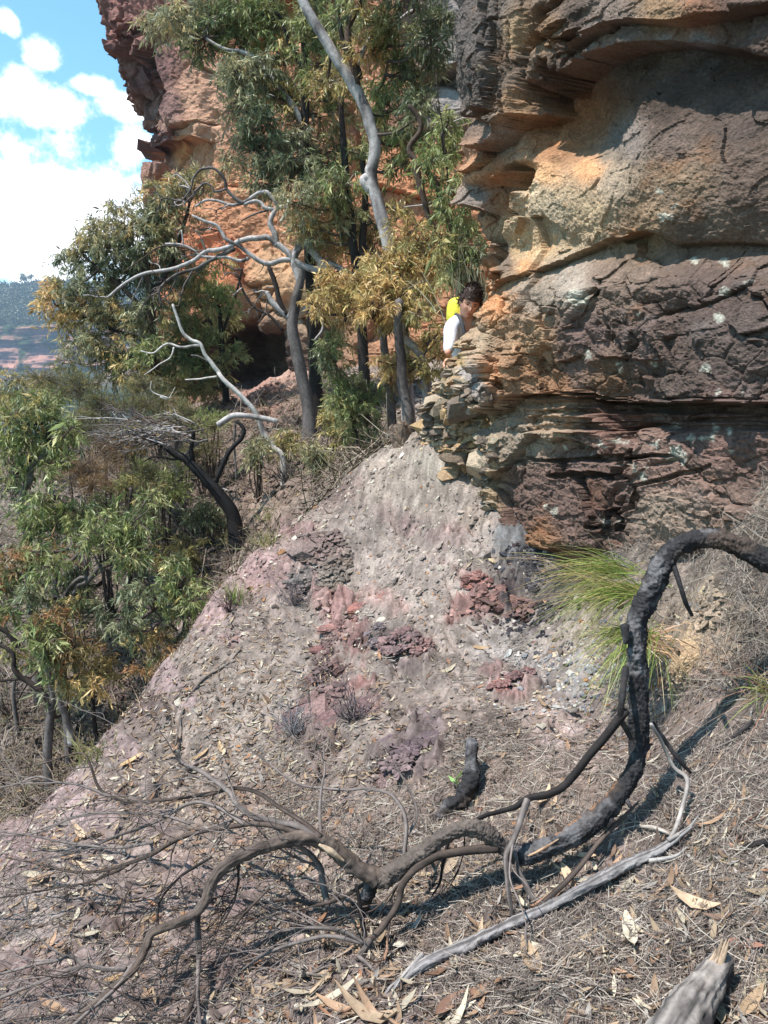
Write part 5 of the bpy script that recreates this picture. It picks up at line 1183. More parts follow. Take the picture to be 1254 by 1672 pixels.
def outcrop(name, label, cat, lumps, plates=110, size=.26, flat=1.0, bed=(-.1, -.15, 1.0), **kw):
    m = MB(); h0 = hit(*lumps[0][:2])
    for k, (u, v, rx, ry, rz, c1, c2) in enumerate(lumps):
        if plates: rz *= .5; c1, c2 = [tuple(int(min(255, (q * .72 + g * .28) * 1.12)) for q, g in zip(c_, (150, 132, 122))) for c_ in (c1, c2)]
        h = hit(u, v); s_ = h[1] / F_PX; nr_ = gnorm(np.array([h[0]]), np.array([h[1]]))[0]
        kw2 = dict(amp=.2, block=6, layer=8, n=40); 
        if not plates: kw2.update(kw)
        lump(m, h - nr_ * rz * s_ * .3, rx * s_ * .9, ry * s_ * 1.3, rz * s_ * (.8 if plates else 1), nr_ * .7 + np.array([-.1, -.15, .5]), rng.uniform(-.5, .5), int(u + v) % 900, c1, dark=c2, **kw2)
        if not plates: continue
        n = int(plates * (.5 + rx * ry / 1200)); a_ = rng.uniform(0, 6.28, n); q = np.sqrt(rng.uniform(0, 1, n))
        ex, ey = q * np.cos(a_), q * np.sin(a_)
        top = np.sqrt(np.maximum(0, 1 - q ** 3)); hh = top * rz * s_ * rng.uniform(.1, .85, n)
        xx = h[0] + ex * rx * s_; yy = h[1] + ey * ry * s_ * 1.5
        zb = g_base(xx, yy) + hh
        sz = np.minimum(rx * s_ * size, .045) * np.exp(rng.normal(-.25, .45, n))
        nn = np.tile(np.array(bed), (n, 1)) + nr_ * .5 + rng.normal(0, .22, (n, 3)); u_, v_, n_ = frames(nn, rng.uniform(0, 6.28, n))
        mixk = rng.random(n)[:, None]; cc = (lin(c1) * mixk + lin(c2) * (1 - mixk)) * rng.uniform(.65, 1.3, (n, 1)); g_ = cc @ np.array([.3, .55, .15]); cc = g_[:, None] + (cc - g_[:, None]) * .8
        for w in range(n):
            V, T_ = HT[rng.integers(0, len(HT))]
            W = (V[:, 0:1] * u_[w] + V[:, 1:2] * v_[w] + V[:, 2:3] * n_[w] * flat) * sz[w] + np.array([xx[w], yy[w], zb[w]])
            m.add(W, None, T_, cc[w])
    return tag(m.build(name, M_rock, origin=h0, smooth=False), label, cat)
outcrop('shale_outcrop', 'craggy grey brown outcrop with an undercut dark face and pink rubble on top', 'rock outcrop',
        [(525, 905, 40, 22, 34, (114, 96, 86), (140, 108, 102)), (500, 895, 26, 18, 34, (140, 110, 102), (112, 94, 86)), (555, 915, 24, 18, 30, (118, 102, 88), (96, 82, 74)), (500, 945, 30, 14, 16, (126, 116, 108), (104, 94, 90)), (540, 945, 30, 14, 16, (112, 100, 88), (136, 122, 106))], amp=.5, layer=6)
outcrop('shale_outcrop', 'dark crumbly red and purple outcrop in the middle of the slope', 'rock outcrop',
        [(530, 1150, 40, 40, 26, (100, 78, 76), (134, 94, 88)), (495, 1165, 34, 22, 24, (92, 76, 78), (116, 76, 72)), (560, 1165, 30, 40, 22, (108, 80, 80), (86, 68, 70)), (525, 1100, 18, 26, 20, (104, 74, 70), (84, 66, 66)), (470, 1190, 24, 16, 12, (100, 82, 84), (120, 90, 88))], amp=.6, block=8, layer=7)
outcrop('shale_outcrop', 'flat purple grey cracked slab set flush in the slope', 'rock outcrop',
        [(665, 1222, 38, 34, 10, (108, 84, 90), (88, 70, 76)), (650, 1262, 26, 24, 8, (112, 90, 92), (132, 106, 104))], amp=.3, block=4, layer=3)
outcrop('shale_outcrop', 'low rust red ledge beside the dark gravel under the cliff', 'rock outcrop',
        [(800, 985, 40, 14, 16, (150, 96, 84), (112, 76, 70)), (845, 1005, 26, 12, 14, (128, 84, 76), (92, 66, 64)), (775, 955, 24, 10, 10, (168, 104, 90), (140, 84, 76))], amp=.5, block=7, layer=7)
outcrop('shale_outcrop', 'small ridge of purplish shale between the red patches', 'rock outcrop',
        [(650, 1062, 34, 20, 12, (112, 88, 90), (136, 92, 90)), (612, 1050, 16, 20, 12, (96, 86, 90), (112, 92, 94)), (690, 1060, 20, 14, 9, (118, 84, 84), (150, 100, 92))], amp=.5, block=7, layer=6)
outcrop('shale_outcrop', 'thin red brown ledge low on the slope near the grass tuft', 'rock outcrop',
        [(850, 1112, 24, 9, 9, (140, 86, 80), (96, 70, 72)), (815, 1120, 20, 8, 7, (164, 104, 96), (130, 84, 80))], amp=.5, block=7, layer=7)
outcrop('shale_outcrop', 'ragged line of red shale running up from the dark outcrop', 'rock outcrop',
        [(560, 1020, 14, 34, 9, (146, 98, 90), (112, 82, 80)), (585, 990, 14, 24, 8, (164, 100, 90), (120, 80, 76)), (620, 975, 26, 12, 8, (178, 116, 98), (150, 98, 88)), (535, 1060, 12, 24, 10, (120, 76, 72), (96, 66, 64))], amp=.5, block=8, layer=7)
outcrop('clay_bank', 'pale yellow stones and clay exposed in the bank right of the charred limb', 'clay bank',
        [(1150, 1060, 46, 34, 40, (196, 168, 128), (154, 130, 104)), (1122, 1072, 30, 30, 34, (190, 164, 128), (160, 132, 102)), (1185, 1055, 44, 34, 40, (154, 134, 112), (180, 154, 120)), (1140, 1025, 36, 30, 30, (170, 146, 116), (142, 124, 104)), (1205, 1035, 40, 30, 34, (144, 128, 108), (168, 146, 120)), (1160, 1095, 44, 20, 22, (176, 148, 136), (146, 122, 112))], 150)
# crumbling shale stack on the outer corner of the cliff
def shale_stack(label, name, cat, poly, n, s0, pal):
    pu, pv = np.array(poly).T
    ok = (CLU > pu.min()) & (CLU < pu.max()) & (CLV > pv.min()) & (CLV < pv.max()) & (CLY > 3) & (CLY < 6.5)
    x_, y_, z_, u_, v_ = [q[ok] for q in (CLX, CLY, CLZ, CLU, CLV)]
    ins = np.zeros(len(x_), bool)
    for i in range(len(pu)):
        j = i - 1
        c = ((pv[i] > v_) != (pv[j] > v_)) & (u_ < (pu[j] - pu[i]) * (v_ - pv[i]) / (pv[j] - pv[i] + 1e-9) + pu[i]); ins ^= c
    k = rng.choice(np.where(ins)[0], n); m = MB()
    cn = fbm(x_[k] * 3, y_[k] * 3, z_[k] * 4, 3, .6, 701)
    P_ = np.array([lin(c) for c in pal]); ci = np.clip(((cn + .45) / .9 * len(pal)).astype(int) + rng.integers(-1, 2, n), 0, len(pal) - 1)
    sz = s0 * np.exp(rng.normal(0, .5, n))
    nn = np.array([-.1, -.1, 1.0]) + rng.normal(0, .16, (n, 3)); a_, b_, n_ = frames(nn, rng.uniform(0, 6.28, n))
    for w in range(n):
        V, T_ = HT[rng.integers(0, len(HT))]
        c = np.array([x_[k][w], y_[k][w], z_[k][w]])
        m.add((V[:, 0:1] * a_[w] + V[:, 1:2] * b_[w] + V[:, 2:3] * n_[w] * 1.35) * sz[w] + c, None, T_, P_[ci[w]] * rng.uniform(.7, 1.2))
    return tag(m.build(name, M_rock, smooth=False, origin=(.6, 5.8, -.6)), label, cat)
shale_stack('pale crumbling yellow and cream shale stack at the foot of the cliff by the climber', 'shale_ledge', 'rock ledge', [(690, 640), (740, 590), (775, 640), (800, 700), (815, 740), (800, 800), (812, 850), (770, 818), (735, 785), (700, 735), (684, 715)], 1100, .046,
            [(134, 118, 104), (158, 138, 118), (184, 164, 140), (196, 178, 152), (176, 146, 114), (186, 154, 114), (150, 130, 110), (116, 104, 96)])
outcrop('boulder', 'pointed grey boulder standing at the crest below the tree trunks', 'boulder', [(655, 722, 20, 14, 44, (150, 128, 110), (124, 106, 94))], 0, amp=.2, block=3, layer=3)
outcrop('boulder', 'rounded grey boulder half in shade at the mouth of the cave', 'boulder', [(405, 612, 20, 12, 18, (146, 130, 122), (110, 96, 92))], 0, amp=.2, block=3, layer=3)
outcrop('shale_outcrop', 'pinkish purple rock bench sloping under the cave', 'rock outcrop', [(420, 628, 30, 14, 10, (150, 116, 118), (126, 98, 100)), (455, 618, 24, 10, 8, (186, 148, 130), (160, 120, 106))], amp=.3)

# single stones that catch the eye
def stone_things(spec, group):
    proto = {}
    for (u, v, px, c, lab) in spec:
        h = hit(u, v); s_ = px * .5 * h[1] / F_PX
        k = rng.integers(0, len(HT))
        V, T_ = HT[k]
        nr_ = gnorm(np.array([h[0]]), np.array([h[1]]))
        u_, v_, n_ = frames(nr_ + rng.normal(0, .25, (1, 3)), rng.uniform(0, 6.28, 1))
        W = (V[:, 0:1] * u_ + V[:, 1:2] * v_ + V[:, 2:3] * n_ * 1.3) * s_ + h + nr_[0] * s_ * .12
        m = MB(); m.add(W, None, T_, np.tile(lin(c) * rng.uniform(.85, 1.1), (len(V), 1)))
        tag(m.build('stone', M_stone, smooth=False, origin=h), lab, 'stone', group)
SP = []
for (u, v, px, c) in [(656, 745, 16, (226, 214, 200)), (612, 770, 14, (220, 208, 196)), (600, 752, 8, (206, 186, 150)), (640, 778, 9, (210, 180, 130)), (690, 735, 12, (214, 190, 150)), (628, 806, 7, (206, 190, 166)), (705, 800, 10, (206, 176, 136)), (560, 790, 8, (200, 180, 150)), (740, 860, 12, (176, 160, 150)), (662, 830, 9, (206, 186, 160))]:
    SP.append((u, v, px, c, 'pale angular stone lying on the upper slope near the crest'))
stone_things(SP, 'pale stones near the crest')
stone_things([(803, 917, 22, (214, 190, 156), 'cream angular stone just below the dark gravel at the cliff foot'), (830, 1068, 26, (196, 192, 186), 'flat white grey slab of shale left of the grass tuft'), (858, 1072, 22, (130, 130, 134), 'dark grey flat shale plate beside the white slab'), (790, 1078, 12, (206, 196, 182), 'small white chip left of the flat white slab'),
              (873, 1052, 18, (140, 82, 70), 'rusty red block at the edge of the dark gravel'), (1150, 965, 22, (204, 184, 150), 'cream stone lodged high in the dry bank'), (1130, 1000, 14, (206, 178, 138), 'small yellow stone in the bank beside a burnt twig'), (1120, 1048, 26, (214, 194, 158), 'large pale yellow stone in the bank beside the grass'), (1165, 1055, 30, (206, 182, 142), 'broad pale stone in the middle of the clay bank'), (1190, 1060, 18, (196, 170, 132), 'pale stone right of the broad stone in the clay bank'), (1185, 1030, 14, (206, 180, 140), 'small tan stone above the pale stones in the clay bank'), (1100, 1075, 20, (206, 190, 160), 'pale stone low in the bank over the hollow'),
              (630, 1285, 10, (190, 184, 178), 'little grey stone under the purple slab'), (500, 1318, 16, (206, 200, 190), 'white stone among twigs on the lower slope'), (1016, 1450, 18, (172, 170, 164), 'grey square chip of stone on the needle litter')], 'single loose stones')
stone_things([(u, v, p, (168, 108, 80), 'orange stone in the rockfall below the cave') for (u, v, p) in [(420, 650, 14), (432, 642, 16), (428, 662, 12), (446, 655, 12), (440, 672, 12), (455, 668, 10), (412, 664, 10), (450, 640, 12)]], 'orange stones fallen below the cave')
stone_things([(u, v, p, (166, 140, 116), 'tan block of stone on the dirt bank beside the burnt tree') for (u, v, p) in [(405, 865, 22), (372, 900, 26), (420, 852, 16), (440, 838, 18), (400, 895, 14), (452, 820, 12), (366, 876, 14)]], 'tan blocks by the burnt tree')
# charcoal lumps
stone_things([(u, v, p, (30, 29, 31), 'lump of black charcoal lying in the foreground litter') for (u, v, p) in [(1092, 1342, 18), (1215, 1440, 20), (1235, 1432, 18), (805, 1530, 20), (790, 1450, 22), (895, 1568, 20), (612, 1418, 22), (1108, 1446, 9), (236, 1652, 20), (225, 1640, 14), (868, 1545, 14), (1100, 1523, 10)]], 'charcoal lumps in the litter')

# larger fallen leaves, each its own thing
def leaf_thing(u, v, Lp, ang, c, lab, lift=.008, wr=.26, curl=.35):
    h = hit(u, v); s_ = h[1] / F_PX; L = Lp * s_ * 1.1; W = L * wr
    nr_ = gnorm(np.array([h[0]]), np.array([h[1]]))[0]; a_ = R(ang)
    d = np.array([math.cos(a_), math.sin(a_) * .9, 0]); d = d - nr_ * d.dot(nr_); d /= np.linalg.norm(d)
    nr2 = nr_ + rng.normal(0, .25, 3); nr2 -= d * nr2.dot(d); nr2 /= np.linalg.norm(nr2); sd = np.cross(nr2, d)
    n_ = 9; V = []; bend = rng.normal(0, .12)
    for i in range(n_):
        s1 = i / (n_ - 1); w_ = W * .5 * (math.sin(math.pi * s1 ** .8) ** .8 if 0 < s1 < 1 else .03)
        c0 = h + d * (s1 - .5) * L + nr2 * (lift + curl * L * (s1 - .5) ** 2) + sd * bend * L * (s1 - .5) ** 2
        for t_ in (-1, -.5, 0, .5, 1): V.append(c0 + sd * w_ * t_ + nr2 * (w_ * .45 * t_ * t_))
    q = [[i * 5 + j, i * 5 + j + 1, i * 5 + j + 6, i * 5 + j + 5] for i in range(n_ - 1) for j in range(4)]
    cb = lin(c) * rng.uniform(.85, 1.1); C = np.tile(cb, (len(V), 1)); C[2::5] *= .8
    m = MB(); m.add(np.array(V), q, None, C)
    return m.build('fallen_leaf', M_dry, origin=h)
for (u, v, L_, a_, c, lab) in [(615, 1160, 30, -35, (206, 176, 150), 'single tan gum leaf right of the dark red outcrop'), (995, 1590, 66, -40, (190, 152, 122), 'curled tan leaf lying near the right foot of the weathered log'), (1010, 1598, 60, -35, (176, 136, 104), 'long brown curl of bark leaf beside the curled tan leaf'), (892, 1435, 40, 40, (214, 190, 150), 'pale cream leaf above the weathered log below the charred limb'), (1082, 1530, 62, -5, (170, 126, 98), 'arched brown leaf on the needles right of centre'),
                               (1073, 1562, 48, 45, (178, 136, 104), 'brown leaf pointing up right below the arched leaf'), (1130, 1398, 60, 10, (176, 146, 108), 'tan leaf beside the splintered end of the weathered log'), (1198, 1408, 40, -35, (206, 178, 134), 'pale yellow brown leaf right of the log end'), (1205, 1385, 30, 0, (214, 186, 144), 'short cream leaf resting above the pale brown leaf'), (1130, 1505, 56, 30, (184, 148, 112), 'tan leaf curved under the grey stone chip'), (1200, 1345, 24, 50, (180, 138, 108), 'small brown leaf high on the right litter'), (1198, 1318, 22, 30, (206, 172, 122), 'oval tan leaf on the right near the burnt twigs'),
                               (1222, 1545, 60, -40, (172, 124, 104), 'long reddish leaf by the stump at the right edge'), (1228, 1640, 80, 35, (190, 160, 128), 'large curled bark strip beside the stump'), (1172, 1650, 80, 80, (200, 180, 150), 'upright pale leaf leaning on the stump'), (1245, 1600, 70, 70, (206, 190, 160), 'broad pale leaf at the right edge below the stump'), (850, 1262, 30, 80, (180, 146, 124), 'tan leaf on gravel left of the charred limb'), (838, 1290, 18, 70, (196, 160, 130), 'small leaf below the tan leaf on gravel'), (785, 1060, 26, -20, (206, 170, 130), 'slim leaf on the slope above the flat slab'), (1030, 1625, 40, 10, (150, 116, 92), 'dull brown leaf on needles near bottom'),
                               (360, 1225, 40, 110, (220, 190, 150), 'bright dry leaf on a heap of litter in mid slope'), (330, 1235, 34, 60, (206, 172, 132), 'tan leaf in the leaf heap left of the bright leaf'), (215, 1245, 44, 50, (214, 180, 134), 'large tan leaf near the lower slope edge'), (790, 1315, 50, 70, (190, 124, 92), 'orange brown bark strip beside the charred stub'), (868, 1570, 110, 95, (196, 166, 134), 'long curved bark strip hanging below the weathered log'), (830, 1600, 60, 40, (170, 132, 104), 'brown bark curl under the weathered log'), (740, 1410, 60, 60, (200, 176, 150), 'crumpled pale leaf behind the forked limb'), (700, 1490, 50, 30, (190, 156, 122), 'tan leaf below the forked limb'), (650, 1500, 40, 20, (200, 170, 136), 'pale tan leaf left under the grey branch'), (540, 1600, 60, 70, (180, 156, 130), 'broad dull leaf among twigs at the bottom'), (740, 1640, 90, 40, (170, 132, 112), 'long pinkish bark strip at the bottom edge'), (800, 1620, 80, 45, (180, 146, 118), 'tan bark strip pointing to the bottom edge'),
                               (690, 1430, 36, -20, (206, 182, 150), 'pale leaf by the charcoal under the limb'), (905, 1600, 36, 80, (190, 150, 116), 'narrow leaf hanging near the log'), (960, 1440, 26, 90, (206, 200, 190), 'white grey leaf standing above the log'), (1120, 1600, 50, -10, (156, 122, 98), 'brown leaf left of the stump'), (420, 1500, 40, 30, (190, 150, 116), 'tan leaf under the left limb'), (270, 1560, 36, 50, (170, 120, 92), 'brown leaf under the spray of twigs'), (190, 1600, 40, 20, (196, 160, 120), 'pale leaf in the lower left corner litter'), (480, 1480, 34, 60, (206, 176, 140), 'pale tan leaf in the lower centre litter'), (590, 1560, 34, -30, (190, 160, 130), 'tan leaf under the crossing twigs'), (960, 1500, 44, 10, (184, 150, 118), 'tan leaf just under the weathered log'), (1160, 1470, 40, 70, (170, 136, 110), 'brown leaf among needles on the right'), (870, 1225, 20, 30, (196, 160, 130), 'little tan leaf on the pink gravel')]:
    tag(leaf_thing(u, v, L_, a_, c, lab), lab, 'leaf', 'larger fallen leaves')
# ------------------------------------------------------------------ fallen charred tree, logs, grass
def char_fn(seed, pale=0.0, grey0=None):
    def f(t, ang, V):
        n = fbm(V[:, 0] * 14 + seed, V[:, 1] * 14, V[:, 2] * 14, 4, .6, seed)
        c = np.tile(lin((46, 43, 44)), (len(V), 1))
        c = mixc(c, np.tile(lin((120, 116, 116)), (len(V), 1)), sstep(.02, .42, n) * .85)
        br_ = fbm(V[:, 0] * 5 + seed, V[:, 1] * 5, V[:, 2] * 5, 3, .6, seed + 7)
        c = mixc(c, np.tile(lin((96, 78, 66)), (len(V), 1)), sstep(.15, .4, br_) * .6)
        if grey0 is not None:
            g = sstep(grey0 - .02, grey0 + .04, t + .03 * n)
            c = mixc(c, np.tile(lin((104, 92, 84)), (len(V), 1)) * (1 + .5 * n)[:, None], g)
        st_ = sstep(.3, .42, fbm(ang * .9 + seed, t * 5.0, t * 0, 3, .5, seed + 2)) * pale
        c = mixc(c, np.tile(lin((176, 128, 92)), (len(V), 1)), st_)
        return c
    return f
def wood_fn(c0, c1, seed, fx=40, fz=3):
    def f(t, ang, V):
        n = fbm(ang * 5 + seed, t * fz, t * 0, 4, .6, seed); n2 = fbm(V[:, 0] * 18, V[:, 1] * 18, V[:, 2] * 18, 3, .6, seed)
        return mixc(np.tile(lin(c0), (len(V), 1)), np.tile(lin(c1), (len(V), 1)), sstep(-.1, .35, n)) * (1 + .35 * n2)[:, None]
    return f
def path3(pts):
    """(u, v, Y) or (u, v, None, lift): lift above the ground"""
    o = []
    for p in pts:
        if p[2] is None:
            h = hit(p[0], p[1]); o.append(h + np.array([0, 0, p[3] if len(p) > 3 else .01]))
        else: o.append(P(*p[:3]))
    return np.array(o)
def wpx(pts, W): return np.array([w_ * .5 * p[1] / F_PX for p, w_ in zip(pts, np.interp(np.linspace(0, 1, len(pts)), np.linspace(0, 1, len(W)), W))])
Tp = path3([(1560, 1290, None, -.03), (1500, 1180, 2.5), (1420, 1060, 2.55), (1330, 965, 2.6), (1254, 918, 2.64), (1200, 890, 2.68), (1150, 880, 2.70), (1105, 894, 2.70), (1076, 930, 2.68), (1060, 972, 2.66), (1042, 1010, 2.64), (1040, 1060, 2.62), (1042, 1120, 2.60), (1044, 1180, 2.58), (1040, 1235, 2.56), (1018, 1290, 2.54), (975, 1338, 2.52), (925, 1370, 2.5), (880, 1390, 2.5), (845, 1394, 2.5), (818, 1378, 2.5), (795, 1360, 2.5), (765, 1352, 2.5), (725, 1366, 2.5), (690, 1390, 2.5), (650, 1420, 2.5), (615, 1436, 2.5)])
eb = empty('fallen_branch', Tp[19], 'long charred branch arching over the bank and reaching across the foreground with bare twigs', 'branch')
m = MB(); tube(m, Tp, wpx(Tp, [40, 38, 35, 35, 35, 33, 31, 30, 33, 39, 30, 34, 31, 34, 30, 32, 35, 33, 34, 32, 24, 30, 31, 28, 30, 31, 31]), 48, 760, rough=.5, seed=5, crack=.17, cq=4.2, colfn=char_fn(5, .75, .76))
m.build('trunk', M_char, eb)
# split showing pale wood, knots, stub into the ground
Lp = path3([(615, 1436, 2.5), (580, 1415, 2.5), (548, 1388, 2.5), (515, 1370, 2.49), (480, 1370, 2.47), (440, 1380, 2.45), (400, 1395, 2.42), (365, 1415, 2.4), (345, 1442, 2.38), (335, 1470, 2.36), (318, 1492, 2.34), (280, 1510, 2.3), (248, 1524, 2.27), (236, 1550, 2.23), (215, 1585, 2.16), (165, 1630, 2.06), (110, 1675, 1.97), (60, 1720, 1.9)])
m = MB(); tube(m, Lp, wpx(Lp, [34, 29, 28, 25, 24, 22, 21, 20, 19, 18, 17, 15, 14, 14, 14, 12, 11, 10]), 24, 340, rough=.4, fis=.08, seed=6, colfn=wood_fn((112, 98, 88), (76, 66, 62), 6)); lb = m.build('limb', M_bark, eb)
m = MB(); q = path3([(606, 1442, 2.5), (600, 1462, 2.52), (588, 1490, 2.56), (566, 1512, None, -.03)]); tube(m, q, wpx(q, [27, 24, 24, 22]), 24, 70, rough=.3, crack=.14, seed=7, colfn=char_fn(7)); m.build('stub', M_char, eb)
m = MB(); q = path3([(521, 1378, 2.472), (540, 1390, 2.47), (562, 1406, 2.47)]); tube(m, q, wpx(q, [6, 13, 4]), 8, 20, rough=.15, seed=8, colfn=wood_fn((206, 184, 158), (170, 140, 112), 8)); m.build('split', M_bark, eb)
m = MB(); q = path3([(862, 1398, 2.462), (885, 1387, 2.462), (912, 1370, 2.462)]); tube(m, q, wpx(q, [3, 6, 2]), 8, 20, rough=.15, seed=9, colfn=wood_fn((186, 154, 126), (140, 104, 80), 9)); m.build('split', M_bark, eb)
BR = [  # (path, widths, colour kind)
 ([(1022, 1160, 2.5), (990, 1200, 2.52), (960, 1235, 2.54), (925, 1280, 2.56), (895, 1295, 2.54), (862, 1305, 2.53), (835, 1320, 2.55), (800, 1330, 2.58), (770, 1340, 2.58), (740, 1362, 2.56), (725, 1400, 2.55), (718, 1440, 2.57), (706, 1470, None, .02)], [20, 19, 18, 18, 17, 15, 12, 10, 9, 8, 7, 6, 4], 'char'),
 ([(862, 1305, 2.53), (850, 1335, 2.5), (838, 1370, 2.46), (826, 1400, 2.43), (828, 1440, 2.4), (834, 1480, 2.38), (838, 1520, 2.36), (842, 1570, 2.3)], [16, 15, 14, 13, 12, 10, 8, 6], 'mid'),
 ([(840, 1390, 2.47), (846, 1420, 2.44), (860, 1450, 2.42), (880, 1490, 2.4), (893, 1515, 2.36), (896, 1560, None, .01)], [11, 13, 14, 15, 13, 11], 'mid'),
 ([(812, 1385, 2.48), (770, 1388, 2.48), (725, 1396, 2.47), (690, 1412, 2.46), (660, 1440, 2.44), (645, 1480, 2.42), (620, 1520, 2.38), (595, 1540, 2.36)], [20, 20, 18, 17, 16, 15, 14, 13], 'brown'),
 ([(595, 1540, 2.36), (560, 1520, 2.37), (520, 1515, 2.4), (470, 1518, 2.42), (415, 1522, 2.44)], [12, 11, 10, 8, 5], 'mid'),
 ([(595, 1540, 2.36), (540, 1530, 2.36), (490, 1538, 2.36), (440, 1555, 2.35), (390, 1585, 2.33), (340, 1615, 2.3)], [11, 10, 9, 8, 6, 4], 'mid'),
 ([(605, 1535, 2.36), (580, 1570, 2.3), (552, 1610, 2.22), (530, 1650, 2.12), (515, 1690, 2.02)], [13, 12, 12, 11, 10], 'mid'),
 ([(581, 1444, 2.42), (590, 1490, 2.4), (594, 1530, 2.38), (596, 1570, 2.3), (598, 1620, 2.2), (600, 1700, 2.05)], [7, 10, 10, 9, 8, 8], 'char'),
 ([(585, 1562, 2.3), (605, 1580, 2.24), (620, 1605, 2.18), (628, 1640, 2.1), (632, 1690, 2.0)], [9, 8, 8, 8, 8], 'mid'),
 ([(521, 1372, 2.48), (490, 1350, 2.5), (455, 1343, 2.53), (420, 1335, 2.58), (398, 1325, 2.62), (385, 1308, 2.66), (370, 1290, 2.7), (330, 1262, 2.78), (297, 1246, 2.85), (290, 1226, 2.86)], [18, 15, 14, 13, 12, 11, 11, 10, 9, 6], 'mid'),
 ([(524, 1366, 2.48), (500, 1345, 2.52), (460, 1320, 2.6), (420, 1296, 2.68), (385, 1287, 2.74), (330, 1298, 2.8), (270, 1305, 2.86), (210, 1308, 2.95), (180, 1300, 3.0), (160, 1285, 3.02), (146, 1245, 3.05), (128, 1230, 3.1), (60, 1250, 3.2)], [11, 10, 9, 9, 9, 8, 8, 7, 7, 6, 5, 4, 3], 'brown'),
 ([(180, 1300, 3.0), (130, 1282, 3.05), (90, 1276, 3.1), (60, 1268, 3.12), (20, 1282, 3.16), (-40, 1290, 3.2)], [6, 5, 5, 4, 4, 3], 'mid'),
 ([(500, 1368, 2.48), (455, 1350, 2.5), (410, 1346, 2.55), (360, 1352, 2.6), (310, 1362, 2.62), (280, 1375, 2.64), (250, 1395, 2.66), (205, 1412, 2.7), (160, 1424, 2.75), (110, 1422, 2.8), (60, 1410, 2.86), (10, 1400, 2.92)], [13, 12, 11, 11, 10, 10, 10, 8, 7, 6, 5, 4], 'brown'),
 ([(398, 1346, 2.56), (350, 1315, 2.65), (310, 1312, 2.7), (250, 1345, 2.72), (190, 1365, 2.76), (130, 1390, 2.8), (60, 1405, 2.86)], [8, 7, 7, 6, 6, 5, 3], 'mid'),
 ([(310, 1345, 2.66), (260, 1330, 2.72), (200, 1326, 2.8), (130, 1332, 2.88), (60, 1360, 2.92), (0, 1365, 2.98)], [6, 5, 5, 5, 4, 3], 'mid'),
 ([(250, 1375, 2.68), (190, 1385, 2.75), (120, 1378, 2.8), (60, 1366, 2.9), (0, 1358, 2.95)], [6, 5, 5, 4, 3], 'mid'),
 ([(210, 1412, 2.7), (150, 1440, 2.72), (90, 1450, 2.78), (20, 1462, 2.8), (-30, 1470, 2.85)], [6, 5, 4, 4, 3], 'brown'),
 ([(330, 1470, 2.36), (322, 1500, 2.36), (326, 1545, 2.32), (322, 1600, 2.22), (324, 1640, 2.14), (328, 1700, 2.04)], [14, 14, 13, 10, 9, 9], 'mid'),
 ([(322, 1610, 2.2), (312, 1640, 2.14), (296, 1690, 2.05)], [10, 12, 14], 'brown'),
 ([(205, 1582, 2.17), (170, 1583, 2.2), (140, 1578, 2.22), (105, 1585, 2.22), (60, 1605, 2.2), (0, 1630, 2.18), (-40, 1645, 2.16)], [11, 10, 10, 9, 8, 8, 7], 'mid'),
 ([(140, 1578, 2.22), (125, 1565, 2.24), (112, 1560, 2.25), (90, 1568, 2.26), (40, 1580, 2.28), (-20, 1596, 2.3)], [8, 8, 7, 7, 6, 5], 'mid'),
 ([(225, 1565, 2.2), (190, 1610, 2.1), (150, 1650, 2.02), (100, 1690, 1.94)], [9, 9, 8, 8], 'mid'),
 ([(600, 1440, 2.52), (560, 1465, 2.5), (520, 1478, 2.5), (480, 1468, 2.52), (440, 1472, 2.55), (410, 1480, 2.56), (380, 1500, 2.52)], [8, 8, 8, 7, 6, 5, 4], 'brown'),
 ([(535, 1480, 2.5), (528, 1440, 2.55), (524, 1415, 2.56), (500, 1390, 2.55), (484, 1380, 2.52)], [16, 15, 14, 12, 10], 'mid'),
 ([(524, 1366, 2.5), (522, 1330, 2.6), (524, 1290, 2.7), (530, 1260, 2.75), (528, 1220, 2.82)], [9, 6, 5, 4, 2], 'mid'),
 ([(660, 1400, 2.56), (662, 1340, 2.62), (640, 1300, 2.7), (600, 1288, 2.75), (560, 1290, 2.8), (490, 1282, 2.85), (430, 1240, 2.95), (395, 1215, 3.0)], [9, 8, 7, 6, 5, 5, 4, 3], 'mid'),
 ([(660, 1375, 2.6), (680, 1330, 2.7), (670, 1290, 2.78), (640, 1240, 2.86)], [7, 6, 4, 2], 'mid'),
 ([(440, 1450, 2.44), (400, 1490, 2.38), (372, 1530, 2.32), (350, 1580, 2.25)], [5, 5, 4, 3], 'brown'),
 ([(390, 1400, 2.42), (388, 1430, 2.42), (384, 1470, 2.4), (362, 1510, 2.36)], [6, 5, 4, 3], 'char'),
 ([(345, 1400, 2.45), (310, 1420, 2.46), (290, 1435, 2.46), (262, 1470, 2.44), (258, 1510, 2.4)], [6, 6, 5, 4, 3], 'char'),
]
kinds = {'char': (54, 48, 46), 'mid': (134, 122, 116), 'brown': (96, 82, 74)}
nt_ = 0
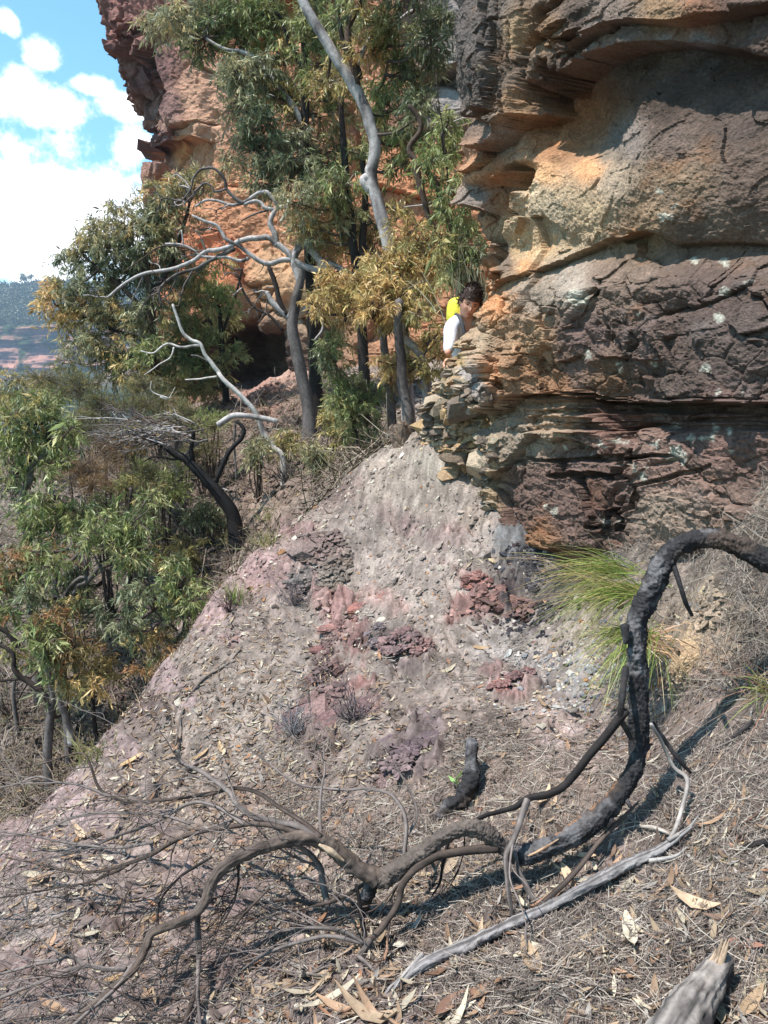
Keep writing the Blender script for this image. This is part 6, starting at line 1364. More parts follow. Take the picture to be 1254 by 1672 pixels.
for bi, (pts, W, kd) in enumerate(BR):
    q = path3(pts); rr = wpx(q, W) * (.8 if max(W) > 10 else .9)
    m = MB(); C = tube(m, q, rr, 8, None, rough=.12, wob=.006, seed=40 + bi, colfn=wood_fn(kinds[kd], tuple(int(c * .6) for c in kinds[kd]), 40 + bi))
    br = m.build('branch', M_twig, eb)
    ntw = 8 if pts[-1][0] < 520 else 2
    for k in range(ntw):
        t_ = rng.uniform(.3, .98); i = int(t_ * (len(C) - 2)); p0 = C[i]; d0 = C[i + 1] - C[i]; d0 /= np.linalg.norm(d0) + 1e-9
        m = MB()
        def twig(p0, d0, L, r, depth, sd):
            d = d0 + rng.normal(0, .5, 3) * np.array([1, .8, .5]); d /= np.linalg.norm(d)
            pts_ = [p0]; p = p0
            for s_ in range(4):
                d = d + rng.normal(0, .22, 3); d /= np.linalg.norm(d)
                p = p + d * L / 4
                g_ = gz(p[0], p[1])[0] + .012
                if p[2] < g_: p = np.array([p[0], p[1], g_])
                pts_.append(p)
            tube(m, pts_, np.linspace(r, r * .35, 5), 4, 12, col=lin(kinds[kd]) * rng.uniform(.7, 1.15), seed=sd)
            if depth:
                for b_ in range(rng.integers(2, 4)):
                    j = rng.integers(1, 5); twig(pts_[j], d, L * rng.uniform(.35, .7), r * .6, depth - 1, sd + b_)
        bias = np.array([-.7, -.05, -.08]) if pts[-1][0] < 560 else np.array([-.2, -.3, -.3])
        twig(p0, d0 * .5 + bias, rng.uniform(.22, .5), max(.0016, rr[min(len(rr) - 1, int(t_ * len(rr)))] * .45), 2, bi * 10 + k)
        m.build('twig', M_twig, br)
# short burnt prongs on the arch
for pts, W, kd in [([(1022, 1090, 2.58), (1016, 1140, 2.5), (1013, 1170, 2.5), (1022, 1190, 2.52), (1030, 1206, 2.53)], [11, 11, 10, 10, 8], 'char'), ([(1101, 925, 2.66), (1112, 960, 2.62), (1120, 985, 2.62), (1130, 1005, 2.64)], [9, 8, 8, 6], 'char'), ([(1022, 1305, 2.52), (1030, 1318, 2.48)], [10, 6], 'mid'), ([(1000, 1338, 2.5), (992, 1352, 2.5)], [14, 6], 'char'), ([(1020, 1020, 2.6), (1022, 1050, 2.58)], [16, 10], 'char'),
                   ([(1066, 1182, 2.6), (1090, 1215, 2.62), (1108, 1240, 2.6), (1128, 1262, 2.6)], [10, 8, 8, 5], 'char')]:
    q = path3(pts); m = MB(); tube(m, q, wpx(q, W), 9, None, rough=.15, seed=77, colfn=char_fn(77)); m.build('prong', M_char, eb)

# separate dead sticks and logs
def stick(label, pts, W, c0, c1, name='dead_stick', cat='stick', sides=10, rough=.14, mat=None, seed=3, group=None):
    q = path3(pts); m = MB(); tube(m, q, wpx(q, W), sides, None, rough=rough, seed=seed, colfn=wood_fn(c0, c1, seed))
    return tag(m.build(name, mat or M_bark, origin=q[0]), label, cat, group)
lg = path3([(628, 1625, None, .0), (690, 1590, None, .03), (760, 1560, None, .03), (830, 1525, None, .03), (900, 1492, None, .03), (960, 1462, None, .035), (1020, 1430, None, .035), (1080, 1400, None, .03), (1128, 1368, None, .04)])
el = empty('weathered_log', lg[4], 'silver grey weathered log with splintered ends lying across the foreground', 'log')
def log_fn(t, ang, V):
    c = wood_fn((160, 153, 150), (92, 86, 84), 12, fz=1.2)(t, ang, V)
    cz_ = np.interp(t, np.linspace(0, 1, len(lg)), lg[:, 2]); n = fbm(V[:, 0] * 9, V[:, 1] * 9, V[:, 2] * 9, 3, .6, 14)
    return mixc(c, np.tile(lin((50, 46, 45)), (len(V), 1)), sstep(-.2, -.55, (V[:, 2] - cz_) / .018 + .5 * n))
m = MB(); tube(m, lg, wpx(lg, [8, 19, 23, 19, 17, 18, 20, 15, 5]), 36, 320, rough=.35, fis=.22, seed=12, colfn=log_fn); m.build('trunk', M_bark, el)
for pts, W in [([(690, 1582, None, .05), (660, 1605, None, .03), (640, 1632, None, .02)], [9, 6, 2]), ([(1090, 1395, None, .05), (1120, 1382, None, .06), (1140, 1362, None, .07)], [9, 6, 2]), ([(1060, 1420, None, .03), (1100, 1408, None, .02), (1122, 1392, None, .02)], [10, 6, 2]), ([(740, 1575, None, .01), (720, 1590, None, .005), (700, 1600, None, .0)], [12, 9, 4])]:
    q = path3(pts); m = MB(); tube(m, q, wpx(q, W), 8, None, rough=.25, seed=13, colfn=wood_fn((172, 164, 158), (116, 108, 104), 13)); m.build('splinter', M_bark, el)
stick('thin brown stick leaning parallel above the weathered log', [(862, 1510, None, .03), (930, 1460, None, .06), (985, 1405, None, .09), (1040, 1345, None, .08)], [11, 10, 8, 4], (104, 90, 82), (66, 58, 54), seed=21)
stick('pale crooked twig bending down to the end of the weathered log', [(1063, 1182, 2.5), (1080, 1210, 2.55), (1100, 1252, 2.55), (1122, 1272, 2.52), (1116, 1310, 2.48), (1104, 1350, 2.42), (1092, 1392, None, .05)], [6, 6, 6, 8, 8, 7, 6], (176, 166, 158), (120, 110, 106), seed=22)
stick('light forked twig lying left of the crooked pale twig', [(1100, 1378, None, .03), (1070, 1370, None, .04), (1040, 1362, None, .03)], [7, 8, 5], (190, 178, 166), (140, 128, 118), seed=23)
stick('short grey stick above the weathered log near its middle', [(950, 1442, None, .02), (985, 1440, None, .02), (1018, 1425, None, .03)], [6, 8, 5], (176, 166, 158), (120, 112, 106), seed=24)
stick('dark burnt stick on the needles at the right', [(1254, 1384, None, .02), (1220, 1392, None, .02), (1185, 1410, None, .01)], [12, 10, 6], (60, 54, 52), (40, 37, 37), seed=25)
stick('dark twig lying far right on the bank', [(1165, 1235, None, .01), (1200, 1210, None, .02), (1228, 1190, None, .03)], [5, 9, 8], (80, 72, 70), (54, 49, 48), seed=26)
stick('thin grey twig running down the mid slope', [(286, 1220, None, .01), (300, 1160, None, .02), (330, 1115, None, .02), (370, 1090, None, .02), (395, 1062, None, .02)], [3, 4, 4, 4, 2], (140, 126, 116), (100, 90, 84), seed=27)
stick('burnt twig on the slope below the leaf heap', [(290, 1290, None, .01), (310, 1262, None, .02), (340, 1248, None, .02)], [6, 8, 4], (84, 70, 62), (58, 50, 48), seed=28)
stick('forked grey twig lying behind the charred stub', [(830, 1330, None, .01), (760, 1345, None, .02), (700, 1385, None, .02)], [4, 6, 6], (120, 110, 104), (90, 82, 78), seed=29)
# charred stub with seedling
cs = path3([(712, 1342, None, .0), (735, 1328, None, .03), (757, 1318, None, .045), (770, 1296, None, .09), (768, 1270, None, .17)])
m = MB(); tube(m, cs, wpx(cs, [18, 27, 30, 32, 20]), 28, 110, rough=.5, crack=.22, seed=31, colfn=char_fn(31)); tag(m.build('charred_stub', M_char, origin=cs[2]), 'short twisted charcoal stub standing in the litter beside a green seedling', 'burnt stub')
sb = hit(748, 1300); es = empty('seedling', sb, 'small bright green seedling sprouting beside the charred stub', 'seedling')
m = MB(); tube(m, [sb, sb + np.array([-.005, 0, .05]), sb + np.array([-.01, 0, .085])], [.003, .0025, .002], 6, 8, col=lin((110, 120, 70))); m.build('stem', M_leaf, es)
for k in range(7):
    a_ = k * 2.4; d = np.array([[math.cos(a_), math.sin(a_), rng.uniform(.3, .9)]]); m = MB()
    leaves(m, np.array([sb + np.array([-.01, 0, .05 + .006 * k])]), d, np.array([.05]), np.array([.009]), lin((120, 170, 66))[None] * .9, .1); m.build('leaf', M_leaf, es)
# old stump, bottom right
st3 = path3([(1060, 1760, 1.62), (1110, 1680, 1.70), (1150, 1615, 1.80), (1180, 1570, 1.88)])
esd = empty('stump', st3[1], 'broken weathered stump with one charred side in the bottom right corner', 'stump')
def stump_fn(t, ang, V):
    n = fbm(ang * 4, t * 2.5, t * 0, 4, .6, 33); c = mixc(np.tile(lin((160, 150, 142)), (len(V), 1)), np.tile(lin((88, 82, 80)), (len(V), 1)), sstep(-.15, .3, n))
    tt = np.linspace(0, 1, len(st3)); rel = V - np.stack([np.interp(t, tt, st3[:, k]) for k in range(3)], -1)
    w_ = sstep(-.004, .02, rel @ np.array([.85, .25, -.3]) + .03 * fbm(V[:, 0] * 12, V[:, 1] * 12, V[:, 2] * 12, 3, .6, 36))
    return mixc(c, np.tile(lin((60, 56, 55)), (len(V), 1)) * (1 + .5 * n)[:, None], w_)
m = MB(); tube(m, st3, wpx(st3, [92, 76, 62, 42]), 48, 160, rough=.3, fis=.22, seed=34, colfn=stump_fn); m.build('trunk', M_bark, esd)
for k in range(9):
    u0 = 1136 + k * 6 + rng.uniform(-3, 3); v0 = 1600 - k * 4; q = path3([(u0 - 12, v0 + 40, 1.82), (u0, v0 - 8, 1.845), (u0 + 10, v0 - 44 + abs(k - 6) * 5, 1.86)])
    m = MB(); tube(m, q, wpx(q, [10, 9, 2]), 8, None, rough=.3, fis=.2, seed=60 + k, colfn=wood_fn((186, 160, 134), (120, 102, 90), 60 + k)); m.build('splinter', M_bark, esd)
# grass tufts
def blades(mb, base, n, L, spread, dirb, pal, w0=.0022, seed=0, droop=1.0, rad=.05):
    P_ = np.array([lin(p[0]) for p in pal]); w_ = np.array([p[1] for p in pal], float); w_ /= w_.sum()
    o = np.asarray(base) + rng.normal(0, rad, (n, 3)) * np.array([1, .7, .3])
    d = np.asarray(dirb)[None] + rng.normal(0, spread, (n, 3)); d /= np.linalg.norm(d, axis=1)[:, None]
    Ln = L * rng.uniform(.5, 1.15, n); K = 8
    sd = np.cross(d, rng.normal(0, 1, (n, 3))); sd /= np.linalg.norm(sd, axis=1)[:, None]
    dr = droop * rng.uniform(.35, 1.0, n)
    rows = []
    for k in range(K):
        t = k / (K - 1); c = o + d * (Ln * t)[:, None] - np.array([0, 0, 1.0]) * (Ln * dr * t * t)[:, None]
        w = w0 * (1 - t * .85)
        rows += [c - sd * w, c + sd * w]
    V = np.stack(rows, 1).reshape(-1, 3)
    q = np.array([[2 * k, 2 * k + 1, 2 * k + 3, 2 * k + 2] for k in range(K - 1)])
    c = P_[rng.choice(len(pal), n, p=w_)] * rng.uniform(.8, 1.2, (n, 1))
    c = np.repeat(c, 2 * K, 0).reshape(n, 2 * K, 3)
    tip = np.linspace(0, 1, K).repeat(2)[None, :, None] ** 3
    c = c * (1 - tip * .6) + lin((190, 160, 110)) * tip * .6
    mb.add(V, (np.arange(n)[:, None, None] * 2 * K + q).reshape(-1, 4), None, c.reshape(-1, 3))
GR = [((124, 150, 70), 4), ((148, 164, 88), 4), ((98, 124, 58), 3), ((176, 160, 104), 2), ((190, 172, 126), 1.6), ((136, 116, 84), 1)]
ST = [((196, 170, 122), 3), ((170, 140, 98), 2), ((150, 130, 90), 1)]
def tuft(label, parts, cat='grass tuft', group=None):
    h0 = np.asarray(parts[0][0]); e_ = empty('grass_tuft', h0, label, cat, group)
    for (b, n, L, sp_, d, pal, w0, dr, rd) in parts:
        m = MB(); blades(m, b, n, L, sp_, d, pal, w0, droop=dr, rad=rd); m.build('blades', M_leaf, e_, smooth=False)
b1 = P(1028, 968, 3.5); b2 = P(1040, 1035, 3.35); b3 = P(1008, 935, 3.6)
tuft('large bright green grass tuft arching left from the bank under the cliff', [
    (b3, 180, .41, .26, (-.9, -.25, .45), GR, .0024, .55, .05), (b1, 270, .40, .28, (-.9, -.4, .30), GR, .0024, .65, .06), (b2, 200, .35, .34, (-.75, -.5, .15), GR, .0024, .6, .06), (b2 + np.array([.05, -.02, -.02]), 60, .22, .35, (.5, -.4, .2), [((190, 150, 120), 2), ((206, 176, 140), 1)], .004, .6, .05),
    (b1, 26, .85, .22, (-.95, -.15, .45), ST, .0016, .4, .06), (b2 + np.array([.02, -.05, -.06]), 90, .26, .5, (-.3, -.5, -.1), GR, .0022, .7, .05)])
b4 = hit(1262, 1130)
tuft('half seen green grass tuft at the right edge of the picture', [(b4, 70, .2, .4, (-.5, -.3, .6), GR, .002, .7, .04), (b4, 16, .6, .35, (-.9, -.1, .25), [((150, 92, 86), 2), ((170, 130, 110), 1)], .0014, .3, .05)])
b5 = hit(388, 985)
tuft('small yellow green grass tuft on the upper left of the slope', [(b5, 60, .24, .35, (.05, 0, 1), GR, .0035, .4, .04), (b5, 40, .2, .5, (-.3, 0, .7), [((96, 78, 74), 1), ((130, 104, 96), 1)], .003, .4, .07)])
b6 = hit(382, 885)
tuft('yellowish grass tuft at the foot of the burnt tree', [(b6, 120, .32, .4, (0, -.2, 1), [((150, 146, 80), 2), ((176, 160, 100), 2), ((120, 124, 66), 1)], .005, .6, .07)])
for (u, v, lab) in [(440, 850, 'dry green grass tuft on the dirt bank right of the burnt tree'), (225, 1075, 'dark grass clump at the shaded slope edge'), (150, 1240, 'low green sprig at the edge of the slope beside the thin sapling'), (440, 890, 'small dry tuft near the pink edge of the slope')]:
    b = hit(u, v); tuft(lab, [(b, 60, .25, .45, (0, -.1, 1), [((130, 132, 80), 2), ((150, 140, 96), 2)], .004, .6, .06)])
# thin reedy shrub beside the climber
b = P(770, 520, 7.2); tuft('thin grey reedy stalks rising behind the climber', [(b, 70, .95, .28, (-.1, 0, 1), [((130, 136, 110), 2), ((104, 116, 84), 2), ((150, 150, 130), 1)], .004, .35, .12)], 'reeds')
# dead grey twiggy shrubs on the slope
def twiggy(label, u, v, h_px, n, c, group=None, spread=.6):
    b = hit(u, v); s_ = b[1] / F_PX; m = MB()
    for k in range(n):
        d = np.array([rng.normal(0, spread), rng.normal(0, spread * .6), 1.0]); d /= np.linalg.norm(d); L = h_px * s_ * rng.uniform(.5, 1.1)
        p = [b, b + d * L * .5 + rng.normal(0, .02, 3), b + d * L + rng.normal(0, .04, 3)]
        tube(m, p, [.0022 + .0003 * b[1], .0016 + .0002 * b[1], .0008], 4, 8, col=lin(c) * rng.uniform(.7, 1.2), seed=k)
        for j in range(3):
            t_ = rng.uniform(.3, .95); q0 = p[0] * (1 - t_) + p[2] * t_; d2 = d + rng.normal(0, .6, 3)
            tube(m, [q0, q0 + d2 * L * .16, q0 + d2 * L * .28 + rng.normal(0, .01, 3)], [.0014 + .0002 * b[1], .001, .0006], 3, 5, col=lin(c) * rng.uniform(.7, 1.2), seed=k)
    tag(m.build('dead_shrub', M_twig, origin=b), label, 'dead shrub', group)
twiggy('grey leafless twiggy shrub growing on the dark red outcrop', 575, 1180, 70, 34, (126, 112, 112))
twiggy('pale ashy twigs on the left side of the dark red outcrop', 480, 1200, 60, 24, (150, 146, 148))
twiggy('grey brittle twigs under the craggy outcrop', 480, 990, 50, 26, (140, 126, 126))
twiggy('reddish leafless sprig by the yellow green tuft', 375, 1000, 44, 14, (96, 74, 72))
twiggy('grey bare twiggy bush on the dirt bank below the dead stem', 470, 790, 50, 30, (128, 116, 110))
twiggy('grey bare bush left of the crest under the green shrub', 520, 770, 40, 26, (120, 110, 104))
twiggy('bleached tangled dead bush in the gully left of the burnt trunk', 290, 860, 70, 40, (150, 142, 138))
twiggy('dark bare bush at the left edge in the gully', 20, 1180, 90, 36, (74, 64, 62))
twiggy('brown brushwood around the feet of the left gums', 130, 1010, 60, 30, (110, 92, 82))
twiggy('pale grey dead bush at the picture edge below the far cliffs', 30, 640, 40, 26, (160, 154, 156))
# ------------------------------------------------------------------ the climber
def skin_obj(name, verts, edges, radii, mat, parent, sub=2, root=0):
    me = bpy.data.meshes.new(name); me.from_pydata([tuple(v_) for v_ in verts], edges, [])
    o = bpy.data.objects.new(name, me); sc.collection.objects.link(o)
    md = o.modifiers.new('skin', 'SKIN'); md.use_smooth_shade = True
    for i, r_ in enumerate(radii):
        sv = me.skin_vertices[0].data[i]; sv.radius = (r_, r_) if np.ndim(r_) == 0 else r_; sv.use_root = (i == root)
    s_ = o.modifiers.new('sub', 'SUBSURF'); s_.levels = sub; s_.render_levels = sub
    me.materials.append(mat); o.parent = parent
    for p in me.polygons: p.use_smooth = True
    return o
def mat_plain(name, rgb, rough=.8, n_scale=40, n_amt=.15, b_scale=0, b_str=0, trans=0):
    m = bpy.data.materials.new(name); m.use_nodes = True; t = m.node_tree; n = t.nodes; l = t.links; pb = n['Principled BSDF']
    tcn = n.new('ShaderNodeTexCoord'); no = n.new('ShaderNodeTexNoise'); no.inputs['Scale'].default_value = n_scale; no.inputs['Detail'].default_value = 5
    l.new(tcn.outputs['Object'], no.inputs['Vector']); cr = n.new('ShaderNodeMix'); cr.data_type = 'RGBA'; l.new(no.outputs['Fac'], cr.inputs['Factor'])
    c = lin(rgb); cr.inputs[6].default_value = (*(c * (1 - n_amt)), 1); cr.inputs[7].default_value = (*np.clip(c * (1 + n_amt), 0, 1), 1)
    l.new(cr.outputs[2], pb.inputs['Base Color']); pb.inputs['Roughness'].default_value = rough; pb.inputs['Specular IOR Level'].default_value = .25
    if b_str:
        bn = n.new('ShaderNodeTexNoise'); bn.inputs['Scale'].default_value = b_scale; bn.inputs['Detail'].default_value = 4
        l.new(tcn.outputs['Object'], bn.inputs['Vector']); bp = n.new('ShaderNodeBump'); bp.inputs['Strength'].default_value = b_str; bp.inputs['Distance'].default_value = .01
        l.new(bn.outputs['Fac'], bp.inputs['Height']); l.new(bp.outputs[0], pb.inputs['Normal'])
    return m
M_skin = mat_plain('skin', (196, 142, 118), .55, 60, .1)
M_shirt = mat_plain('white_cloth', (206, 204, 210), .85, 14, .1, 14, 1.0)
M_vest = mat_plain('olive_straps', (120, 112, 70), .8)
M_trouser = mat_plain('blue_trousers', (84, 96, 124), .85, 20, .15, 30, .4)
M_hair = mat_plain('dark_brown_hair', (58, 42, 34), .6, 90, .35)
M_pack = mat_plain('yellow_fabric', (206, 198, 66), .6, 30, .08, 16, .4)
M_shoe = mat_plain('brown_shoe', (70, 60, 52), .7)
M_eye = mat_plain('eye', (60, 44, 36), .3)
M_lip = mat_plain('lips', (168, 96, 88), .5)
M_strap = mat_plain('dark_strap', (58, 58, 60), .7)
HD = P(767, 494, 6.42)                      # centre of the head
pv = P(775, 622, 7.0); sh = np.array([-.01, 0, 0])
neck = HD + np.array([-.01, .09, -.10]); chest = HD + np.array([.0, .22, -.25]); waist = (chest * .45 + pv * .55)
shR = HD + np.array([-.115, .11, -.155]); shL = HD + np.array([.19, .14, -.13])
elR = P(736, 550, 6.44); wrR = P(731, 580, 6.3); haR = P(733, 591, 6.24)
elL = shL + np.array([.16, -.12, -.16]); wrL = elL + np.array([.0, -.16, .02])
gf = lambda x_, y_: gz(x_, y_)[0]
hipR, hipL = pv + np.array([-.10, 0, -.02]), pv + np.array([.10, 0, -.02])
fR = np.array([pv[0] - .16, 6.95, 0]); fR[2] = gf(fR[0], fR[1]) + .05
fL = np.array([pv[0] + .12, 7.3, 0]); fL[2] = gf(fL[0], fL[1]) + .05
knR = (hipR + fR) / 2 + np.array([0, -.12, .02]); knL = (hipL + fL) / 2 + np.array([0, -.10, .02])
gq = gf(pv[0], pv[1])
ep = empty('person', (pv[0], pv[1], gq), 'person in white sleeves with a yellow backpack leaning forward round the rock corner', 'person')
off = np.array(ep.location)
def rel(L_): return [np.asarray(v_) - off for v_ in L_]
# continuous body
BV = [pv, waist, chest, neck, HD + np.array([0, .03, -.03]), shR, elR, wrR, shL, elL, wrL, hipR, knR, fR, hipL, knL, fL, fR + np.array([-.02, -.16, -.02]), fL + np.array([.02, -.16, -.02]), HD + np.array([0, -.005, .05])]
BE = [(0, 1), (1, 2), (2, 3), (3, 4), (2, 5), (5, 6), (6, 7), (2, 8), (8, 9), (9, 10), (0, 11), (11, 12), (12, 13), (0, 14), (14, 15), (15, 16), (13, 17), (16, 18), (4, 19)]
BR_ = [.14, .13, .15, .058, .085, .06, .042, .03, .06, .042, .03, .085, .06, .045, .085, .06, .045, .04, .04, .08]
skin_obj('body', rel(BV), BE, BR_, M_skin, ep, 2)
# hands with five fingers
def hand(palm, d, side, up_, nm='hand'):
    d = d / np.linalg.norm(d); side = side / np.linalg.norm(side)
    V = [palm - d * .04, palm, palm + d * .045]; E = [(0, 1), (1, 2)]; Rr = [.022, .03, .028]
    for k, (o, L_) in enumerate(zip((-.027, -.009, .010, .027), (.062, .075, .072, .056))):
        b0 = palm + d * .05 + side * o; dn = -up_ * .35
        i = len(V); V += [b0, b0 + (d + dn * .3) * L_ * .5, b0 + (d + dn * 1.4) * L_]; E += [(2, i), (i, i + 1), (i + 1, i + 2)]; Rr += [.0095, .009, .0075]
    i = len(V); V += [palm - side * .03, palm - side * .055 + d * .03, palm - side * .055 + d * .06 - up_ * .01]; E += [(1, i), (i, i + 1), (i + 1, i + 2)]; Rr += [.012, .010, .008]
    skin_obj(nm, rel(V), E, Rr, M_skin, ep, 2)
hand(haR, np.array([.25, -.75, -.55]), np.array([1, .3, 0]), np.array([0, .3, 1.]))
hand(wrL + np.array([0, -.05, 0]), np.array([-.2, -.9, -.1]), np.array([-1, .2, 0]), np.array([0, 0, 1.]))
# head shaped with a face
def head():
    n1, n2 = 72, 56
    th = np.linspace(0, 2 * math.pi, n1, endpoint=False); ph = np.linspace(.02, math.pi - .02, n2)
    A, B_ = np.meshgrid(th, ph)
    X_, Y_, Z_ = np.cos(A) * np.sin(B_), np.sin(A) * np.sin(B_), np.cos(B_)      # face looks along -Y
    x_ = X_ * .076; y_ = Y_ * .098; z_ = Z_ * .122
    jaw = sstep(.0, -.9, Z_); x_ = x_ * (1 - .32 * jaw); y_ = y_ * (1 - .12 * jaw) - .012 * jaw
    front = np.clip(-Y_, 0, 1)
    fx, fz = x_ / .076, z_ / .122
    g_ = lambda cx, cz, sx, sz: np.exp(-((fx - cx) / sx) ** 2 - ((fz - cz) / sz) ** 2) * (front > 0)
    y_ -= .024 * g_(0, -.18, .13, .14) + .014 * g_(0, -.02, .09, .2) + .008 * g_(0, .2, .5, .09) + .006 * g_(0, -.5, .28, .08) + .01 * g_(0, -.82, .25, .16) + .006 * g_(.5, -.18, .2, .2) + .006 * g_(-.5, -.18, .2, .2)
    y_ += .012 * g_(.36, .06, .17, .09) + .012 * g_(-.36, .06, .17, .09) + .004 * g_(0, -.42, .3, .05) + .004 * g_(0, -.62, .25, .06)
    for s_ in (-1, 1):
        er = np.exp(-((Y_ - .05) / .22) ** 2 - ((fz + .06) / .25) ** 2) * (X_ * s_ > .6); x_ += s_ * .016 * er
    return np.stack([x_, y_, z_], -1), n1, n2
Hh, n1, n2 = head()
ax_t = R(24); yw = R(8); rl = R(-13)
def rot(p):
    p = np.asarray(p, float); c, s_ = math.cos(ax_t), math.sin(ax_t)     # nod downwards
    y_, z_ = p[..., 1] * c - p[..., 2] * s_ * -1 * -1, p[..., 1] * s_ + p[..., 2] * c
    q = np.stack([p[..., 0], y_, z_], -1)
    c, s_ = math.cos(yw), math.sin(yw)
    q = np.stack([q[..., 0] * c - q[..., 1] * s_, q[..., 0] * s_ + q[..., 1] * c, q[..., 2]], -1)
    c, s_ = math.cos(rl), math.sin(rl)
    return np.stack([q[..., 0] * c - q[..., 2] * s_, q[..., 1], q[..., 0] * s_ + q[..., 2] * c], -1)
i = np.arange(n2 - 1)[:, None] * n1; j = np.arange(n1)[None, :]; j2 = (j + 1) % n1
hq = np.stack([i + j, i + n1 + j, i + n1 + j2, i + j2], -1).reshape(-1, 4)
W = rot(Hh) + HD - off
ho = new_mesh('head', W.reshape(-1, 3), [hq], None, M_skin, ep)
def facebit(name, cx, cz, r3, mat, par, dy=0.0):
    th = np.linspace(0, 2 * math.pi, 16, endpoint=False); ph = np.linspace(.1, math.pi - .1, 9); A, B_ = np.meshgrid(th, ph)
    d = np.stack([np.cos(A) * np.sin(B_) * r3[0], np.sin(A) * np.sin(B_) * r3[1], np.cos(B_) * r3[2]], -1)
    fx = np.abs(Hh[..., 0] / .076 - cx) + np.abs(Hh[..., 2] / .122 - cz) + (Hh[..., 1] > 0) * 9
    c = Hh.reshape(-1, 3)[np.argmin(fx)] + np.array([0, dy, 0])
    ii = np.arange(8)[:, None] * 16; jj = np.arange(16)[None, :]; jk = (jj + 1) % 16
    new_mesh(name, (rot(d + c) + HD - off).reshape(-1, 3), [np.stack([ii + jj, ii + 16 + jj, ii + 16 + jk, ii + jk], -1).reshape(-1, 4)], None, mat, par)
for s_ in (-1, 1):
    facebit('eye', .36 * s_, .05, (.013, .006, .006), M_eye, ho, .001)
    facebit('eyebrow', .36 * s_, .2, (.02, .006, .004), M_hair, ho, -.001)
facebit('mouth', 0, -.52, (.022, .006, .006), M_lip, ho, .001)
# hair: tufted cap
nn = fbm(Hh[..., 0] * 60, Hh[..., 1] * 60, Hh[..., 2] * 60, 3, .6, 501)
hx, hy, hz = Hh[..., 0] / .076, Hh[..., 1] / .098, Hh[..., 2] / .122
m_ = (hz > .30 + .0 * hx) | (hy > -.05) & (hz > -.45) | (np.abs(hx) > .82) & (hz > -.05) & (hy > -.45)
grown = Hh * (1.09 + .13 * np.clip(hz, 0, 1)[..., None] + .10 * nn[..., None]) + np.array([0, -.004, .004])
idx = np.arange(n1 * n2).reshape(n2, n1); keep = m_.ravel()
fq = hq[keep[hq].all(1)]
new_mesh('hair', (rot(grown) + HD - off).reshape(-1, 3), [fq], None, M_hair, ep)
mh = MB()
k_ = rng.choice(np.where(keep)[0], 900)
pp = (rot(grown).reshape(-1, 3) + HD)[k_]; dd = rot(Hh).reshape(-1, 3)[k_] * 8 + rng.normal(0, .35, (900, 3)) + np.array([0, -.2, -.1])
leaves(mh, pp, dd, rng.uniform(.015, .03, 900), np.full(900, .0035), np.tile(lin((60, 44, 36)), (900, 1)) * rng.uniform(.6, 1.5, (900, 1)), .5)
mh.build('hair', M_twig, ep)
# shirt, vest, trousers, shoes
SV = [waist + (pv - waist) * .5, waist, chest, neck * .7 + chest * .3, shR, (shR + elR) / 2 + np.array([-.01, 0, 0]), elR, (elR + wrR) / 2, wrR + (elR - wrR) * .1, shL, elL, wrL]
SE = [(0, 1), (1, 2), (2, 3), (2, 4), (4, 5), (5, 6), (6, 7), (7, 8), (2, 9), (9, 10), (10, 11)]
skin_obj('shirt', rel(SV), SE, [.155, .15, .17, .085, .082, .07, .06, .05, .042, .08, .06, .045], M_shirt, ep, 2)
skin_obj('trousers', rel([pv, hipR, knR, fR + np.array([0, .02, .08]), hipL, knL, fL + np.array([0, .02, .08])]), [(0, 1), (1, 2), (2, 3), (0, 4), (4, 5), (5, 6)], [.16, .105, .08, .065, .105, .08, .065], M_trouser, ep, 2)
for f_ in (fR, fL): skin_obj('shoe', rel([f_ + np.array([0, .05, -.01]), f_ + np.array([0, -.06, -.02]), f_ + np.array([0, -.17, -.03])]), [(0, 1), (1, 2)], [.05, .05, .035], M_shoe, ep, 2)
# collar strap and backpack
mk = MB(); tube(mk, [shR + np.array([.02, .03, .075]), shR + np.array([.045, -.07, .04]), shR + np.array([.07, -.12, -.06]), shR + np.array([.10, -.12, -.16])], [.016, .016, .015, .013], 8, 24, col=lin((70, 70, 66)), seed=2); mk.build('strap', M_strap, ep)
bk = HD + np.array([-.06, .28, -.05])
th = np.linspace(0, 2 * math.pi, 40, endpoint=False); ph = np.linspace(.02, math.pi - .02, 28); A, B_ = np.meshgrid(th, ph)
d = np.stack([np.cos(A) * np.sin(B_), np.sin(A) * np.sin(B_), np.cos(B_)], -1); r = 1 / (np.abs(d) ** 3).sum(-1) ** (1 / 3.)
p = d * r[..., None] * np.array([.10, .12, .12]); p *= (1 + .05 * fbm(d[..., 0] * 3, d[..., 1] * 3, d[..., 2] * 3, 3, .5, 521))[..., None]
i = np.arange(27)[:, None] * 40; j = np.arange(40)[None, :]; j2 = (j + 1) % 40
new_mesh('backpack', (p + bk - off).reshape(-1, 3), [np.stack([i + j, i + 40 + j, i + 40 + j2, i + j2], -1).reshape(-1, 4)], None, M_pack, ep)
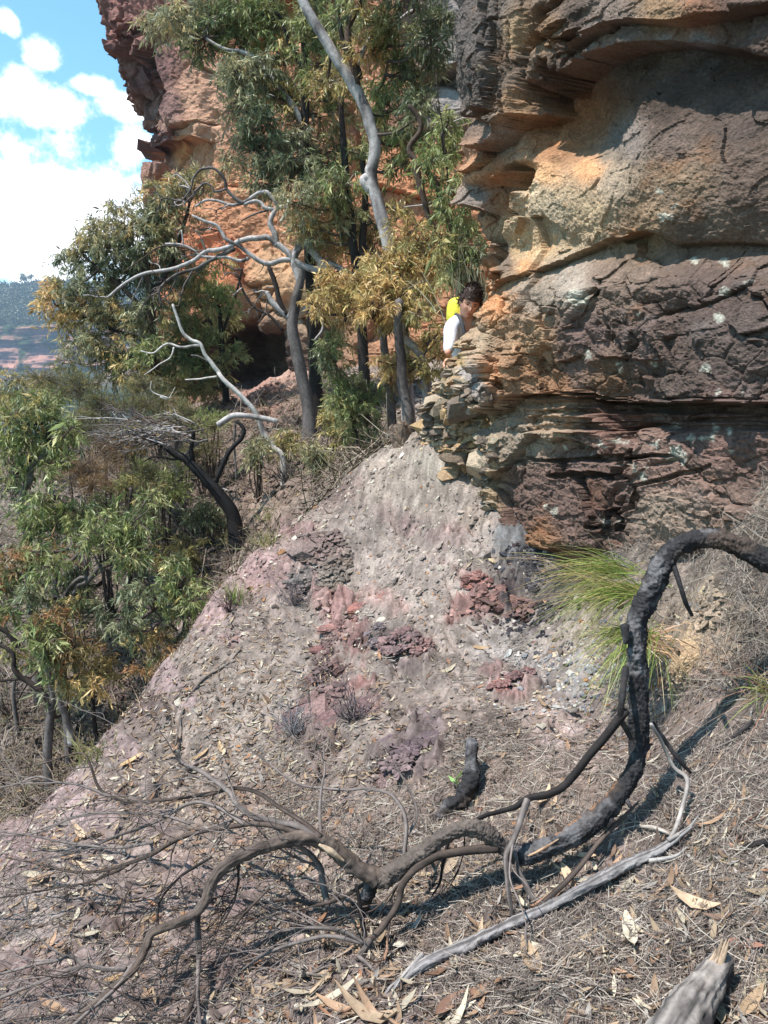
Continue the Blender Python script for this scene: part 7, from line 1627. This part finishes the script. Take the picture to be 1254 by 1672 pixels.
# ------------------------------------------------------------------ distant plateau and the air
xs2 = np.concatenate([np.linspace(-1000, -470, 60), np.linspace(-465, -300, 260), np.linspace(-295, 500, 160)])
Yb = 820.0
prof = np.concatenate([np.linspace(0, .12, 8), np.linspace(.13, .48, 90), np.linspace(.49, 1, 70)])
X2, T2_ = np.meshgrid(xs2, prof)
n1_ = fbm(X2 * .02, T2_ * 0, T2_ * 0, 4, .55, 601)
top = 124 + 8 * n1_[-1:, :] + np.interp(X2, [-500, -330, -250, 0], [0, 0, -6, -4])
zt = np.where(T2_ < .12, -145 + T2_ / .12 * 168, np.where(T2_ < .48, 23 + (T2_ - .12) / .36 * 42, 65 + (T2_ - .48) / .52 * (top - 65)))
yt = np.where(T2_ < .12, Yb - 60 + T2_ * 400, np.where(T2_ < .48, Yb + (T2_ - .12) * 14, Yb + 5 + (T2_ - .48) / .52 * 150))
rockm = sstep(.11, .13, T2_) * sstep(.50, .46, T2_ + .03 * fbm(X2 * .05, T2_ * 8, T2_ * 0, 3, .5, 603))
lay = vnoise(X2 * .02, np.floor(zt / 4 + .6 * fbm(X2 * .03, zt * 0, zt * 0, 2, .5, 605)) * 3.1, zt * 0, 607)
yt = yt + 12 * fbm(X2 * .012, zt * 0, zt * 0, 3, .5, 609) + rockm * (6 * lay + 5 * fbm(X2 * .06, zt * .1, zt * 0, 3, .5, 611)) + (1 - rockm) * 5 * fbm(X2 * .12, zt * .15, zt * 0, 3, .6, 613)
zt = zt + (1 - rockm) * 3.0 * fbm(X2 * .25, yt * .25, zt * 0, 3, .6, 615)
cr = mixc(np.broadcast_to(lin((190, 138, 118)), X2.shape + (3,)), np.broadcast_to(lin((120, 96, 92)), X2.shape + (3,)), sstep(-.1, .4, lay + .5 * fbm(X2 * .05, zt * .12, zt * 0, 3, .5, 617)))
cf = lin((62, 74, 44)) * (1 + .6 * fbm(X2 * .2, yt * .2, zt * .2, 4, .6, 619))[..., None]
c2 = mixc(cf, cr, rockm * sstep(.35, .0, fbm(X2 * .06, zt * .06, zt * 0, 3, .5, 621)))
nr, nc = X2.shape; i = np.arange(nr - 1)[:, None] * nc + np.arange(nc - 1)[None, :]
tag(new_mesh('hills', np.stack([X2, yt, zt], -1).reshape(-1, 3), [np.stack([i, i + 1, i + nc + 1, i + nc], -1).reshape(-1, 4)], np.clip(c2, .01, .6).reshape(-1, 3), mat_col('far_slopes', .95, .1, .2, .25, 0, 0)), 'distant wooded plateau with a band of pink cliffs', 'hills', kind='structure')
# woodland on its brow and slope
m = MB(); n = 5200
xx = rng.uniform(-520, -200, n); tt = rng.uniform(.5, 1.0, n)
ii = np.clip(np.searchsorted(prof, tt), 0, len(prof) - 1); jj = np.clip(np.searchsorted(xs2, xx), 0, len(xs2) - 1)
b = np.stack([xx, yt[ii, jj], zt[ii, jj]], -1); hgt = rng.uniform(3.5, 8, n)
for k in range(26):
    o = b + rng.normal(0, 1, (n, 3)) * np.array([.32, .32, .28]) * hgt[:, None] + np.array([0, 0, 1.0]) * (hgt * .55)[:, None]
    leaves(m, o, rng.normal(0, 1, (n, 3)), hgt * .34, hgt * .12, pick('dark', n) * .55, .2)
tag(m.build('far_wood', M_leaf, smooth=False), 'dense dark bushland covering the far plateau slope', 'woodland', kind='stuff')
for (u, w_, h_, lab) in [(46, 15, 17, 'lone spreading gum standing up on the distant skyline'), (8, 6, 12, 'small tree poking above the distant skyline at the picture edge'), (27, 6, 8, 'low tree on the distant skyline left of the spreading gum'), (72, 8, 8, 'low rounded tree on the distant skyline beside the big gum')]:
    j = np.argmin(np.abs(proj(xs2, yt[-1], zt[-1])[0] - u)); b = np.array([xs2[j], yt[-1, j] - 3, zt[-1, j] - 1.0])
    e_ = empty('skyline_tree', b, lab, 'tree'); m = MB()
    tube(m, [b, b + np.array([.3, 0, h_ * .35]), b + np.array([0, 0, h_ * .7])], [.5, .35, .15], 6, 8, col=lin((90, 80, 74))); 
    for s_ in (-1, 1): tube(m, [b + np.array([.2, 0, h_ * .3]), b + np.array([s_ * w_ * .25, 0, h_ * .55]), b + np.array([s_ * w_ * .45, 0, h_ * .7])], [.3, .2, .1], 5, 7, col=lin((90, 80, 74)))
    m.build('trunk', M_bark, e_); m = MB()
    for k in range(7): clump(m, b + np.array([rng.uniform(-.45, .45) * w_, rng.uniform(-2, 2), h_ * rng.uniform(.62, .95)]), w_ * .22, 'dark', 1.0, 1.0, .45)
    m.build('crown', M_leaf, e_, smooth=False)
# air between here and the plateau
x0, x1_, y0, y1_, z0, z1_ = -1080., 560., -410., 1150., -150., 175.
V = np.array([(a, b_, c) for c in (z0, z1_) for b_ in (y0, y1_) for a in (x0, x1_)])
hz = new_mesh('haze', V, [np.array([[0, 2, 3, 1], [4, 5, 7, 6], [0, 1, 5, 4], [2, 6, 7, 3], [0, 4, 6, 2], [1, 3, 7, 5]])], None, None, None, False)
mv = bpy.data.materials.new('air'); mv.use_nodes = True; t = mv.node_tree; t.nodes.clear()
o_ = t.nodes.new('ShaderNodeOutputMaterial'); pvn = t.nodes.new('ShaderNodeVolumePrincipled')
pvn.inputs['Color'].default_value = (.62, .78, 1, 1); pvn.inputs['Density'].default_value = .00030; pvn.inputs['Anisotropy'].default_value = .2
t.links.new(pvn.outputs[0], o_.inputs['Volume']); hz.data.materials.append(mv)
tag(hz, 'thin bluish air over the valley', 'haze', kind='stuff')
